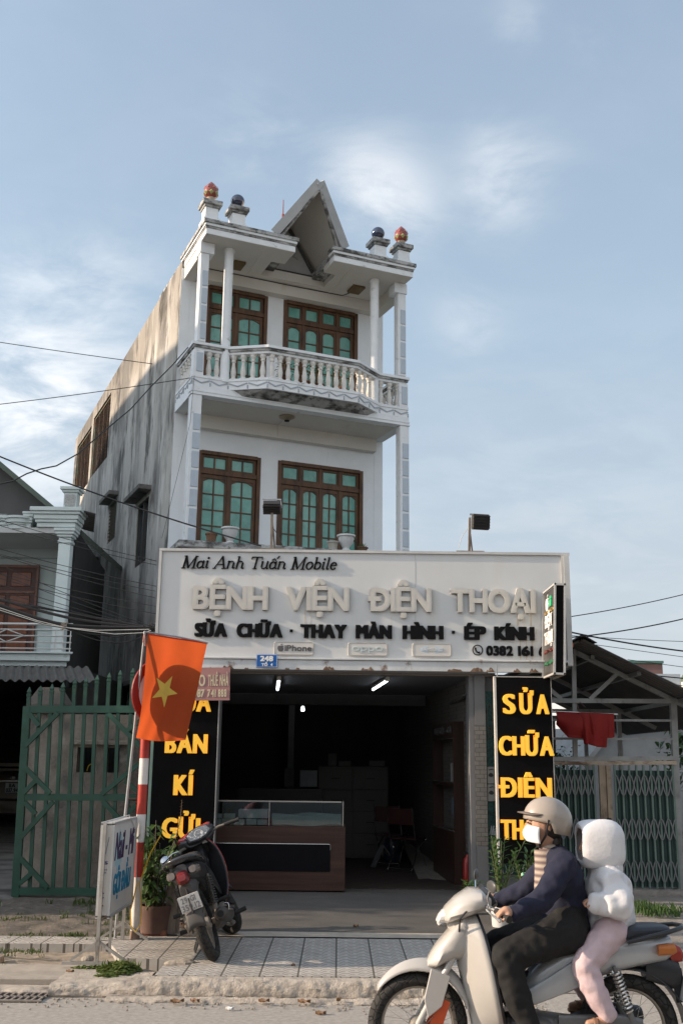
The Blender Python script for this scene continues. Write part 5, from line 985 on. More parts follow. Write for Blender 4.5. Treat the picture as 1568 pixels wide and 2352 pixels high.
# ------------------------------------------------------------------ left neighbour house (front plane y = 17)
LH = thing('balcony_house', 'pale teal house with moulded cornice, timber door and steel railed balcony', 'house', (-6.5, 17, .2))
teal = M('pale_teal_paint', (.62, .70, .69), .75, .05, 2.5, .04, 30, stain=[((.30, .33, .32), .62, .82, 1.0, (2, 2, .5))])
tealt = M('pale_teal_trim', (.56, .62, .61), .7, .06, 4, .05, 30, stain=[((.17, .175, .17), .62, .80, 4, (1, 1, 1.5))])
mb = MB(); mb.box((-12, 18.6, 3.2), (-4.93, 18.8, 5.5)); mb.build('house_wall', teal, LH); mb = MB(); mb.prism([(-4.50, 17.24), (-4.455, 17.24), (-4.80, 21), (-4.98, 21)], .1, 5.42, 'Z'); mb.build('gap_shade_panel', M('gap_shade_black', (.028, .027, .026), .95, .3, 2), LH)  # gap panel coloured black for the deep shade between the two houses
mb = MB(); mb.prism([(-12, 17.08), (-4.47, 17.08), (-4.96, 18.59), (-12, 18.59)], 5.33, 5.42, 'Z'); mb.build('porch_ceiling', M('porch_ceiling_grey', (.5, .5, .49), .8, .05, 2), LH)
mb = MB(); mb.box((-12, 18.45, 5.18), (-4.94, 18.598, 5.328)); mb.build('ceiling_beam', tealt, LH)
# cornice in steps, stepping forward at the corner block
def cornice(x0, x1, y0, z0, hs, outs):
    mb = MB(); z = z0
    for h, o in zip(hs, outs): mb.box((x0-o, y0-o, z), (x1+o, 17.42, z+h-.003)); z += h
    return mb
cornice(-5.08, -4.44, 17.04, 5.425, (.08, .05, .08, .05, .07), (0, .03, .05, .08, .11)).build('corner_cornice', tealt, LH, bevel=.006)
cornice(-5.28, -5.2, 17.10, 5.425, (.08, .04, .06, .05, .04), (0, .02, .03, .05, .06)).build('curved_cornice', tealt, LH, bevel=.006)
mb = MB(); mb.T = Matrix.Translation((0, 0, 5.40))
for i, (r, h0, h1) in enumerate(((.20, 0, .07), (.22, .072, .10), (.25, .103, .17), (.28, .173, .21))): mb.lathe([(r, h0), (r, h1)], (-5.43, 17.25, 0), 28)
mb.build('cornice_scroll', tealt, LH, smooth=True)
cornice(-12, -5.62, 17.16, 5.36, (.07, .04, .06, .05, .05), (0, .02, .04, .06, .08)).build('cornice', tealt, LH, bevel=.006)
cornice(-12, -5.66, 17.2, 5.632, (.04,), (.05,)).build('parapet_top', mould, LH)
mb = MB(); mb.box((-4.69, 17.02, 3.32), (-4.49, 17.22, 5.15)); mb.build('column', teal, LH, bevel=.008)
mb = MB(); z = 5.152
for h, o in ((.05, .015), (.05, .0), (.045, .03), (.05, .055), (.05, .075)): mb.box((-4.69-o, 17.02-o, z), (-4.49+o, 17.22+o, z+h-.003)); z += h
mb.build('column_capital', tealt, LH, bevel=.005)
mb = MB(); mb.box((-4.67, 17.06, 5.758), (-4.45, 17.28, 6.03)); p = mb.build('roof_pedestal', tealt, LH, bevel=.005); mb = MB(); mb.box((-4.70, 17.03, 6.032), (-4.42, 17.31, 6.07)); mb.box((-4.73, 17.0, 6.072), (-4.39, 17.34, 6.125)); mb.build('pedestal_cap', tealt, p, bevel=.006); mb = MB(); mb.prism([(-4.635, 5.79), (-4.49, 5.79), (-4.475, 5.81), (-4.475, 5.97), (-4.49, 5.99), (-4.635, 5.99), (-4.65, 5.97), (-4.65, 5.81)], 17.048, 17.061, 'Y'); mb.build('rough_panel', M('pebbled_panel', (.40, .40, .385), .9, .35, 45, .9, 60), p)
# balcony floor, fascia and steel rail
mb = MB(); mb.prism([(-12, 17.0), (-4.36, 17.0), (-4.92, 18.59), (-12, 18.59)], 3.20, 3.315, 'Z'); mb.build('balcony_floor', tealt, LH, bevel=.006); mb = MB(); mb.prism([(-12, 16.96), (-4.31, 16.96), (-4.90, 18.58), (-12, 18.58)], 3.318, 3.345, 'Z'); mb.prism([(-12, 17.06), (-4.42, 17.06), (-4.95, 18.59), (-12, 18.59)], 3.12, 3.198, 'Z'); mb.each('balcony_moulding', tealt, LH)
rl = MB()
for z in (3.40, 3.50, 3.605, 3.705): rl.tube([(-12, 17.02, z), (-4.36, 17.02, z)], .012, 6)
rl.tube([(-12, 17.05, 3.80), (-4.36, 17.05, 3.80)], .02, 8)
for x in (-4.38, -4.50, -4.62, -6.9, -7.02): rl.tube([(x, 17.02, 3.346), (x, 17.02, 3.72)], .010, 6)
for cx in (-5.66,):
    for a, b in (((-.40, 3.605), (-.16, 3.705)), ((-.16, 3.705), (.24, 3.50)), ((-.40, 3.605), (-.16, 3.50)), ((-.16, 3.50), (.24, 3.705)), ((.24, 3.705), (.52, 3.605)), ((.24, 3.50), (.52, 3.605)), ((-.04, 3.645), (.06, 3.60)), ((-.04, 3.565), (.06, 3.61))): rl.tube([(cx+a[0], 17.01, a[1]), (cx+b[0], 17.01, b[1])], .010, 6)
rl.build('balcony_rail', M('pale_rail_steel', (.60, .59, .57), .35, .08, 6, metal=.3), LH, smooth=True)
mb = MB(); mb.box((-4.98, 17.25, 3.35), (-4.72, 17.5, 3.72)); mb.box((-5.0, 17.23, 3.722), (-4.70, 17.52, 3.75)); mb.build('balcony_box', teal, LH)
# timber double door on the balcony
dw = M('varnished_timber', (.20, .058, .022), .3, .3, 4, stretch=(3, 3, .3), spec=.5); dwd = M('dark_varnished_timber', (.085, .024, .012), .35, .25, 5, stretch=(3, 3, .3))
mb = MB(); mb.box((-7.4, 18.55, 3.35), (-5.46, 18.599, 5.0)); D = mb.build('timber_door', dwd, LH)
mb = MB()
for x0, x1 in ((-5.90, -5.55), (-6.33, -5.98), (-6.78, -6.43), (-7.2, -6.86)):
    for z0, z1 in ((3.42, 3.72), (3.80, 4.16), (4.24, 4.50), (4.66, 4.92)): mb.box((x0, 18.535, z0), (x1, 18.549, z1), ch=.012)
mb.build('door_panels', dw, D); mb = MB(); mb.box((-7.45, 18.52, 5.0), (-5.42, 18.598, 5.05)); mb.box((-5.458, 18.52, 3.35), (-5.42, 18.598, 4.998)); mb.box((-7.3, 18.53, 4.54), (-5.47, 18.5485, 4.58)); mb.build('door_frame', dw, D)
# gabled roof behind the cornice
mb = MB(); rz = lambda x: 5.78+.80*(-4.80-x)
mb.add([(-4.72, 17.75, rz(-4.72)), (-9.4, 17.75, rz(-9.4)), (-9.4, 26, rz(-9.4)), (-4.72, 26, rz(-4.72)), (-4.72, 17.75, rz(-4.72)-.11), (-9.4, 17.75, rz(-9.4)-.11), (-9.4, 26, rz(-9.4)-.11), (-4.72, 26, rz(-4.72)-.11), (-14, 17.75, rz(-4.72)), (-14, 26, rz(-4.72))], [(0, 1, 2, 3), (7, 6, 5, 4), (0, 4, 5, 1), (2, 6, 7, 3), (0, 3, 7, 4), (1, 8, 9, 2)]); mb.build('roof', M('dark_green_roof', (.10, .125, .10), .7, .15, 4), LH)
mb = MB(); mb.prism([(-5.05, 5.45), (-5.05, 5.78+.80*.25-.112), (-9.4, 5.78+.80*4.6-.112), (-13.9, 5.66), (-13.9, 5.45)], 18.0, 18.2, 'Y'); mb.build('gable_wall', M('grey_gable_render', (.10, .098, .095), .9, .12, 2), LH)
# corrugated awnings
def corrugated(p00, p10, p01, p11, n, amp, seg=6):
    """sheet spanned by four corners, waves running along p00->p10"""
    mb = MB(); p00, p10, p01, p11 = map(Vector, (p00, p10, p01, p11)); nu = n*seg
    nrm = (p10-p00).cross(p01-p00).normalized()
    mb.grid(lambda s, t: (p00*(1-s)+p10*s)*(1-t)+(p01*(1-s)+p11*s)*t+nrm*amp*math.sin(2*math.pi*n*s), nu, 6); return mb
rt = M('grey_roof_sheet', (.115, .108, .10), .6, .2, 5, stain=[((.06, .055, .05), .55, .7, 4, (1, .2, 1))])
corrugated((-12, 16.95, 3.10), (-4.04, 16.95, 3.10), (-12, 15.9, 2.80), (-3.66, 15.9, 2.80), 60, .022).build('awning', rt, LH, solid=.006)
corrugated((-4.36, 17.1, 5.74), (-4.72, 18.6, 5.74), (-4.13, 17.1, 5.68), (-4.50, 18.6, 5.68), 10, .02).build('side_gutter_roof', rt, LH, solid=.006)
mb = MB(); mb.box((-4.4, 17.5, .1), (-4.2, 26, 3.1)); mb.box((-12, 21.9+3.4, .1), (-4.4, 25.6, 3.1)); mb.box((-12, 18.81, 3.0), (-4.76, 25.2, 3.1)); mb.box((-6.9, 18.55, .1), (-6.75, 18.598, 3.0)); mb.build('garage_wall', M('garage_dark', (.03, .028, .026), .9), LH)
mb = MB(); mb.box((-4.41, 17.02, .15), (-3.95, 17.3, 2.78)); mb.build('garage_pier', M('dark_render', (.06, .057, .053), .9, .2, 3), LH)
# ------------------------------------------------------------------ car in the garage (rear towards us)
CAR = thing('parked_car', 'bronze car seen from behind in the dark garage left of the green gate', 'car', (-6.75, 22, .42))
cpaint = M('bronze_car_paint', (.16, .125, .10), .3, .08, 30, metal=.5, coat=.6); cx, cy, cz = -6.75, 22.0, .37
T = Matrix.Translation((cx, cy, cz)) @ Matrix.Rotation(R(90), 4, 'Z')
mb = MB(); mb.T = T; mb.loft([(0, 0, .60, .80, .30), (.06, 0, .62, .86, .38), (.4, 0, .64, .90, .45), (2.0, 0, .62, .91, .46), (3.6, 0, .58, .90, .40), (4.2, 0, .52, .80, .30)], 24, 5); body = mb.build('car_body', cpaint, CAR, smooth=True)
mb = MB(); mb.T = T; mb.loft([(.25, 0, 1.10, .74, .10), (.75, 0, 1.28, .66, .28), (1.3, 0, 1.34, .64, .30), (2.2, 0, 1.30, .64, .28), (3.0, 0, 1.05, .70, .06)], 20, 4); mb.build('cabin', cpaint, CAR, smooth=True)
mb = MB(); mb.T = T; mb.add([(.20, -.66, 1.09), (.20, .66, 1.09), (.70, .58, 1.50), (.70, -.58, 1.50), (.24, -.66, 1.09), (.24, .66, 1.09), (.74, .58, 1.50), (.74, -.58, 1.50)], [(0, 1, 2, 3), (7, 6, 5, 4), (0, 4, 5, 1), (2, 6, 7, 3), (1, 5, 6, 2), (0, 3, 7, 4)]); mb.build('rear_window', M('dark_car_glass', (.012, .014, .016), .06, spec=.7), CAR)
mb = MB(); mb.T = T; mb.loft([(-.10, 0, .34, .70, .12), (-.02, 0, .34, .86, .16), (.3, 0, .34, .89, .16)], 20, 4); mb.build('bumper', cpaint, CAR, smooth=True); mb = MB(); mb.T = T; mb.box((-.085, -.60, .20), (-.0, .60, .245)); mb.box((-.112, -.70, .45), (-.05, .70, .458)); mb.build('bumper_trim', black, CAR)
mb = MB(); mb.T = T; mb.bar((-.045, -.58, .845), (-.045, .58, .845), .02, .022); mb.build('chrome_strip', steel, CAR)
mb = MB(); mb.box((cx-.0, cy-.055, cz+.615), (cx+.28, cy-.035, cz+.805), ch=.004); pl = mb.build('licence_plate', M('plate_white', (.60, .62, .62), .4, .03, 5), CAR); mb = MB(); text(mb, "11A", cx+.075, cx+.205, cz+.722, .068, cy-.055, .002, bold=.004, boldz=.003, gap=.12); text(mb, "037.94", cx+.015, cx+.265, cz+.63, .07, cy-.055, .002, bold=.004, boldz=.003, gap=.10); mb.build('plate_lettering', M('plate_ink', (.03, .04, .05), .6), pl)
mb = MB(); ex, ez = cx+.15, cz+.905
mb.tube([(ex+.062*math.cos(t*math.pi/12), cy-.05, ez+.033*math.sin(t*math.pi/12)) for t in range(24)], .006, 6, closed=True); mb.bar((ex-.028, cy-.05, ez-.022), (ex-.014, cy-.05, ez+.022), .012, .010); mb.bar((ex+.014, cy-.05, ez-.022), (ex+.028, cy-.05, ez+.022), .012, .010); mb.bar((ex-.024, cy-.05, ez-.010), (ex+.024, cy-.05, ez+.010), .010, .010); mb.build('car_emblem', steel, CAR)
for sd in (-1, 1):
    mb = MB(); mb.T = T; mb.loft([(.0, sd*.70, .78, .14, .09), (.10, sd*.74, .78, .14, .10), (.3, sd*.80, .80, .10, .08)], 12, 3.5); mb.build('tail_light', M('tail_red', (.20, .01, .01), .2), CAR, smooth=True)
    for xx in (.75, 3.4): mb = MB(); mb.T = T; mb.lathe([(.20, -.11), (.31, -.10), (.32, 0), (.31, .10), (.20, .11)], (xx, sd*.80, .30), 24, axis='Y'); mb.build('wheel', rubber, CAR, smooth=True)
# ------------------------------------------------------------------ boundary wall and green gate
conc = M('mottled_boundary_render', (.26, .225, .19), .95, .3, 3.2, .7, 30, stain=[((.10, .095, .09), .5, .68, 2.0, (1, 1, .8)), ((.36, .33, .29), .58, .72, 3.5, (1, 1, 1))])
BW = thing('boundary_wall', 'mottled grey concrete wall with two small window holes behind the green gate', 'wall', (-3, 13.3, .1))
px = lambda p: p
wall_grid(-3.87, -2.16, .05, 2.20, [(-3.21, -3.0, 1.50, 1.80), (-2.86, -2.69, 1.50, 1.80)], 13.2, 13.4, 'x').build('concrete_wall', conc, BW)
mb = MB(); mb.box((-3.30, 13.13, 1.83), (-2.56, 13.199, 1.885)); mb.build('ledge', conc, BW, bevel=.008)
mb = MB(); mb.add([(-3.87, 13.15, 2.205), (-3.40, 13.15, 2.205), (-3.40, 13.62, 2.205), (-3.87, 13.62, 2.205), (-3.87, 13.15, 2.32), (-3.40, 13.15, 2.32), (-3.40, 13.62, 2.32), (-3.87, 13.62, 2.32), (-3.76, 13.26, 2.53), (-3.52, 13.26, 2.53), (-3.52, 13.5, 2.53), (-3.76, 13.5, 2.53)], [(3, 2, 1, 0), (0, 1, 5, 4), (1, 2, 6, 5), (2, 3, 7, 6), (3, 0, 4, 7), (4, 5, 9, 8), (5, 6, 10, 9), (6, 7, 11, 10), (7, 4, 8, 11), (8, 9, 10, 11)]); mb.build('pillar_cap', M('grey_cap_cement', (.12, .105, .09), .95, .2, 6, .5, 40), BW)
mb = MB(); mb.box((-3.80, 13.405, .05), (-3.32, 13.65, 2.2)); mb.build('gate_pillar', conc, BW); mb = MB(); mb.box((-3.4, 13.9, .1), (-2.3, 14.0, 2.0)); mb.build('dark_recess', dark, BW)
mb = MB(); mb.tube([(-3.1, 13.3, 1.52), (-3.08, 13.28, 1.58), (-3.04, 13.27, 1.61), (-3.0, 13.28, 1.55)], .006, 5); solo(mb, 'yellow_wire', M('yellow_wire', (.5, .36, .02), .5), 'loop of yellow wire in the left hole of the concrete wall', 'wire')
mb = MB(); mb.box((-2.75, 13.0, 2.30), (-2.3, 13.2, 2.5)); 
gg = M('green_gate_paint', (.024, .068, .047), .45, .18, 5, .06, 40, stain=[((.045, .125, .085), .55, .75, 2.5, (1, 1, .5)), ((.22, .13, .07), .73, .80, 16, (1, 1, 1))])
GT = thing('green_gate', 'dark green steel gate leaf with spear-topped bars and diagonal braces', 'gate', (-3.0, 12.5, .13))
gy = 12.5
def gx(x, z): return x - .028*(z-1.2)*0
mb = MB(); mb.bar((-3.625, gy, .13), (-3.665, gy, 2.255), .085, .06); mb.bar((-2.27, gy, .15), (-2.265, gy, 2.27), .07, .06); mb.each('gate_stile', gg, GT)
mb = MB(); mb.bar((-3.62, gy-.001, 2.222), (-2.27, gy-.001, 2.237), .055, .082); mb.bar((-3.60, gy-.001, 1.225), (-2.27, gy-.001, 1.235), .055, .075); mb.bar((-3.58, gy-.001, .20), (-2.27, gy-.001, .205), .055, .078); mb.each('gate_rail', gg, GT)
xs_t = [-3.651, -3.520, -3.386, -3.257, -3.121, -2.99, -2.86, -2.72, -2.592, -2.445, -2.31]; zs_t = [2.46, 2.475, 2.50, 2.52, 2.565, 2.585, 2.612, 2.64, 2.672, 2.70, 2.73]
for i, (x, zt) in enumerate(zip(xs_t, zs_t)):
    mb = MB()
    if 0 < i < 10: mb.bar((x+.045, gy, .24), (x, gy, 2.185), .040, .034)
    mb.bar((x, gy, 2.265), (x-.004, gy, zt-.09), .042, .04)
    mb.lathe([(.026, zt-.092), (.034, zt-.085), (.034, zt-.062), (.024, zt-.058), (.032, zt-.035), (.004, zt+.02)], (x-.004, gy, 0), 4); mb.build('gate_bar', gg, GT)
mb = MB(); yb = gy-.03
for (a, b) in (((-3.645, 1.80), (-3.29, 2.18)), ((-3.62, 2.17), (-3.50, 2.03)), ((-3.63, 1.56), (-3.31, 1.18+.09)), ((-3.62, 1.27), (-3.49, 1.41)), ((-3.61, .78), (-3.27, 1.18)), ((-3.60, 1.17), (-3.46, 1.04)), ((-3.60, .56), (-3.26, .24)), ((-3.585, .28), (-3.44, .41)),
               ((-2.70, 2.18), (-2.30, 1.80)), ((-2.30, 2.12), (-2.48, 1.98)), ((-2.72, 1.27), (-2.30, 1.62)), ((-2.30, 1.30), (-2.46, 1.42)), ((-2.70, 1.19), (-2.45, .95)), ((-2.30, 1.16), (-2.50, .98)), ((-2.70, .24), (-2.3, .56)), ((-2.70, .95), (-2.3, .62))): mb.bar((a[0], yb, a[1]), (b[0], yb-.0015, b[1]), .046, .05)
mb.each('gate_brace', gg, GT); mb = MB(); mb.box((-2.36, gy-.06, 1.20), (-2.27, gy-.03, 1.235)); mb.lathe([(.014, -.08), (.014, .06)], (-2.32, gy-.07, 1.22), 10, axis='X'); mb.build('gate_bolt', M('brown_rust', (.08, .05, .035), .8, .3, 9), GT)
# ------------------------------------------------------------------ road sign on a red and white pole, flag, flag pole
SP = thing('round_road_sign', 'round red-rimmed road sign on a red and white striped pole behind the flag', 'road sign', (-1.768, 9.79, .1))
pred = M('pole_red', (.36, .035, .022), .45, .15, 8, stain=[((.16, .04, .03), .66, .8, 14, (1, 1, 1))]); pwht = M('pole_white', (.62, .60, .57), .5, .08, 8, stain=[((.25, .2, .17), .70, .78, 18, (1, 1, 1))])
zs_ = [.10, .20, .645, .94, 1.18, 1.44, 1.67, 1.91, 2.14, 2.38, 2.5]
for i, (a, b) in enumerate(zip(zs_, zs_[1:])):
    if i: mb = MB(); mb.lathe([(.042, a+.0004), (.042, b-.0004)], (-1.768, 9.79, 0), 20); mb.build('pole_band', pwht if i % 2 else pred, SP, smooth=True)
mb = MB(); mb.lathe([(.044, .08), (.044, .1995)], (-1.768, 9.79, 0), 20); mb.build('pole_foot', M('bare_pipe', (.24, .16, .12), .8, .25, 9), SP, smooth=True)
DT = Matrix.Translation((-1.632, 9.755, 2.257)) @ Matrix.Rotation(R(42), 4, 'Z')       # the disc faces the traffic coming from the right
mb = MB(); mb.T = DT; mb.lathe([(.32, -.012), (.325, 0), (.32, .003)], (0, 0, 0), 48, axis='Y'); d = mb.build('sign_disc', M('disc_red', (.24, .022, .02), .35, .1, 6, transl=.0), SP, smooth=False)
mb = MB(); mb.T = DT; mb.lathe([(.25, -.016), (.25, -.0125)], (0, 0, 0), 48, axis='Y'); mb.build('disc_white', M('disc_white', (.55, .55, .57), .4), d); mb = MB(); mb.T = DT; text(mb, "0-24", -.19, .19, -.06, .12, -.0165, .002, bold=.006, boldz=.004); mb.build('disc_lettering', lblack, d)
mb = MB(); mb.T = DT; mb.box((-.03, .006, -.2), (.03, .03, .2)); mb.build('sign_bracket', galv, SP)
# the flag hangs from its pole just in front of the disc; low sun shines through the cloth from behind
FL = {'tl': Vector((-1.752, 9.52, 2.765)), 'tr': Vector((-1.252, 9.93, 2.735)), 'bl': Vector((-1.800, 9.49, 1.845)), 'br': Vector((-1.408, 9.80, 1.838))}
fn_ = Vector((.62, -.78, 0)).normalized()
def flag_pt(s, t, off=0.0):
    """s across from the pole, t down"""
    p = (FL['tl']*(1-s)+FL['tr']*s)*(1-t)+(FL['bl']*(1-s)+FL['br']*s)*t
    w = .010*math.sin(5.2*s+2.2*t+.4)*(.4+t)+.010*math.sin(11*s-3*t)*(1-t)*.7+.012*math.sin(6.0*(s+t*.6))*t*s+.004*math.sin(23*s+9*t)*t
    p = p+fn_*(w+off)+Vector((.028*math.sin(math.pi*min(1, t*1.02))*(1-s)*(.3+.7*t), 0, -.02*math.sin(math.pi*s)*(t**3)))
    return p
flagm = M('orange_red_cloth', (.60, .105, .026), .75, .06, 3, transl=.62, bump=.05, bscale=60)
FG = thing('national_flag', 'bright orange-red flag with a yellow star, lit through from behind', 'flag', (-1.75, 9.52, 1.84))
MB().grid(lambda s, t: flag_pt(s, t), 46, 60).build('flag_cloth', flagm, FG, smooth=True)
mb = MB(); c0 = (.40, .525)     # star, tilted like the cloth
sx_, sz_ = .235, .135
P = []
for k in range(10):
    a = R(66-36*k); r = 1.0 if k % 2 == 0 else .40; P.append((c0[0]+.262*r*math.cos(a), c0[1]-.168*r*math.sin(a)))
vs = []; fs = []; n = 6
for k in range(10):
    a, b = P[k], P[(k+1) % 10]; o = len(vs)
    for i in range(n+1):
        for j in range(i+1):
            f = i/n; g = (j/i) if i else 0; q = (c0[0]+(a[0]*(1-g)+b[0]*g-c0[0])*f, c0[1]+(a[1]*(1-g)+b[1]*g-c0[1])*f); vs.append(flag_pt(q[0], q[1], .0035))
    idx = lambda i, j: o+i*(i+1)//2+j
    for i in range(n):
        for j in range(i+1):
            fs.append((idx(i, j), idx(i+1, j), idx(i+1, j+1)))
            if j < i: fs.append((idx(i, j), idx(i+1, j+1), idx(i, j+1)))
mb.add(vs, fs); mb.build('star', M('yellow_cloth', (.88, .68, .13), .75, .08, 10, transl=.45), FG, smooth=True)
mb = MB(); mb.tube([flag_pt(s/12, 0, .004)+Vector((0, 0, .004)) for s in range(13)], .007, 6); mb.build('flag_hem', M('flag_hem_red', (.42, .035, .012), .7), FG)
FP = thing('flag_pole', 'thin grey steel pole carrying the flag beside the striped road sign pole', 'flag pole', (-1.93, 9.72, .1))
mb = MB(); mb.tube([(-1.945, 9.82, .11), (-1.905, 9.75, 1.15), (-1.775, 9.51, 2.795)], [.013, .013, .010], 10); mb.build('pole', galv, FP, smooth=True); mb = MB(); mb.tube([(-1.778, 9.51, 2.79), (-1.52, 9.72, 2.775), (-1.253, 9.93, 2.742)], .008, 8); mb.build('cross_rod', galv, FP, smooth=True); mb = MB(); mb.tube([(-1.78, 9.51, 2.77), (-1.785, 9.50, 2.70), (-1.765, 9.505, 2.66), (-1.775, 9.505, 2.76)], .006, 5); mb.build('tie_ribbon', M('pink_ribbon', (.55, .25, .2), .8), FP)
# ------------------------------------------------------------------ light-box sign of the nail shop on its steel stand, edge towards the road
NS = thing('nail_shop_sign', 'white two-faced light box sign on a steel stand, lettered in purple and blue', 'sign', (-1.85, 9.2, .11))
nx0, nx1, ny0, ny1, nz0, nz1 = -1.895, -1.79, 8.76, 9.70, .445, 1.155
nw = M('lightbox_white', (.62, .60, .57), .45, .06, 3, stain=[((.45, .42, .38), .62, .8, 2, (1, 1, .5))]); nf = M('lightbox_edge', (.55, .55, .54), .4, .1, 6, metal=.4)
SH = Matrix.Translation((0, 0, .445)) @ Matrix(((1, 0, .0, 0), (0, 1, 0, 0), (0, 0, 1, 0), (0, 0, 0, 1))) @ Matrix.Translation((0, 0, -.445))
mb = MB(); mb.box((nx0+.004, ny0+.012, nz0+.012), (nx1-.004, ny1-.012, nz1-.012)); mb.build('light_box', nw, NS)
mb = MB()
for x in (nx0+.006, nx1-.006):
    mb.bar((x, ny0, nz0), (x, ny0, nz1), .02); mb.bar((x, ny1, nz0), (x, ny1, nz1), .02); mb.bar((x, ny0, nz0), (x, ny1, nz0), .02, ext=.01); mb.bar((x, ny0, nz1), (x, ny1, nz1), .02, ext=.01)
mb.box((nx0+.02, ny0, nz1-.004), (nx1-.02, ny1, nz1+.006)); mb.build('box_edge', nf, NS)
NT = Matrix.Translation((nx1-.004, ny0, 0)) @ Matrix.Rotation(R(90), 4, 'Z')       # face looking towards +X
pu = M('purple_ink', (.055, .025, .075), .5); bl_ = M('teal_blue_ink', (.02, .20, .33), .5)
mb = MB(); text(mb, "Nail - Mi", .08, .84, .865, .21, 0, .003, bold=.003, boldz=.002, shear=.22, gap=.12, M4=NT); mb.build('script_lettering', pu, NS)
mb = MB(); text(mb, "GỘI ĐẦU", .08, .78, .60, .15, 0, .003, bold=.008, boldz=.004, shear=.10, gap=.14, M4=NT); mb.build('blue_lettering', bl_, NS)
mb = MB(); mb.T = NT; mb.prism([(.24+.16*math.cos(t*.3), .93+.15*math.sin(t*.3)*(1+.2*math.sin(3*t))) for t in range(21)], -.0008, .0005, 'Y'); mb.build('blue_wash', M('pale_blue_wash', (.36, .50, .54), .6, .15, 6), NS)
blue2 = M('navy_ink', (.03, .05, .22), .5)
mb = MB(); text(mb, "IS", -1.868, -1.83, .84, .026, ny0+.012, .002, bold=.001); text(mb, "Inst", -1.872, -1.83, .795, .014, ny0+.012, .002); text(mb, "Ren", -1.872, -1.838, .772, .014, ny0+.012, .002); text(mb, "LC", -1.885, -1.845, .585, .042, ny0+.012, .002, bold=.002)
mb.tube([(-1.83+.0, ny0+.010, 1.05), (-1.845, ny0+.010, .96), (-1.835, ny0+.010, 1.02), (-1.85, ny0+.010, .93), (-1.86, ny0+.010, .90)], .002, 4)
for k in range(3): mb.bar((-1.885, ny0+.011, .655+.012*k), (-1.868, ny0+.011, .665+.012*k), .004, .004)
mb.build('edge_print', blue2, NS); mb = MB(); text(mb, "nem", -1.885, -1.845, .525, .018, ny0+.012, .002, bold=.001); mb.build('red_print', M('red_ink', (.32, .04, .04), .5), NS)
mb = MB(); sy0, sy1 = 8.735, 9.725
for y in (sy0, sy1):
    zb = .10
    mb.bar((-1.862, y, zb), (-1.862, y, 1.16), .026); mb.bar((-2.13, y+.0, zb+.012), (-1.59, y, zb+.012), .03, .022); mb.bar((-2.07, y+.001, zb+.03), (-1.865, y+.001, .27), .022, .02); mb.bar((-1.64, y+.001, zb+.03), (-1.86, y+.001, .27), .022, .02)
mb.bar((-1.862, sy0+.013, .425), (-1.862, sy1-.013, .425), .022); mb.bar((-1.862, 9.2, .10), (-1.862, 9.2, .43), .02); mb.build('stand', M('scuffed_steel', (.38, .36, .33), .5, .2, 8, metal=.4, stain=[((.14, .11, .09), .6, .75, 7, (1, 1, .6))]), NS)
mb = MB(); mb.tube([(-1.88, 9.0, 1.165), (-1.80, 9.4, 1.19), (-1.775, 9.62, 1.05), (-1.77, 9.70, .7), (-1.76, 9.72, .55)], .005, 5); mb.build('mains_lead', M('white_lead', (.5, .5, .5), .5), NS)
mb = MB(); mb.tube([(-1.76, 9.72, .62), (-1.77, 9.70, .52), (-1.80, 9.70, .38), (-1.79, 9.70, .25), (-1.745, 9.70, .20), (-1.71, 9.71, .26), (-1.71, 9.72, .40), (-1.74, 9.73, .60), (-1.66, 9.74, .85), (-1.58, 9.76, 1.0)], .006, 6); mb.tube([(-1.84, 9.70, .50), (-1.80, 9.69, .53), (-1.78, 9.70, .47), (-1.82, 9.70, .45), (-1.79, 9.70, .50)], .006, 5); solo(mb, 'looped_line', M('yellow_cord', (.62, .36, .02), .5), 'yellow cord looped round the foot of the striped pole', 'cord')
# ------------------------------------------------------------------ pot plant, planks and bricks beside the pole
PP = thing('flower_pot_plant', 'bushy green plant in a clay pot between the striped pole and the parked motorbike', 'potted plant', (-1.66, 10.05, .11)); x, y, z = -1.645, 10.05, .15
mb = MB(); mb.lathe([(.13, z), (.15, z+.18), (.155, z+.20), (.155, z+.23), (.135, z+.23), (.13, z+.2)], (x, y, 0), 22); mb.build('pot', M('pink_clay', (.13, .075, .06), .85, .2, 6), PP, smooth=True)
st = MB(); lf = MB(); dl = MB()
for i in range(16):
    a = random.uniform(0, 6.28); L = random.uniform(.35, .78); le = random.uniform(.1, .36); q0 = Vector((x+.08*math.cos(a), y+.08*math.sin(a), z+.2)); pts = [q0+Vector((le*L*math.cos(a)*f**1.4, le*L*math.sin(a)*f**1.4, L*f)) for f in (0, .25, .5, .75, 1)]; st.tube(pts, [.008, .007, .006, .005, .003], 5)
    for k in range(17):
        f = random.uniform(.15, 1); i0 = min(3, int(f*4)); q = pts[i0].lerp(pts[i0+1], f*4-i0); b = random.uniform(0, 6.28)
        leaf_blade(lf, q, (math.cos(b), math.sin(b), random.uniform(-.6, .25)), random.uniform(.07, .14), random.uniform(.04, .065), .8, .12)
tw = [Vector((x-.02, y-.08, z+.3)), Vector((x+.10, y-.05, .80)), Vector((x+.16, y-.02, .95)), Vector((x+.195, y, 1.14)), Vector((x+.20, y, 1.30))]; st.tube(tw, [.007, .006, .005, .004, .002], 5); tw2 = [Vector((x-.25, y-.1, .55)), Vector((x-.1, y-.1, .72)), Vector((x+.07, y-.07, .83))]; st.tube(tw2, .005, 5)
for k in range(26):
    f = .45+.55*k/26; i0 = min(3, int(f*4)); q = tw[i0].lerp(tw[i0+1], f*4-i0); b = (k % 2)*3.1+random.uniform(-.5, .5); leaf_blade(dl, q, (math.cos(b), .2*math.sin(b), .5), .035*(1.6-f), .009, .5)
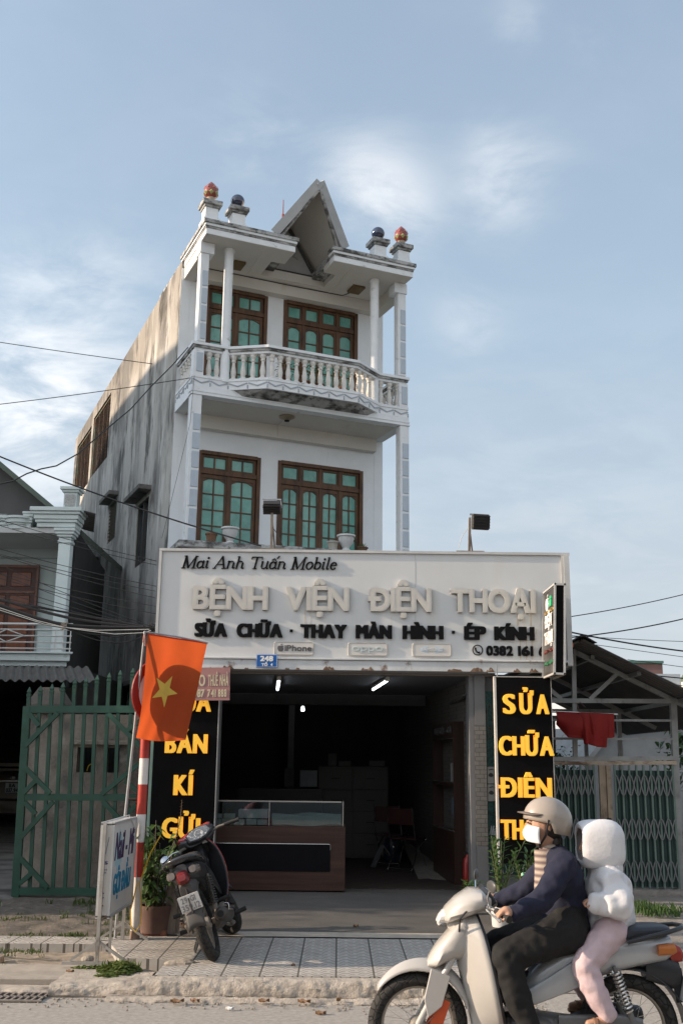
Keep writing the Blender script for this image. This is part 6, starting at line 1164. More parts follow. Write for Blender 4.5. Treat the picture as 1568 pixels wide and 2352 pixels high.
st.build('stem', M('brown_stem', (.09, .07, .045), .8), PP); lf.build('leaves', M('soft_green_leaf', (.085, .145, .04), .5, .45, 9, transl=.35), PP); dl.build('dry_leaves', M('orange_dry_leaf', (.30, .10, .03), .7, .3, 20), PP)
plk = M('weathered_plank', (.21, .175, .145), .85, .3, 5, .3, 50, stretch=(4, 4, .4))
for k, (xx, w, y, zt, lab) in enumerate(((-1.50, .10, 10.02, .66, 'wider weathered plank standing on end beside the pot plant'), (-1.435, .03, 10.04, .64, 'narrow weathered plank standing beside the wider plank'))):
    mb = MB(); mb.bar((xx, y, .14), (xx+.02, y+.03, zt), w, .028, up=(0, 1, 0)); solo(mb, 'plank', plk, lab, 'plank')
mb = MB(); mb.lathe([(.10, .152), (.14, .165), (.15, .20), (.14, .205), (.12, .18)], (-1.33, 10.35, 0), 20); solo(mb, 'clay_saucer', M('dark_saucer', (.07, .045, .035), .8), 'dark clay saucer standing on the apron behind the motorbike', 'saucer', smooth=True)
# ------------------------------------------------------------------ overhead cables
def catenary(a, b, sag, n=14, wob=0.0):
    a, b = Vector(a), Vector(b); return [a.lerp(b, i/n)-Vector((0, 0, sag*4*(i/n)*(1-i/n)))+Vector((0, 0, wob*math.sin(i*2.1))) for i in range(n+1)]
NC = [0]
def wire(label, a, b, sag=.05, r=.006, group=None, mat=cable, wob=0.0, n=14):
    mb = MB(); mb.tube(catenary(a, b, sag, n, wob), r, 5); t = solo(mb, 'overhead_cable', mat, label, 'cable', group, base=a); return t
G1 = 'thin cables strung along the street left of the signboard'
def ray_pt(x, y, Y):     # picture measurements turned into street coordinates (metres) at a chosen distance
    f, p, r = 2400., R(13.5), .0117; dx, dy = x-784., y-1176.; a = dx*math.cos(r)+dy*math.sin(r); b = dy*math.cos(r)-dx*math.sin(r); c = a/f; d = -b/f
    v = Vector((c, math.cos(p)-d*math.sin(p), math.sin(p)+d*math.cos(p))); return Vector((0, 0, 1.65))+v*(Y/v.y)
k5 = .3468; L5 = lambda x, y: (x*k5, 752.6+y*k5)
lines = [((0, 1272), (1037, 1545)), ((0, 1310), (1037, 1572)), ((0, 1465), (1035, 1712)), ((0, 1500), (1033, 1745)), ((0, 1508), (1033, 1790)), ((0, 1570), (990, 1975)), ((0, 1625), (1033, 1845)), ((0, 1628), (985, 1985)), ((0, 1660), (1033, 1895)), ((0, 1780), (980, 1990)), ((0, 1700), (975, 1988)), ((0, 1745), (985, 1995))]
for i, (a, b) in enumerate(lines):
    wire('thin black cable crossing in front of the teal house towards the signboard', ray_pt(*L5(*a), 12.6), ray_pt(*L5(*b), 12.62), .02, .0042, G1)
    o = bpy.context.scene.collection.objects[-1] if False else None
bund = [((0, 1835), (430, 1965), (1000, 1985)), ((0, 1850), (420, 1975), (1010, 2000)), ((0, 1800), (500, 1930), (1000, 1990)), ((0, 1880), (430, 1985), (1015, 2012)), ((0, 1865), (440, 1990), (700, 2035), (1020, 2005)), ((0, 1808), (520, 1900), (985, 1985)), ((430, 1990), (650, 2070), (850, 2080), (985, 2020)), ((440, 1985), (760, 2050), (880, 2005)), ((430, 1985), (600, 2020), (760, 2090), (960, 2040))]
for i, pts in enumerate(bund):
    q = [ray_pt(*L5(*p), 12.6+.01*(i % 3)) for p in pts]; mb = MB(); Q = []
    for j in range(len(q)-1):
        p0, p1, p2, p3 = q[max(0, j-1)], q[j], q[j+1], q[min(len(q)-1, j+2)]
        for s in range(8): t = s/8; Q.append(.5*((2*p1)+(p2-p0)*t+(2*p0-5*p1+4*p2-p3)*t*t+(3*p1-p0-3*p2+p3)*t**3))
    Q.append(q[-1]); mb.tube(Q, (.017, .013, .018, .014, .011, .013, .005, .005, .005)[i], 6); solo(mb, 'overhead_cable', cable, ('thick black cable sagging in the bundle above the green gate' if i < 6 else 'loose thin cable hanging below the cable bundle'), 'cable', 'cables bundled above the green gate' if i < 6 else 'loose cables below the bundle', base=q[0])
for (pts, lab) in ((((0, 1855), (250, 1940), (430, 1985), (640, 2005), (990, 1998)), 'upper of the two white cables woven into the black bundle'), (((0, 1870), (300, 1965), (560, 2005), (760, 2030), (960, 2020), (1000, 2005)), 'lower of the two white cables woven into the black bundle')):
    q = [ray_pt(*L5(*p), 12.58) for p in pts]; mb = MB(); mb.tube(q, .0045, 6); solo(mb, 'overhead_cable', M('white_cable', (.5, .5, .48), .5), lab, 'cable', base=q[0])
mb = MB()
for i in range(26):
    c = ray_pt(*L5(1000, 1998), 12.6)+Vector((random.uniform(-.06, .06), 0, random.uniform(-.05, .05))); mb.tube([c+Vector((random.uniform(-.07, .07), random.uniform(-.02, .02), random.uniform(-.06, .06))) for k in range(4)], .004, 4)
solo(mb, 'cable_knot', cable, 'black tangle of cable ends tied at the edge of the signboard', 'cable tangle')
mb = MB()
for i in range(10):
    c = ray_pt(*L5(425, 1975), 12.58); mb.tube([c+Vector((random.uniform(-.05, .05), random.uniform(-.01, .01), random.uniform(-.05, .05))) for k in range(4)], .004, 4)
solo(mb, 'cable_tie', M('grey_tie', (.25, .23, .2), .7), 'frayed grey tie holding the cable bundle before the teal house', 'cable tie')
wire('thick dark cable running down from the upper left to the sign top', ray_pt(-30, 1036, 12.4), ray_pt(600, 1254, 12.7), .06, .010); wire('straight thin cable high on the left against the sky', ray_pt(-20, 783, 20), ray_pt(352, 836, 20.5), .01, .008); wire('thin cable rising to the right to the balcony corner', ray_pt(-20, 931, 16.5), ray_pt(438, 868, 17.4), .02, .007)
q = [ray_pt(x, y, d) for x, y, d in ((-20, 1116, 14), (30, 1105, 14), (62, 1088, 14.2), (95, 1077, 14.4), (130, 1070, 14.6), (180, 1042, 15), (240, 990, 15.6), (300, 940, 16.2), (350, 885, 16.7), (395, 840, 17.1), (432, 798, 17.4))]; mb = MB(); mb.tube(q, .010, 6); solo(mb, 'overhead_cable', cable, 'wavy dark cable climbing from the lower left to the balcony corner', 'cable', base=q[0])
for i, (a, b, da, db, sg, r, lab) in enumerate((((1305, 1417), (1590, 1360), 12.6, 13.5, .02, .006, 'thin cable rising to the right from the middle of the sign edge'), ((1300, 1465), (1590, 1416), 12.6, 13.2, .03, .008, 'thicker cable rising to the right above the tin roof'), ((1300, 1450), (1590, 1498), 12.6, 13.2, .02, .010, 'thick twisted cable sloping down to the right above the tin roof'), ((1300, 1459), (1590, 1474), 12.6, 14, .01, .004, 'hairline cable running level across the right sky'), ((1360, 1480), (1590, 1512), 13.5, 14, .0, .004, 'hairline cable sloping down over the tin roof to the hill'), ((1440, 1515), (1590, 1535), 13.5, 14, .0, .004, 'hairline cable before the maroon building'), ((1480, 1550), (1590, 1560), 13.2, 13.6, .0, .008, 'thick cable before the pale far wall, right edge'), ((1480, 1558), (1590, 1580), 13.2, 13.6, .0, .005, 'lowest thin cable at the right edge over the tin roof'))): wire(lab, ray_pt(*a, da), ray_pt(*b, db), sg, r)
# ------------------------------------------------------------------ right: tin-roofed lean-to, folding steel gate
LT = thing('steel_canopy', 'gable-roofed steel canopy with grey tin roof right of the shop', 'canopy', (3.4, 14.2, .2)); cy_ = 13.4
gal2 = M('dull_galvanised', (.30, .305, .30), .5, .16, 8, metal=.5, stain=[((.15, .14, .125), .58, .75, 7, (1, 1, .6))])
mb = MB(); mb.bar((4.172, cy_+.03, .15), (4.225, cy_+.03, 2.50), .075); mb.lathe([(.042, .1), (.042, .15)], (4.172, cy_+.03, 0), 14); mb.build('corner_post', gal2, LT); mb = MB(); mb.bar((2.955, cy_+.02, 1.75), (2.985, cy_+.02, 3.07), .055); mb.build('king_post', gal2, LT); mb = MB(); mb.bar((2.0, cy_, 2.442), (4.19, cy_, 2.455), .05, .055); mb.build('tie_beam', gal2, LT)
mb = MB(); mb.bar((2.97, cy_-.005, 3.075), (4.75, cy_-.005, 2.21), .045, .06); mb.bar((2.97, cy_-.005, 3.075), (1.6, cy_-.005, 2.41), .045, .06); mb.each('rafter', gal2, LT); mb = MB(); mb.bar((3.165, cy_+.004, 2.47), (3.515, cy_+.004, 2.785), .05); mb.bar((2.80, cy_+.004, 2.47), (2.5, cy_+.004, 2.72), .05); mb.each('strut', gal2, LT)
mb = MB(); mb.bar((2.3, cy_+.01, 2.205), (4.19, cy_+.01, 2.215), .028); mb.bar((2.3, cy_+.01, 1.975), (4.18, cy_+.01, 1.985), .028); mb.each('thin_rail', gal2, LT)
mb = MB(); mb.bar((3.68, 12.95, 2.765), (3.68, 18.2, 2.765), .045, .05); mb.bar((4.3, 13.0, 2.46), (4.3, 18.2, 2.46), .045, .05); mb.bar((3.2, 13.3, 2.99), (3.2, 18.2, 2.99), .045, .05); mb.bar((2.4, 13.3, 2.83), (2.4, 18.2, 2.83), .045, .05); mb.each('purlin', gal2, LT)
for yb in (16, 18.2): mb = MB(); mb.bar((2.97, yb, 3.075), (4.75, yb, 2.21), .045, .06); mb.bar((2.97, yb, 3.075), (1.6, yb, 2.41), .045, .06); mb.bar((2.0, yb, 2.442), (4.4, yb, 2.455), .05, .055); mb.bar((4.2, yb, .2), (4.2, yb, 2.45), .06); mb.each('rear_truss', gal2, LT)
tin = M('dark_tin_roof', (.085, .082, .080), .55, .2, 4, stain=[((.15, .135, .12), .58, .75, 3, (1, 1, 1))])
# ridges run with the slope; the sheet's front edge is what we see along the gable
corrugated((2.96, 12.75, 3.155), (2.96, 18.4, 3.155), (4.95, 12.75, 2.185), (4.95, 18.4, 2.185), 46, .020).build('tin_roof', tin, LT, solid=.008); corrugated((2.94, 12.85, 3.15), (2.94, 18.4, 3.15), (1.5, 12.85, 2.45), (1.5, 18.4, 2.45), 46, .020).build('tin_roof', tin, LT, solid=.008)
mb = MB(); mb.grid(lambda s, t: Vector((2.945+(s-.5)*.34, 12.68+5.7*t, 3.20-abs(s-.5)*.20+.008*math.sin(60*t))), 6, 60); mb.build('ridge_cap', tin, LT, solid=.006); mb = MB(); mb.box((2.70, 12.74, 3.055), (2.84, 13.1, 3.10), Matrix.Identity(4)); mb.build('orange_flashing', M('orange_primer', (.42, .09, .03), .6, .2, 6), LT)
FGt = thing('folding_gate', 'green steel folding gate of scissor bars below the tin-roofed canopy', 'gate', (3.4, cy_, .2))
gtp = M('sage_green_paint', (.13, .185, .16), .5, .15, 6, stain=[((.10, .13, .11), .6, .75, 7, (1, 1, .5))]); gsh = M('dark_green_sheet', (.03, .06, .052), .55, .15, 3, stain=[((.035, .06, .05), .55, .75, 3, (2, 1, .4))]); latt = M('grey_lattice_strip', (.20, .20, .205), .5, .12, 7, metal=.3)
mb = MB(); mb.bar((2.46, cy_-.01, 1.725), (4.215, cy_-.01, 1.755), .05, .05); mb.build('gate_track', gal2, FGt); mb = MB(); mb.bar((2.46, cy_-.03, 1.672), (4.20, cy_-.03, 1.70), .03, .045); mb.build('rusty_track', M('rusty_track', (.42, .34, .26), .7, .3, 6, stain=[((.16, .085, .05), .5, .64, 8, (.4, 1, 1))]), FGt)
xsb = [2.50, 2.59, 2.675, 2.755, 2.838, 2.92, 3.0, 3.082, 3.165]+[3.425+.0895*i for i in range(9)]
rows_ = (1.42, .90, .41)
for i, x in enumerate(xsb):
    mb = MB(); mb.box((x-.011, cy_-.055, .215), (x+.011, cy_-.025, 1.665)); b = mb.build('gate_bar', gtp, FGt)
    if i < 1 or i == 9: pass
for i, (x, xn) in enumerate(zip(xsb, xsb[1:])):
    if xn-x > .2: continue
    for z in rows_:
        mb = MB()
        # scissor strips, slightly bowed
        for sg in (1, -1):
            P = [Vector((x+(xn-x)*f, cy_-.064-.004*sg, z+sg*(.125-.25*f)+sg*.03*math.sin(2*math.pi*f))) for f in (0, .2, .4, .6, .8, 1)]
            for a, b in zip(P, P[1:]): mb.bar(a, b, .014, .005, up=(0, 1, 0), ext=.001)
        for sg in (1, -1):
            P = [Vector((x+(xn-x)*f, cy_-.064-.004*sg, z-.0+sg*(.02+.18*f)-sg*.02*math.sin(math.pi*f))) for f in (0, .5, 1)] if i % 2 else [Vector((x+(xn-x)*f, cy_-.064-.004*sg, z+sg*(.20-.18*f)-sg*.02*math.sin(math.pi*f))) for f in (0, .5, 1)]
        mb.build('scissor_strip', latt, FGt)
for i, (x, xn) in enumerate(zip(xsb, xsb[1:])):
    if xn-x > .2: continue
    mb = MB(); w = (xn-x); mb.add([(x, cy_-.005, .23), ((x+xn)/2-.006, cy_-.022, .23), ((x+xn)/2+.006, cy_-.022, .23), (xn, cy_-.005, .23), (x, cy_-.005, 1.60), ((x+xn)/2-.006, cy_-.022, 1.60), ((x+xn)/2+.006, cy_-.022, 1.60), (xn, cy_-.005, 1.60)], [(0, 1, 5, 4), (1, 2, 6, 5), (2, 3, 7, 6)]); mb.build('gate_sheet', gsh, FGt)
mb = MB(); mb.box((3.225, cy_-.07, .215), (3.275, cy_-.02, 1.655)); mb.box((3.315, cy_-.07, .215), (3.37, cy_-.02, 1.655)); mb.box((3.28, cy_-.05, .215), (3.31, cy_-.03, 1.655)); mb.each('lock_stile', M('rusty_tan_stile', (.30, .23, .165), .6, .25, 6, stain=[((.10, .07, .05), .55, .70, 6, (1, 1, .6))]), FGt)
mb = MB(); mb.box((3.29, cy_-.085, 1.0), (3.345, cy_-.07, 1.03)); mb.lathe([(.022, -.012), (.022, .012)], (3.33, cy_-.09, .985), 12, axis='Y'); mb.build('padlock', black, FGt)
mb = MB(); mb.box((2.4, cy_+.06, .1), (4.2, cy_+.07, 1.62)); mb.build('dark_backing', M('gate_shadow_sheet', (.05, .065, .06), .8), FGt) if False else None
struct(rough_block(2.3, 6.5, 13.15, 13.75, .02, .21, .03, 4, 120, 16), 'gate_sill', lanem, smooth=True)
# red cloth hung from a rod under the canopy
RF = thing('red_cloth', 'plain red flag bunched up on a rod under the tin-roofed canopy', 'flag', (3.0, 13.1, 1.9)); rc = M('deep_red_cloth', (.30, .018, .016), .7, .12, 4, transl=.3)
mb = MB(); mb.tube([(2.62, 13.1, 2.297), (3.43, 13.1, 2.270)], .009, 8); mb.build('rod', steel, RF)
def rag(pts_top, pts_bot, y0, amp, n, ph, off):
    mb = MB(); m = len(pts_top)
    def fn(s, t):
        k = s*(m-1); i = min(int(k), m-2); f = k-i; a = Vector(pts_top[i]).lerp(Vector(pts_top[i+1]), f); b = Vector(pts_bot[i]).lerp(Vector(pts_bot[i+1]), f); q = a.lerp(b, t)
        return Vector((q.x, y0-off*math.sin(math.pi*min(1, t*1.1))+amp*math.sin(n*s*6.28+ph+t)*t**.6-.012, q.y))
    mb.grid(fn, 40, 20); return mb
rag([(2.665, 2.297), (2.80, 2.292), (2.96, 2.287), (3.02, 2.284)], [(2.668, 2.14), (2.80, 1.985), (2.96, 1.975), (3.02, 1.97)], 13.1, .018, 1.2, .3, .05).build('cloth_fold', rc, RF, smooth=True, solid=.003)
rag([(2.945, 2.290), (3.0, 2.288), (3.06, 2.286), (3.09, 2.285)], [(2.995, 1.91), (3.03, 1.90), (3.09, 1.96), (3.135, 1.99)], 13.08, .02, 1.6, 1.0, .03).build('cloth_fold', rc, RF, smooth=True, solid=.003)
rag([(3.05, 2.287), (3.18, 2.283), (3.30, 2.278), (3.32, 2.277)], [(3.05, 1.905), (3.15, 1.875), (3.262, 1.868), (3.282, 1.98)], 13.085, .014, 2.2, .6, .02).build('cloth_fold', rc, RF, smooth=True, solid=.003)
rag([(3.29, 2.279), (3.33, 2.277), (3.36, 2.276), (3.38, 2.275)], [(3.275, 1.985), (3.31, 1.983), (3.34, 1.985), (3.372, 1.995)], 13.095, .010, 1.0, 2.0, .015).build('cloth_fold', rc, RF, smooth=True, solid=.003)
mb = MB(); mb.tube([(2.96, 13.12, 2.30), (2.955, 13.2, 2.40), (3.02, 13.3, 2.42), (3.08, 13.3, 2.36)], .006, 5); mb.build('tie_cord', M('brown_cord', (.15, .1, .08), .8), RF)
# grey render house wall behind the canopy, far building, bush, trees, hill
GH = thing('grey_house', 'bare grey cement gable wall seen through the steel canopy', 'house', (7, 20, .3)); gr = M('grey_cement_wall', (.30, .305, .305), .92, .12, 1.4, .2, 20, stain=[((.22, .22, .22), .5, .7, 1.5, (1, 1, .5))])
mb = MB(); mb.prism([(4.35, .2), (4.35, 1.45), (5.22, 2.40), (9.0, 3.02), (9.0, .2)], 20, 24, 'Y'); mb.build('gable_wall', gr, GH); mb = MB(); mb.bar((5.0, 19.9, 2.36), (9.1, 19.9, 3.05), .3, .07); mb.build('roof_edge', M('dark_eave', (.05, .05, .05), .8), GH); mb = MB(); mb.bar((4.33, 19.93, 1.42), (5.2, 19.93, 2.41), .09, .08); mb.build('stair_edge', gr, GH)
WW = MB(); WW.box((4.2, 27, .3), (6.6, 27.2, 2.55)); solo(WW, 'garden_wall', M('pale_far_wall', (.42, .43, .45), .8, .08, 1), 'pale wall far behind the red cloth under the canopy', 'wall')
mb = MB(); mb.bar((3.75, 18.9, .3), (3.78, 18.9, 2.5), .09); solo(mb, 'dark_post', M('dark_timber_post', (.04, .035, .03), .8), 'dark timber post standing behind the red cloth', 'post')
FB = thing('maroon_building', 'far flat-roofed maroon building with green roof edge above the tin roof', 'building', (17.5, 61, 0)); mb = MB(); mb.box((14, 60, 6.76), (18.4, 72, 7.38)); mb.build('top_storey', M('maroon_cladding', (.17, .095, .085), .8, .06, .8, stretch=(6, 1, .2)), FB); mb = MB(); mb.box((13.9, 59.9, 7.382), (18.45, 72.1, 7.52)); mb.build('roof_edge', M('far_green_edge', (.07, .16, .13), .7), FB); mb = MB(); mb.box((13.5, 59.6, -.1), (19.25, 74, 6.755)); mb.build('lower_storeys', M('pale_grey_cladding', (.36, .39, .42), .8, .05, .5), FB); mb = MB(); mb.box((19.27, 58, -.1), (28, 74, 6.3)); mb.build('side_block', M('white_grey_block', (.52, .52, .50), .8, .05, .5), FB)
def tree(label, x, y, z0, h, rx, rz_, n, col, seed, leaf=.10, group=None):
    random.seed(seed); t = thing('leafy_tree', label, 'tree', (x, y, z0), group=group); mb = MB(); mb.tube([(x, y, z0), (x+.05, y, z0+h*.3), (x-.03, y+.05, z0+h*.65)], [.09, .07, .04], 8)
    lf = MB(); cl = []
    for i in range(16):
        a = random.uniform(0, 6.28); e = random.uniform(-.5, 1.2); c = Vector((x+rx*.75*math.cos(a)*math.cos(e), y+rx*.75*math.sin(a)*math.cos(e), z0+h*.62+rz_*.7*math.sin(e))); cl.append(c); mb.tube([(x, y, z0+h*.4), (Vector((x, y, z0+h*.5))+c)/2, c], [.035, .02, .008], 5)
    mb.build('trunk', M('tree_bark', (.08, .065, .05), .9, .3, 8), t)
    for c in cl:
        for k in range(n//16):
            d = Vector((random.gauss(0, 1), random.gauss(0, 1), random.gauss(0, .8))); q = c+d*rx*.26; b = random.uniform(0, 6.28); leaf_blade(lf, q, (math.cos(b), math.sin(b), random.uniform(-.7, .3)), leaf*random.uniform(.7, 1.4), leaf*.55, .5, .1)
    lf.build('crown', M('crown_'+label.split()[0]+'_green', col, .5, .5, 1.6, transl=.35), t); return t
tree('broad-leaved green tree at the right edge behind the folding gate', 5.95, 17.0, .3, 2.35, .72, .9, 1500, (.055, .11, .03), 5, .13); tree('dark bushy tree seen between the red cloth and the black board', 3.25, 17.6, .3, 1.7, .62, .7, 1400, (.035, .075, .025), 6, .08)
def hill(label, name, cx, cy, w, d, h, mat, seed):
    mb = MB()
    def fn(s, t):
        x = (s-.5)*2; y = (t-.5)*2; r = max(0, 1-(x*x+y*y)); q = Vector((s*6+seed, t*6, seed)); return Vector((cx+x*w, cy+y*d, -3+h*r**.8*(1+.25*mnoise.noise(q))+9*r*mnoise.noise(q*5)+5*r*mnoise.noise(q*14)))
    mb.grid(fn, 120, 60); return struct(mb, name, mat, smooth=True)
hill('', 'hill', 545, 1250, 190, 260, 165, M('forested_hill', (.055, .085, .045), .95, .45, .02, 0, stain=[((.10, .12, .075), .5, .6, .05, (1, 1, 1))]), 2.2)
# unseen houses added beyond the left edge to cast shade, with street trees
OB = thing('tall_shade_house', 'unseen tall house shaped to shade the bare side wall, beyond the left end of the view', 'house', (-19, 20, 0)); shw = M('shade_house_paint', (.45, .44, .42), .8, .08, 1)
tn = math.tan(SUN_EL)*math.sqrt(1+SKEW**2)
def back_to(P, X): t = P.x-X; return (P.y-SKEW*t, P.z+t*tn)
prof_ = [back_to(hw(0, v, z), -15) for v, z in ((-2.4, 9.30), (1.0, 9.38), (3.5, 9.72), (7.46, 9.80), (11.4, 8.36), (16, 6.5))]  # roofline shaped so its shadow edge falls across the bare side wall
mb = MB(); mb.prism([(prof_[0][0], 0)]+prof_+[(prof_[-1][0], 0)], -20, -15, 'X'); mb.build('house_block', shw, OB); mb = MB(); mb.box((-15.05, prof_[0][0]-.3, 3.2), (-14.2, prof_[0][0]+6, 3.3)); mb.build('street_awning', rt, OB)
def big_tree(label, x, y, h, rx, rz_, n, seed): return tree(label, x, y, .05, h, rx, rz_, n, (.05, .10, .03), seed, .16, 'street trees beyond the left end of the view')
big_tree('young street tree beyond the left end of the view, nearer the road', -7.6, 11.75, 4.3, 1.25, 1.7, 2600, 21)
big_tree('fuller street tree beyond the left end of the view, before the teal house', -8.2, 14.0, 5.0, 1.7, 2.0, 4200, 22)
OH = thing('low_shade_house', 'unseen low house added for shade beyond the left end of the view', 'house', (-11, 13, 0)); mb = MB(); mb.box((-14.5, 10.6, 0), (-9.5, 15.5, 4.0)); mb.build('house_block', shw, OH); mb = MB(); mb.box((-14.7, 10.4, 4.003), (-9.3, 15.6, 4.12)); mb.build('flat_roof', rt, OH)  # unseen low block added to shade the ground by the shop
random.seed(11)

# the other side of the street, behind the viewer: its houses close off the low sky
for i, (x0, x1, h, col, lab) in enumerate(((-34, -20, 4.5, (.36, .33, .29), 'long low ochre street house across the road, behind the viewer'), (-19.5, -9, 5.5, (.40, .40, .38), 'tall pale street house across the road, behind the viewer'), (-8.7, 2.5, 5.0, (.34, .34, .33), 'grey street house straight across the road, behind the viewer'), (2.8, 13, 6.5, (.38, .35, .30), 'tallest street house across the road, behind the viewer'), (13.4, 32, 4.8, (.33, .35, .35), 'wide bluish street house across the road, behind the viewer'))):
    t = thing('street_house', lab, 'house', ((x0+x1)/2, -8, 0)); wall_grid(x0, x1, 0, h, [(x0+1.2+k*2.6, x0+2.6+k*2.6, z, z+1.5) for k in range(int((x1-x0-1.5)/2.6)) for z in (1.0, 4.2) if z+2 < h], -8.3, -8.0, 'x').build('front_wall', M('street_paint_%s' % lab.split()[0], col, .85, .08, 1), t); mb = MB(); mb.box((x0, -18, 0), (x1, -8.9, h-.1)); mb.build('house_body', M('street_body', (.2, .19, .18), .9), t); mb = MB(); mb.box((x0-.2, -18.2, h+.003), (x1+.2, -7.6, h+.25)); mb.build('roof', rt, t)
# ------------------------------------------------------------------ underbone motorbikes (local axes: x forward, y left, z up, origin at the rear contact)
RW = .285
def torus(mb, c, Rr, r, n=40, m=10, sc=1.0):
    vs = []; fs = []
    for i in range(n):
        a = 2*math.pi*i/n
        for j in range(m):
            b = 2*math.pi*j/m; q = Rr+r*math.cos(b); vs.append(Vector(c)+Vector((q*math.cos(a), r*sc*math.sin(b), q*math.sin(a))))
    for i in range(n):
        for j in range(m): fs.append((i*m+j, i*m+(j+1) % m, ((i+1) % n)*m+(j+1) % m, ((i+1) % n)*m+j))
    mb.add(vs, fs)
def tread_mat():
    m = M('tyre_tread', (.028, .026, .024), .85, .3, 25, .25, 90); n, l = m.node_tree.nodes, m.node_tree.links; b = n['Principled BSDF']
    tc = n.new('ShaderNodeTexCoord'); wv = n.new('ShaderNodeTexVoronoi'); wv.feature = 'DISTANCE_TO_EDGE'; wv.inputs['Scale'].default_value = 22; l.new(tc.outputs['Object'], wv.inputs['Vector'])
    mr = n.new('ShaderNodeMapRange'); mr.inputs['From Max'].default_value = .07; l.new(wv.outputs['Distance'], mr.inputs['Value']); bp = n.new('ShaderNodeBump'); bp.inputs['Strength'].default_value = .9; bp.inputs['Distance'].default_value = .02; l.new(mr.outputs[0], bp.inputs['Height']); l.new(bp.outputs[0], b.inputs['Normal']); return m
tread = tread_mat()
rimm = M('dusty_rim', (.30, .27, .23), .5, .15, 9, metal=.5); dusty = M('dusty_alloy', (.16, .138, .115), .6, .2, 10, metal=.4)
def bike(root, pal, steer=0.0, cast=True):
    W = 1.20
    ST = Matrix.Translation((.98, 0, .80)) @ Matrix.Rotation(steer, 4, Vector((-.42, 0, 1)).normalized()) @ Matrix.Translation((-.98, 0, -.80))
    def wheel(cx, T, name, parent):
        mb = MB(); mb.T = T; torus(mb, (cx, 0, RW), RW-.040, .040, 44, 12, 1.15); w = mb.build(name, tread, parent, smooth=True)
        mb = MB(); mb.T = T; torus(mb, (cx, 0, RW), RW-.078, .014, 40, 6, 1.4); mb.lathe([(.03, -.06), (.045, -.05), (.05, -.03), (.05, .03), (.045, .05), (.03, .06)], (cx, 0, RW), 16, axis='Y'); mb.build('rim', rimm, w, smooth=True)
        mb = MB(); mb.T = T
        if cast:
            for k in range(5):
                a = 2*math.pi*k/5+.3
                for da in (-.12, .12): mb.bar((cx+.045*math.cos(a+da), 0, RW+.045*math.sin(a+da)), (cx+(RW-.08)*math.cos(a+da*.4), 0, RW+(RW-.08)*math.sin(a+da*.4)), .02, .03)
        else:
            for k in range(28):
                a = 2*math.pi*k/28; s = 1 if k % 2 else -1; mb.tube([(cx+.045*math.cos(a+.5*s), .03*s, RW+.045*math.sin(a+.5*s)), (cx+(RW-.085)*math.cos(a), .004*s, RW+(RW-.085)*math.sin(a))], .0016, 4)
        mb.build('wheel_spokes', rimm if cast else steel, w); return w
    I = Matrix.Identity(4)
    wheel(0, I, 'rear_wheel', root); wheel(W, ST, 'front_wheel', root)
    mb = MB()
    for s in (-1, 1): mb.bar((-.02, s*.085, RW), (.44, s*.075, .32), .03, .045)
    mb.each('swing_arm', pal['metal'], root, bevel=.004)
    mb = MB(); mb.loft([(-.05, .115, .30, .018, .055), (.05, .118, .31, .022, .065), (.25, .118, .32, .020, .055), (.42, .11, .32, .018, .05)], 14, 4); mb.build('chain_case', pal['metal'], root, smooth=True)
    for s in (-1, 1):
        a, b = Vector((.0, s*.125, RW+.03)), Vector((.10, s*.13, .63)); d = (b-a)
        mb = MB(); mb.tube([a, a+d*.28], .020, 10); mb.tube([a+d*.28, b], .011, 8); mb.ball(a, .026, 10, 6); sh = mb.build('shock_absorber', pal['metal'], root, smooth=True)
        mb = MB(); n = 110; x = d.orthogonal().normalized(); y = d.normalized().cross(x); mb.tube([a+d*(.26+.68*i/n)+x*.028*math.cos(i*2*math.pi*11/n)+y*.028*math.sin(i*2*math.pi*11/n) for i in range(n+1)], .0055, 5); mb.build('spring', pal['spring'], sh, smooth=True)
    # engine
    mb = MB(); mb.loft([(.38, 0, .27, .08, .08), (.48, 0, .26, .11, .10), (.62, 0, .27, .11, .09), (.68, 0, .28, .08, .07)], 16, 3.5); mb.lathe([(.075, -.135), (.085, -.12), (.085, .12), (.07, .14)], (.52, 0, .27), 18, axis='Y'); mb.build('engine', pal['metal'], root, smooth=True)
    mb = MB(); mb.lathe([(.055, .0), (.06, .02), (.06, .18), (.05, .20)], (.66, 0, .30), 14, axis='X')
    for k in range(7): mb.lathe([(.07, .03+.022*k), (.07, .04+.022*k)], (.66, 0, .30), 14, axis='X')
    mb.build('cylinder_fins', pal['metal'], root)
    # exhaust on the right
    mb = MB(); mb.tube([(.80, -.03, .24), (.82, -.08, .17), (.70, -.13, .15), (.45, -.15, .17), (.36, -.155, .21)], .017, 10); mb.build('exhaust_pipe', pal['metal'], root, smooth=True)
    MT = Matrix.Translation((-.12, -.165, .325)) @ Matrix.Rotation(R(8), 4, 'Y')
    mb = MB(); mb.T = MT; mb.lathe([(.020, -.006), (.034, -.004), (.046, .012), (.056, .06), (.058, .36), (.040, .46), (.018, .50)], (0, 0, 0), 22, axis='X'); mf = mb.build('muffler', pal['muffler'], root, smooth=True)
    mb = MB(); mb.T = MT; mb.lathe([(.014, -.0075), (.026, -.0068)], (0, 0, 0), 16, axis='X'); mb.build('muffler_outlet', dark, mf)
    mb = MB(); mb.T = MT; mb.grid(lambda s, t: Vector((.08+.32*s, .064*math.cos(2.0+1.9*t), .064*math.sin(1.2+1.9*t-.0)))+Vector((0, -.005, .004)), 8, 8); mb.build('heat_shield', pal['shield'], mf, smooth=True, solid=.003)
    # rear mudguard
    mb = MB()
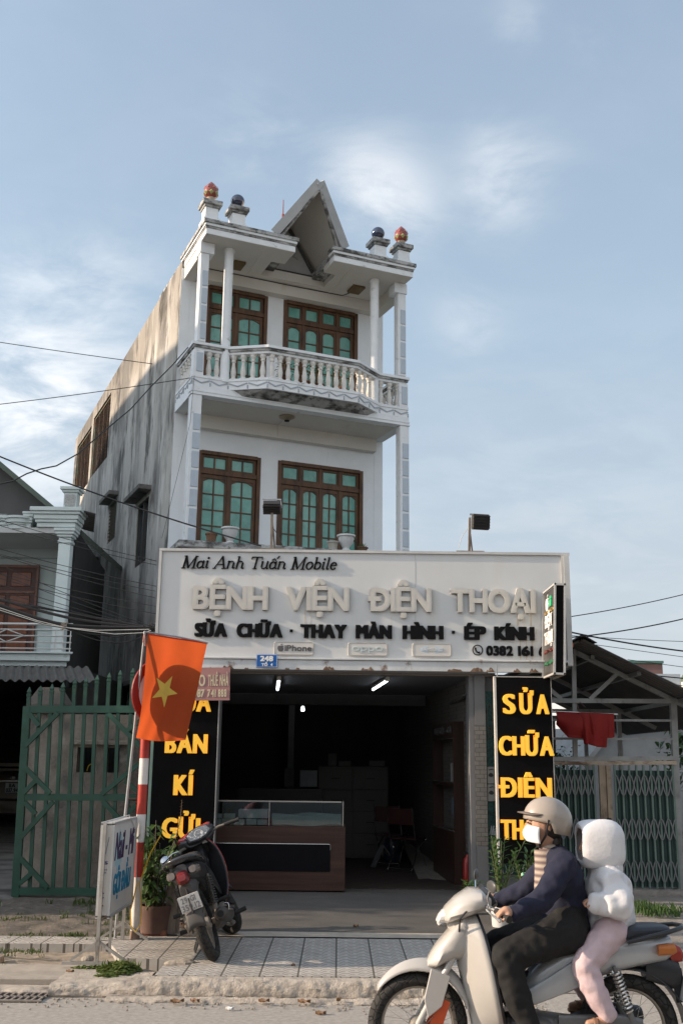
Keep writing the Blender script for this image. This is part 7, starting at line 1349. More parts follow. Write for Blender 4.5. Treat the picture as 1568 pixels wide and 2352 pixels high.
    def mg(s, t):
        a = R(45+130*s); r = RW+.045+.02*s; w = (.062+.008*s)*(t-.5)*2; return Vector((r*math.cos(a)+.02, w, RW+r*math.sin(a)-.018*abs((t-.5)*2)**2*1.2))
    mb.grid(mg, 20, 8); mb.build('rear_mudguard', pal['guard'], root, smooth=True, solid=.005)
    # tail body, seat, rail
    mb = MB(); mb.loft([(-.27, 0, .735, .045, .05, .4), (-.20, 0, .715, .085, .07, .3), (-.05, 0, .70, .115, .085), (.18, 0, .66, .125, .10), (.38, 0, .60, .125, .12), (.52, 0, .52, .11, .11), (.60, 0, .46, .07, .08)], 20, 3); mb.build('tail_body', pal['tail'], root, smooth=True)
    mb = MB(); mb.loft([(-.25, 0, .815, .06, .018), (-.20, 0, .815, .105, .03), (.0, 0, .80, .135, .04), (.20, 0, .765, .14, .04), (.42, 0, .735, .115, .04), (.55, 0, .75, .075, .035), (.60, 0, .765, .04, .015)], 20, 3); mb.build('seat', pal['seat'], root, smooth=True)
    mb = MB(); mb.tube([(.02, .145, .76), (-.10, .155, .79), (-.22, .13, .815), (-.31, .075, .83), (-.335, 0, .832), (-.31, -.075, .83), (-.22, -.13, .815), (-.10, -.155, .79), (.02, -.145, .76)], .0135, 10); mb.build('grab_rail', pal['rail'], root, smooth=True)
    mb = MB(); mb.loft([(-.325, 0, .695, .030, .026, .5), (-.30, 0, .69, .046, .050, .5), (-.24, 0, .685, .050, .055, .4)], 16, 3.2); tl = mb.build('tail_light', pal['light'], root, smooth=True)
    for s in (-1, 1):
        mb = MB(); mb.loft([(-.265, s*.085, .725, .028, .026, .3), (-.235, s*.095, .72, .034, .032, .3), (-.16, s*.108, .715, .028, .03)], 12, 2.6); mb.build('turn_signal', pal['clear'], root, smooth=True)
    # plate and carrier
    PT = Matrix.Translation((-.315, 0, .50)) @ Matrix.Rotation(R(-90), 4, 'Z') @ Matrix.Rotation(R(14), 4, 'X') @ Matrix.Scale(.88, 4)
    mb = MB(); mb.loft([(-.30, 0, .58, .05, .06), (-.26, 0, .58, .06, .09), (-.10, 0, .62, .07, .08)], 12, 3); mb.bar((-.29, 0, .60), (-.31, 0, .42), .06, .01); mb.build('plate_carrier', pal['guard'], root, smooth=True)
    mb = MB(); mb.T = PT; mb.box((-.095, -.004, -.075), (.095, .002, .07), ch=.006); pl = mb.build('licence_plate', M('bike_plate_white', (.62, .60, .57), .45, .04, 6), root)
    if pal.get('plate'):
        mb = MB(); mb.T = PT; text(mb, pal['plate'][0], -.068, .060, .008, .048, -.004, .0015, bold=.0012, boldz=.0012, gap=.16); text(mb, pal['plate'][1], -.082, .082, -.062, .052, -.004, .0015, bold=.0012, boldz=.0012, gap=.14); mb.build('plate_lettering', M('plate_grey_ink', (.24, .24, .245), .6), pl)
    # legs and pegs
    for s in (-1, 1):
        mb = MB(); mb.bar((.22, s*.10, .36), (.16, s*.13, .40), .03, .02); mb.tube([(.16, s*.13, .40), (.16, s*.24, .405)], .016, 10); mb.build('rear_peg', rubber, root, smooth=True)
        mb = MB(); mb.tube([(.50, s*.10, .23), (.50, s*.20, .235)], .010, 8); mb.tube([(.50, s*.20, .235), (.50, s*.29, .24)], .018, 10); mb.build('front_peg', rubber, root, smooth=True)
    # main tube cover and leg shield
    mb = MB(); mb.loft([(.50, 0, .50, .05, .09, 0), (.62, 0, .50, .065, .075), (.78, 0, .58, .07, .085, -.2), (.90, 0, .74, .065, .12, -.3)], 16, 3); mb.build('centre_cover', pal['inner'], root, smooth=True)
    for s in (-1, 1):
        mb = MB()
        def ls(a, t, s=s):
            # from the steering head down and back; t across from the centre line outwards
            P = pal['shield_line']; k = a*5; i = min(4, int(k)); f = k-i
            x = P[i][0]*(1-f)+P[i+1][0]*f; z = P[i][1]*(1-f)+P[i+1][1]*f; w = .085+.125*math.sin(math.pi*min(1, a*1.15))**.8
            return Vector((x+.035*(1-t)-.13*t**1.5, s*(.028+(w-.028)*t), z+.035*t*(1-a)))
        mb.grid(ls, 16, 8); mb.build('leg_shield', pal['shield_out'], root, smooth=True, solid=.012)
        mb = MB(); mb.grid(lambda a, t: ls(a, t)+Vector((-.016, 0, -.004)), 16, 8); mb.build('inner_shield', pal['inner'], root, smooth=True, solid=.008)
        mb = MB(); mb.loft([(.20, s*.118, .63, .012, .07), (.35, s*.128, .57, .014, .075), (.55, s*.115, .47, .014, .05), (.72, s*.10, .40, .010, .02)], 12, 3); mb.build('side_panel', pal['side'], root, smooth=True)
    mb = MB(); mb.lathe([(.018, 0), (.020, .006), (.012, .008)], (.845, -.06, .70), 16, axis='X'); mb.build('ignition_lock', chrome, root)
    mb = MB(); mb.tube([(.80, .0, .60), (.775, 0, .60), (.765, 0, .575), (.775, 0, .555)], .006, 8); mb.build('bag_hook', chrome, root)
    # steering assembly
    mb = MB(); mb.T = ST
    for s in (-1, 1): mb.tube([(1.0, s*.07, .66), (1.20, s*.075, .31), (W, s*.075, RW)], [.019, .019, .022], 10)
    mb.each('front_fork', pal['fork'], root, smooth=True)
    mb = MB(); mb.T = ST
    def ff(a, t):
        ang = R(152-112*a); r = RW+.028+.045*math.sin(math.pi*min(1, a*1.0))*(1-a*.5); w = (.072-.045*max(0, a-.5)/.5)*(t-.5)*2; return Vector((W+r*math.cos(ang)-.01, w, RW+r*math.sin(ang)-.085*(1-.6*a)*abs((t-.5)*2)**2+.01))
    mb.grid(ff, 22, 10); mb.build('front_mudguard', pal['body'], root, smooth=True, solid=.006)
    if pal.get('flank'):
        mb = MB(); mb.T = ST
        for s in (-1, 1): mb.prism([(1.02, .56), (1.13, .60), (1.17, .44), (1.15, .34), (1.07, .40)], s*.082, s*.094, 'Y')
        mb.each('fork_cover', pal['body'], root, bevel=.004)
    if pal.get('reflector'):
        mb = MB(); mb.T = ST
        for s in (-1, 1): mb.prism([(1.02, .42), (1.07, .44), (1.17, .24), (1.10, .20)], s*.060, s*.072, 'Y')
        mb.each('reflector', pal['reflector'], root)
    SB = ST @ Matrix.Translation(pal['bar'])
    # handlebar cowl, instruments, grips, levers, mirrors
    mb = MB(); mb.T = SB; mb.loft([(.86, 0, .985, .14, .045), (.92, 0, .995, .185, .065, -.1), (1.0, 0, .975, .175, .085, -.3), (1.08, 0, .94, .12, .075, -.4), (1.13, 0, .915, .06, .045, -.4)], 20, 2.6); mb.build('handlebar_cowl', pal.get('under', pal['cowl']), root, smooth=True)
    if pal.get('under'):
        mb = MB(); mb.T = SB; mb.loft([(.885, 0, 1.032, .125, .020, -.1), (.93, 0, 1.045, .17, .026, -.2), (1.0, 0, 1.036, .165, .034, -.4), (1.07, 0, 1.0, .115, .036, -.5), (1.115, 0, .968, .055, .022, -.5)], 20, 2.6); mb.build('cowl_cover', pal['cowl'], root, smooth=True)
    CTm = Matrix.Translation((.868, 0, 1.010)) @ Matrix.Rotation(R(-90), 4, 'Z') @ Matrix.Rotation(R(-38), 4, 'X') @ Matrix.Diagonal((1.18, 1, 1.25, 1))
    mb = MB(); mb.T = SB @ CTm; mb.prism([(-.105, -.03), (-.03, -.055), (.03, -.055), (.105, -.03), (.10, .03), (.04, .055), (-.04, .055), (-.10, .03)], -.022, .02, 'Y'); ins = mb.build('instrument_panel', pal['inner'], root, bevel=.005)
    mb = MB(); mb.T = SB @ CTm; mb.prism([(-.090, -.025), (-.03, -.045), (.03, -.045), (.090, -.025), (.085, .025), (.035, .043), (-.035, .043), (-.085, .025)], -.026, -.0225, 'Y'); mb.build('dial_glass', M('dial_glass', (.11, .12, .13), .1, .5, 22, spec=.8, stain=[((.45, .45, .44), .56, .62, 38, (1, 1, 1))]), ins)
    mb = MB(); mb.T = SB @ CTm; mb.tube([(.034*math.cos(R(t)), -.027, -.012+.034*math.sin(R(t))) for t in range(-20, 201, 20)], .0022, 4); mb.bar((0, -.027, -.012), (-.02, -.027, .012), .003, .002); mb.build('dial_marks', M('dial_white', (.55, .53, .5), .5), ins)
    mb = MB(); mb.T = SB
    for s in (-1, 1): mb.tube([(.90, s*.12, .97), (.88, s*.20, .975), (.845, s*.25, .96)], .012, 8)
    mb.each('handlebar', pal['metal'], root, smooth=True)
    for s in (-1, 1):
        mb = MB(); mb.T = SB; mb.tube([(.85, s*.245, .962), (.80, s*.355, .935)], .0175, 12); mb.tube([(.80, s*.355, .935), (.795, s*.365, .9325)], .021, 12); mb.build('grip', rubber, root, smooth=True)
        mb = MB(); mb.T = SB; mb.tube([(.90, s*.22, .965), (.885, s*.28, .95), (.845, s*.37, .925)], [.007, .006, .008], 8); mb.build('brake_lever', steel, root, smooth=True)
        if s == 1 or pal.get('two_mirrors'):
            mb = MB(); mb.T = SB; mb.tube([(.89, s*.22, .98), (.90, s*.27, 1.0+pal['mirror'][0]*.4), (.89, s*(.27+pal['mirror'][1]), 1.0+pal['mirror'][0])], .005, 8); mr = mb.build('mirror', chrome, root, smooth=True)
            mb = MB(); mb.T = SB @ Matrix.Translation((.885, s*(.27+pal['mirror'][1]), 1.0+pal['mirror'][0])) @ Matrix.Rotation(R(90), 4, 'Z') @ Matrix.Rotation(R(20*s), 4, 'Z'); mb.ball((0, 0, 0), .055, 20, 12, (1, .22, .62)); mb.build('mirror_glass', pal.get('mirror_mat', chrome), mr, smooth=True)
    mb = MB(); mb.T = SB; mb.loft([(1.10, 0, .915, .085, .045, -.4), (1.145, 0, .90, .07, .035, -.4), (1.16, 0, .893, .03, .018, -.4)], 16, 2.4); mb.build('headlight', pal['lens'], root, smooth=True)
    mb = MB(); mb.loft([(.90, 0, .76, .10, .12, -.3), (.97, 0, .77, .125, .135, -.3), (1.05, 0, .71, .115, .12, -.5), (1.12, 0, .66, .07, .07, -.5), (1.14, 0, .645, .03, .03, -.5)], 18, 3); mb.build('front_cover', pal['body'], root, smooth=True)
    mb = MB(); mb.tube([(.88, -.16, .97), (.96, -.17, .90), (.97, -.12, .80)], .006, 6); mb.tube([(.88, .16, .97), (.97, .17, .88), (.97, .10, .78)], .006, 6); mb.each('control_cable', cable, root)
    if pal.get('stand'):
        mb = MB(); mb.tube([(.38, .10, .20), (.32, .22, .04), (.30, .25, -.02+.0)], [.012, .011, .010], 8); mb.tube([(.33, .26, -.012), (.27, .27, -.012)], .012, 8); mb.tube([(.38, .12, .21), (.45, .24, .05), (.40, .27, .03), (.33, .24, .05)], .005, 6); mb.build('side_stand', pal['metal'], root, smooth=True)
    if pal.get('sticker'):
        mb = MB(); mb.box((.855, -.125, .885), (.868, -.070, .925), Matrix.Identity(4)); mb.box((.850, -.115, .845), (.863, -.065, .880)); mb.T = None; mb.each('white_sticker', M('white_sticker', (.55, .55, .53), .5, .1, 40), root)
red = M('bike_red', (.34, .014, .016), .2, .06, 8, coat=.6); bblk = M('bike_black', (.022, .022, .024), .35, .15, 9, stain=[((.075, .065, .055), .6, .8, 4, (1, 1, 1))]); bgrey = M('dusty_dark_grey', (.055, .052, .050), .5, .2, 6, stain=[((.15, .125, .10), .55, .75, 5, (1, 1, 1))])
SL = [(.985, .86), (.935, .76), (.875, .62), (.80, .46), (.735, .32), (.70, .22)]
P1 = dict(bar=(-.06, 0, -.085), shield_line=SL, under=bblk, metal=dusty, spring=M('dark_spring', (.05, .047, .044), .5, .1, 8), muffler=M('sooty_muffler', (.055, .048, .042), .5, .3, 6, metal=.3), shield=chrome, guard=M('dusty_mudguard', (.055, .050, .047), .6, .2, 5), tail=bblk, seat=M('seat_vinyl', (.03, .03, .033), .4, .15, 12), rail=M('gloss_black_rail', (.03, .03, .032), .18, .05, 5, coat=.5), light=M('tail_lens_red', (.11, .006, .005), .25, .15, 12), clear=M('smoky_lens', (.13, .11, .10), .2, .2, 14), inner=bblk, shield_out=red, side=bblk, fork=bblk, body=bblk, cowl=red, lens=M('lamp_lens', (.6, .62, .62), .1, .1, 10), plate=("29-G1", "359.12"), mirror=(-.02, .09), stand=True, sticker=True)
MK = thing('parked_motorbike', 'red and black motorbike leaning on its side stand before the left letter board', 'motorbike', (-.945, 8.80, .131), (R(-21), 0, R(90)), local=True)
bike(MK, P1, steer=R(30))
pearl = M('pearl_white', (.41, .39, .365), .22, .04, 6, coat=.6); silver = M('silver_grey_panel', (.42, .43, .44), .3, .08, 6, metal=.3, coat=.3); sblk = M('scooter_black', (.025, .027, .03), .35, .1, 6)
P2 = dict(bar=(-.075, 0, -.03), shield_line=[(1.0, .86), (.965, .76), (.93, .62), (.895, .46), (.86, .32), (.84, .20)], metal=M('scooter_metal', (.17, .17, .17), .5, .15, 8, metal=.5), spring=steel, muffler=M('dark_muffler', (.06, .06, .062), .4, .1, 6, metal=.4), shield=M('muffler_guard', (.2, .2, .2), .4), guard=sblk, tail=silver, seat=M('navy_black_seat', (.03, .033, .042), .45, .1, 10), rail=sblk, light=M('scooter_tail_red', (.30, .03, .02), .2), clear=M('orange_lens', (.45, .14, .03), .2), inner=sblk, shield_out=pearl, side=silver, fork=pearl, body=pearl, cowl=pearl, lens=M('scooter_lens', (.55, .55, .54), .08, .1, 8), mirror=(.10, .06), two_mirrors=True, mirror_mat=M('mirror_back_black', (.06, .06, .06), .4), flank=True, reflector=M('orange_reflector', (.55, .085, .025), .25, .1, 10))
SCB = thing('moving_motorbike', 'white motorbike carrying two riders along the road', 'motorbike', (1.585, 6.15, .005), (0, 0, R(180)), local=True)
SCB.scale = (.95, .95, .95); bike(SCB, P2, cast=False)
# ------------------------------------------------------------------ people: one skinned body each, clothes grown over it
def skin(name, pts, edges, rad, mat, parent, sub=2, root=0, post=None, vox=.011, smooth=4):
    """one continuous surface: tapered limbs between the joints, fused into a single skin"""
    mb = MB(); rr = [max(r) if isinstance(r, tuple) else r for r in rad]; P = [Vector(p) for p in pts]
    for i, p in enumerate(P): mb.ball(p, rr[i], 16, 10)
    for a, b in edges:
        d = P[b]-P[a]; L = d.length
        if L < 1e-5: continue
        n = max(2, int(L/max(.008, min(rr[a], rr[b])*.7))); mb.tube([P[a].lerp(P[b], k/n) for k in range(n+1)], [rr[a]+(rr[b]-rr[a])*k/n for k in range(n+1)], 16)
    ofs = OFS.get(parent.name, Vector((0, 0, 0))); me = bpy.data.meshes.new(name); me.from_pydata([tuple(v-ofs) for v in mb.v], [], mb.f); o = bpy.data.objects.new(name, me); COL.objects.link(o)
    bm = bmesh.new(); bm.from_mesh(me); bmesh.ops.recalc_face_normals(bm, faces=bm.faces[:]); bm.to_mesh(me); bm.free()
    md = o.modifiers.new('fuse', 'REMESH'); md.mode = 'VOXEL'; md.voxel_size = vox; md.use_smooth_shade = True
    sm = o.modifiers.new('even', 'SMOOTH'); sm.factor = .5; sm.iterations = smooth
    dg = bpy.context.evaluated_depsgraph_get(); m2 = bpy.data.meshes.new_from_object(o.evaluated_get(dg)); bpy.data.objects.remove(o)
    if post:
        for v in m2.vertices: v.co = post(v.co+ofs)-ofs
    m2.polygons.foreach_set('use_smooth', [True]*len(m2.polygons)); m2.name = name; m2.materials.clear(); m2.materials.append(mat)
    o = bpy.data.objects.new(name, m2); COL.objects.link(o); o.parent = parent; OFS[o.name] = ofs; return o
class Fig:
    def __init__(s): s.p = []; s.e = []; s.r = []; s.n = {}
    def add(s, name, pos, r, to=None):
        s.p.append(Vector(pos)); s.r.append(r); i = len(s.p)-1; s.n[name] = i
        if to is not None: s.e.append((s.n[to], i))
        return i
def hand(F, side, wrist, palm, fdir, up, curl=1.0, k=1.0):
    """palm, four curled fingers of unequal length and a thumb from the palm's side"""
    f = Vector(fdir).normalized(); u = Vector(up).normalized(); s = f.cross(u).normalized()*(1 if side == 'L' else -1)
    pm = Vector(palm); F.add('palm'+side, pm, (.030*k, .018*k), wrist)
    for j, (o, L) in enumerate(((-.026, .072), (-.009, .082), (.009, .076), (.025, .058))):
        a = pm+f*.030*k+s*o*k; nm = 'f%d%s' % (j, side); F.add(nm+'a', a, .0095*k, 'palm'+side); b = a+(f*.55-u*.85*curl*.6)*L*k*.5; F.add(nm+'b', b, .0085*k, nm+'a'); c = b+(-f*.35*curl-u*.6)*L*k*.42; F.add(nm+'c', c, .0075*k, nm+'b')
    t = pm-s*.020*k-f*.008*k; F.add('t'+side+'a', t-s*.012*k-u*.008*k, .011*k, 'palm'+side); F.add('t'+side+'b', t-s*.022*k+f*.022*k-u*.024*k, .009*k, 't'+side+'a'); F.add('t'+side+'c', t-s*.012*k+f*.036*k-u*.040*k, .0078*k, 't'+side+'b')
skinm = M('skin_tone', (.42, .235, .155), .55, .06, 14, .03, 80)
def head_post(c, f, sc=1.0):
    """turn the ball at the top of the neck into a head: brow, nose, eye hollows, chin"""
    c = Vector(c); f = Vector(f).normalized(); s = f.cross(Vector((0, 0, 1))).normalized(); u = s.cross(f)
    def post(p):
        d = p-c
        if d.length > .135*sc: return p
        a, b, h = d.dot(f), d.dot(s), d.dot(u)
        if a > .02*sc:
            nose = math.exp(-((b/.011/sc)**2)-((h+.012*sc)/.022/sc)**2); p = p+f*.020*sc*nose
            for e in (-.032, .032): p = p-f*.010*sc*math.exp(-(((b-e*sc)/.014/sc)**2)-((h-.012*sc)/.012/sc)**2)
            p = p+f*.006*sc*math.exp(-((b/.022/sc)**2)-((h+.050*sc)/.008/sc)**2)+f*.008*sc*math.exp(-((b/.022/sc)**2)-((h+.078*sc)/.016/sc)**2)
        return p
    return post
yC = 6.15
# ---- adult rider
AD = thing('person', 'rider in navy jacket, black trousers, tan helmet and white face mask, steering the white motorbike', 'person', (1.2, yC, .25))
F = Fig(); F.add('pelvis', (1.265, yC, .80), .105); F.add('waist', (1.262, yC, .93), .095, 'pelvis'); F.add('chest', (1.245, yC, 1.06), .098, 'waist'); [F.add(k, (1.25, yC+g*.065, 1.05), .085, 'chest') for k, g in (('ribL', -1), ('ribR', 1))]; [F.add(k, (1.265, yC+g*.06, .82), .09, 'pelvis') for k, g in (('lapL', -1), ('lapR', 1))]; F.add('collar', (1.225, yC, 1.145), .058, 'chest'); F.add('neck', (1.185, yC, 1.215), .048, 'collar'); F.add('skull0', (1.165, yC, 1.265), (.070, .062), 'neck'); F.add('skull1', (1.15, yC, 1.32), (.088, .074), 'skull0'); F.add('skull2', (1.165, yC, 1.38), (.078, .066), 'skull1'); F.add('skull3', (1.17, yC, 1.415), .035, 'skull2')
for sd, sg in (('L', -1), ('R', 1)):
    F.add('sh'+sd, (1.24, yC+sg*.15, 1.125), .046, 'collar'); F.add('el'+sd, (1.10-.02*(sg > 0), yC+sg*.215, .945), .041, 'sh'+sd); F.add('wr'+sd, (.935, yC+sg*.27, .885), .027, 'el'+sd); hand(F, sd, 'wr'+sd, (.893, yC+sg*.285, .893), (-1, sg*.1, -.05), (0, 0, 1), 1.2)
    F.add('hip'+sd, (1.25, yC+sg*.09, .77), .095, 'pelvis'); F.add('kn'+sd, (.90, yC+sg*.17, .655), .062, 'hip'+sd); F.add('cf'+sd, (.95, yC+sg*.175, .48), .056, 'kn'+sd); F.add('an'+sd, (1.03, yC+sg*.18, .285), .036, 'cf'+sd); F.add('ft'+sd, (1.0, yC+sg*.185, .250), .036, 'an'+sd); F.add('to'+sd, (.90, yC+sg*.19, .238), .028, 'ft'+sd)
hp = head_post((1.145, yC, 1.315), (-1, -.12, 0))
skin('body', F.p, F.e, F.r, skinm, AD, 2, 0, hp, .0055, 3)
def clothes(name, keys, grow, mat, parent, F, root, sub=2, wrinkle=0.0, extra=None, freq=22):
    idx = [F.n[k] for k in keys]; mp = {i: j for j, i in enumerate(idx)}; es = [(mp[a], mp[b]) for a, b in F.e if a in mp and b in mp]
    gf = (lambda k: grow.get(k, grow.get(k[:-1], .02))) if isinstance(grow, dict) else (lambda k: grow); rr = [tuple(x+gf(k) for x in (F.r[i] if isinstance(F.r[i], tuple) else (F.r[i],)*2)) for i, k in zip(idx, keys)]; pp = [F.p[i] for i in idx]
    if extra: pp, es, rr = extra(pp, es, rr, mp)
    def post(p):
        q = p*freq; n = mnoise.noise(q)+.5*mnoise.noise(q*2.1); return p+Vector((mnoise.noise(q+Vector((5, 0, 0))), mnoise.noise(q+Vector((0, 9, 0))), .4*n))*wrinkle
    return skin(name, pp, es, rr, mat, parent, sub, mp[F.n[root]], post if wrinkle else None)
navy = M('navy_knit', (.012, .014, .032), .9, .18, 40, .25, 160); blackc = M('black_trouser_cloth', (.009, .0085, .0085), .85, .2, 20, .1, 90)
# sleeves end at the wrist, the hem below the waist
clothes('jacket', ['pelvis', 'waist', 'chest', 'collar', 'ribL', 'ribR']+[k+s for s in 'LR' for k in ('sh', 'el', 'wr')], {'sh': .026, 'el': .022, 'wr': .016, 'chest': .026, 'rib': .026, 'waist': .030, 'pelvis': .026, 'collar': .020}, navy, AD, F, 'chest', 2, .012)
clothes('trousers', ['pelvis', 'lapL', 'lapR']+[k+s for s in 'LR' for k in ('hip', 'kn', 'cf', 'an')], .020, blackc, AD, F, 'pelvis', 2, .010)
# striped jumper showing in the open jacket
mb = MB()
def jump(s, t):
    z = .90+.285*t; x = 1.135-.012*t+.02*(1-t); xx = x-.015*math.cos((s-.5)*2.4); return Vector((xx-.02+.02*abs(s-.5)*2, yC-.02+(s-.55)*.15, z))
stripes = M('striped_knit', (.30, .25, .20), .9, .1, 10); n_, l_ = stripes.node_tree.nodes, stripes.node_tree.links
wv = n_.new('ShaderNodeTexWave'); wv.bands_direction = 'Z'; wv.inputs['Scale'].default_value = 9; tc_ = n_.new('ShaderNodeTexCoord'); l_.new(tc_.outputs['Object'], wv.inputs['Vector']); rp = n_.new('ShaderNodeValToRGB'); rp.color_ramp.elements[0].color = (.12, .085, .085, 1); rp.color_ramp.elements[1].color = (.38, .31, .25, 1); l_.new(wv.outputs['Fac'], rp.inputs[0]); l_.new(rp.outputs[0], n_['Principled BSDF'].inputs['Base Color'])
mb.loft([(.0, 0, 0, .01, .01)]) if False else None
for i in range(1): 
    vs = []; fs = []; rows = 10; m = 20
    for j in range(rows+1):
        t = j/rows; z = .90+.29*t; cx = 1.205-.02*t*t; a, b = .105-.035*t, .085-.03*t**2
        for k in range(m): an = 2*math.pi*k/m; vs.append((cx+a*math.cos(an)-.012, yC+b*math.sin(an), z))
    for j in range(rows):
        for k in range(m): fs.append((j*m+k, j*m+(k+1) % m, (j+1)*m+(k+1) % m, (j+1)*m+k))
    mb.add(vs, fs)
mb.build('striped_jumper', stripes, AD, smooth=True)
mb = MB(); mb.lathe([(.062, 1.17), (.064, 1.20), (.056, 1.222)], (1.195, yC, 0), 20); mb.build('jumper_collar', stripes, AD, smooth=True)
# hair, mask, eyes, helmet
mb = MB(); HT = Matrix.Translation((1.165, yC, 1.325)) @ Matrix.Rotation(R(6), 4, 'Y'); mb.T = HT
mb.ball((.022, 0, .0), .1, 18, 12, (.80, .86, 1.0)); mb.ball((.062, 0, -.085), .052, 12, 8, (.7, 1.2, 1.0)); mb.build('hair', M('black_hair', (.018, .014, .012), .5, .3, 60, stretch=(1, 1, .2)), AD, smooth=True)
mb = MB()
def maskf(s, t):
    an = (s-.5)*2.5; z = 1.222+.088*t; r = .094+.012*math.cos(an)*math.sin(math.pi*t); return Vector((1.150-r*math.cos(an)*(.92+.10*math.sin(math.pi*t)), yC-.010+.088*math.sin(an), z+.012*math.cos(an)))
mb.grid(maskf, 20, 12); mb.build('face_mask', M('white_mask', (.74, .74, .74), .8, .04, 12), AD, smooth=True, solid=.003)
mb = MB()
for e in (-.03, .03): mb.ball((1.066, yC+e-.010, 1.335), .010, 10, 7, (.6, 1.3, .55)); mb.bar((1.060, yC+e-.012-.014, 1.353), (1.060, yC+e-.012+.014, 1.354), .006, .006)
mb.each('eye', M('dark_eye', (.02, .015, .012), .3), AD, smooth=True)
mb = MB()
for sg in (-1, 1): mb.ball((1.178, yC+sg*.078, 1.318), .026, 10, 8, (.6, .35, 1))
mb.each('ear', skinm, AD, smooth=True)
helm = M('tan_helmet_shell', (.33, .28, .235), .3, .06, 8, coat=.4)
mb = MB(); mb.T = Matrix.Translation((1.185, yC, 1.355)) @ Matrix.Rotation(R(10), 4, 'Y')
vs = []; fs = []; m = 28; rows = 10
for j in range(rows+1):
    t = j/rows*R(103)
    for k in range(m): an = 2*math.pi*k/m; fr = math.cos(an); rr = .120+.004*abs(fr); zc = .118*math.cos(t); vs.append((rr*math.sin(min(t, R(96)))*fr*1.08, .106*math.sin(min(t, R(96)))*math.sin(an), zc if zc > 0 else zc*(2.6 if fr > .1 else .8)))
for j in range(rows):
    for k in range(m): fs.append((j*m+k, j*m+(k+1) % m, (j+1)*m+(k+1) % m, (j+1)*m+k))
mb.add(vs, fs); H = mb.build('helmet', helm, AD, smooth=True, solid=.008)
mb = MB(); mb.T = Matrix.Translation((1.185, yC, 1.355)) @ Matrix.Rotation(R(10), 4, 'Y'); mb.grid(lambda s, t: Vector((-.118*math.cos((s-.5)*2.3)-.055*t*math.cos((s-.5)*1.4), .112*math.sin((s-.5)*2.3), .018-.012*t)), 16, 5); mb.build('helmet_peak', M('brown_helmet_peak', (.13, .10, .08), .4), H, smooth=True, solid=.006)
mb = MB(); mb.tube([(1.17, yC-.11, 1.355), (1.155, yC-.085, 1.27), (1.125, yC-.03, 1.205), (1.125, yC+.03, 1.205), (1.155, yC+.085, 1.27), (1.17, yC+.11, 1.355)], .006, 6); mb.build('chin_strap', black, H)
for sg in (-1, 1):
    mb = MB(); mb.loft([(.885, yC+sg*.19, .236, .028, .024), (.93, yC+sg*.19, .245, .040, .034), (1.0, yC+sg*.185, .252, .042, .042), (1.06, yC+sg*.182, .262, .036, .05), (1.075, yC+sg*.182, .262, .02, .03)], 14, 2.8); mb.build('shoe', M('brown_shoe', (.16, .10, .07), .5, .15, 10), AD, smooth=True)
# ---- child behind
CH = thing('person', 'child in white hooded puffer jacket and pale pink trousers, sitting behind the rider', 'person', (1.5, yC, .31))
C = Fig(); C.add('pelvis', (1.515, yC, .80), .088); C.add('waist', (1.515, yC, .90), .082, 'pelvis'); C.add('chest', (1.505, yC, .99), .084, 'waist'); C.add('collar', (1.485, yC, 1.075), (.055, .05), 'chest'); C.add('neck', (1.475, yC, 1.12), .038, 'collar'); C.add('skull0', (1.46, yC, 1.16), (.062, .055), 'neck'); C.add('skull1', (1.45, yC, 1.215), (.085, .074), 'skull0'); C.add('skull2', (1.46, yC, 1.27), (.072, .064), 'skull1'); C.add('skull3', (1.465, yC, 1.295), .03, 'skull2')
for sd, sg in (('L', -1), ('R', 1)):
    C.add('sh'+sd, (1.50, yC+sg*.11, 1.04), .034, 'collar'); C.add('el'+sd, (1.535, yC+sg*.165, .915), .034, 'sh'+sd); C.add('wr'+sd, (1.405, yC+sg*.155, .925), .022, 'el'+sd); hand(C, sd, 'wr'+sd, (1.375, yC+sg*.150, .935), (-1, sg*-.1, .15), (0, 0, 1), .9, .78)
    C.add('hip'+sd, (1.495, yC+sg*.075, .775), .068, 'pelvis'); C.add('kn'+sd, (1.32, yC+sg*.175, .615), .048, 'hip'+sd); C.add('cf'+sd, (1.36, yC+sg*.19, .50), .044, 'kn'+sd); C.add('an'+sd, (1.425, yC+sg*.195, .385), .029, 'cf'+sd); C.add('ft'+sd, (1.41, yC+sg*.20, .350), .028, 'an'+sd); C.add('to'+sd, (1.325, yC+sg*.205, .335), .022, 'ft'+sd)
skin('body', C.p, C.e, C.r, skinm, CH, 2, 0, head_post((1.45, yC, 1.21), (-1, -.1, 0), .93), .005, 3)
puff = M('white_puffer', (.62, .61, .62), .65, .05, 8, .15, 40); pink = M('pale_pink_cloth', (.52, .395, .415), .85, .08, 14, .15, 70)
clothes('puffer_jacket', ['pelvis', 'waist', 'chest', 'collar']+[k+s for s in 'LR' for k in ('sh', 'el', 'wr')], {'sh': .034, 'el': .040, 'wr': .036, 'chest': .046, 'waist': .050, 'pelvis': .036, 'collar': .03}, puff, CH, C, 'chest', 2, .020, freq=16)
clothes('trousers', ['pelvis']+[k+s for s in 'LR' for k in ('hip', 'kn', 'cf', 'an')], .022, pink, CH, C, 'pelvis', 2, .010)
mb = MB(); vs = []; fs = []; m = 28
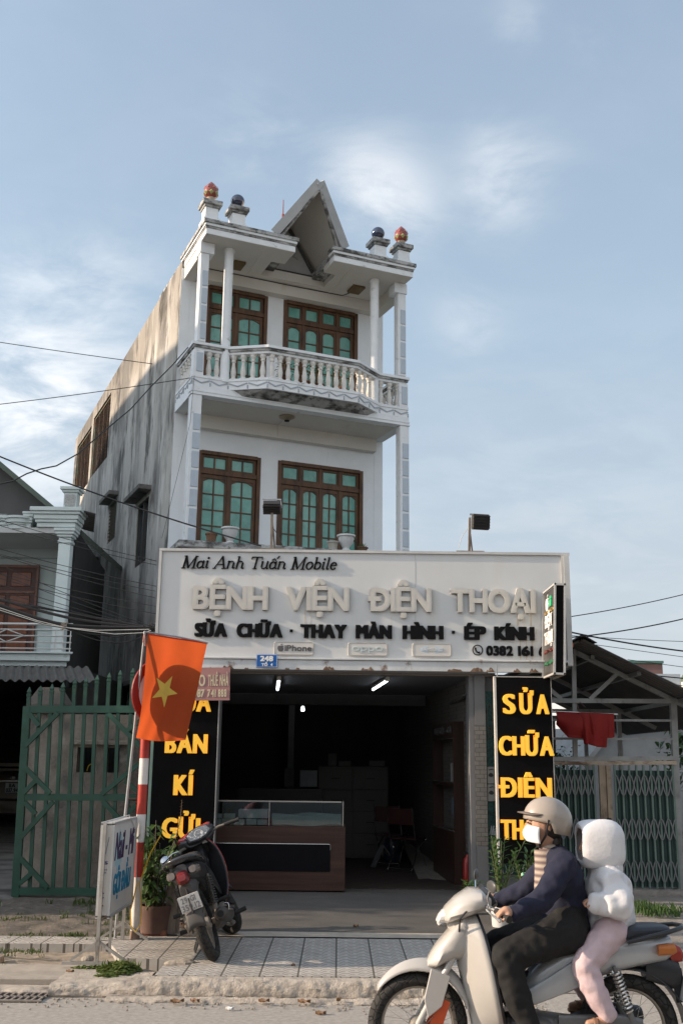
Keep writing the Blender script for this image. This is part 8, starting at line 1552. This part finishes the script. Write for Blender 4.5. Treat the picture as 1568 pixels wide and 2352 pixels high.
secs = [(-.105, .075, .085, -.005), (-.118, .098, .108, 0), (-.08, .112, .125, 0), (0, .118, .132, .002), (.07, .116, .130, .0), (.115, .10, .115, -.005), (.130, .06, .07, -.01)]
for (x, a, b, dz) in secs:
    for k in range(m):
        an = 2*math.pi*k/m; c, s = math.cos(an), math.sin(an); p_ = 3.2; vs.append((1.468+x, yC+a*abs(c)**(2/p_)*(1 if c > 0 else -1), 1.222+dz+b*abs(s)**(2/p_)*(1 if s > 0 else -1)+.06*x*0))
for j in range(len(secs)-1):
    for k in range(m): fs.append((j*m+k, j*m+(k+1) % m, (j+1)*m+(k+1) % m, (j+1)*m+k))
fs.append(tuple((len(secs)-1)*m+k for k in range(m))); mb.add(vs, fs)
mb.v = [p+Vector((mnoise.noise(p*19), mnoise.noise(p*17+Vector((3, 0, 0))), mnoise.noise(p*21)))*.012 for p in mb.v]
mb.build('hood', puff, CH, smooth=True, solid=.01, sub=1)
mb = MB(); mb.ball((1.47, yC, 1.235), .085, 16, 10, (.95, .95, 1.05)); mb.build('hair', M('child_hair', (.02, .016, .013), .6, .3, 50), CH, smooth=True)
mb = MB()
for e in (-.027, .027): mb.ball((1.375, yC+e-.008, 1.222), .009, 10, 7, (.6, 1.3, .6))
mb.each('eye', M('child_eye', (.02, .015, .012), .3), CH, smooth=True)
mb = MB(); mb.loft([(1.515, yC, 1.10, .09, .05), (1.55, yC, 1.115, .10, .055), (1.58, yC, 1.10, .07, .04)], 14, 2.5); mb.build('hood_back', puff, CH, smooth=True)
for sg in (-1, 1):
    mb = MB(); mb.loft([(1.305, yC+sg*.205, .315, .024, .008), (1.34, yC+sg*.205, .316, .034, .010), (1.42, yC+sg*.20, .320, .032, .012), (1.45, yC+sg*.20, .322, .022, .010)], 12, 3); mb.grid(lambda s, t, sg=sg: Vector((1.345+.03*t, yC+sg*.205+.036*math.cos(math.pi*s), .325+.040*math.sin(math.pi*s))), 10, 3); mb.build('sandal', M('brown_sandal', (.22, .12, .07), .6, .15, 10), CH, smooth=True, solid=.003)
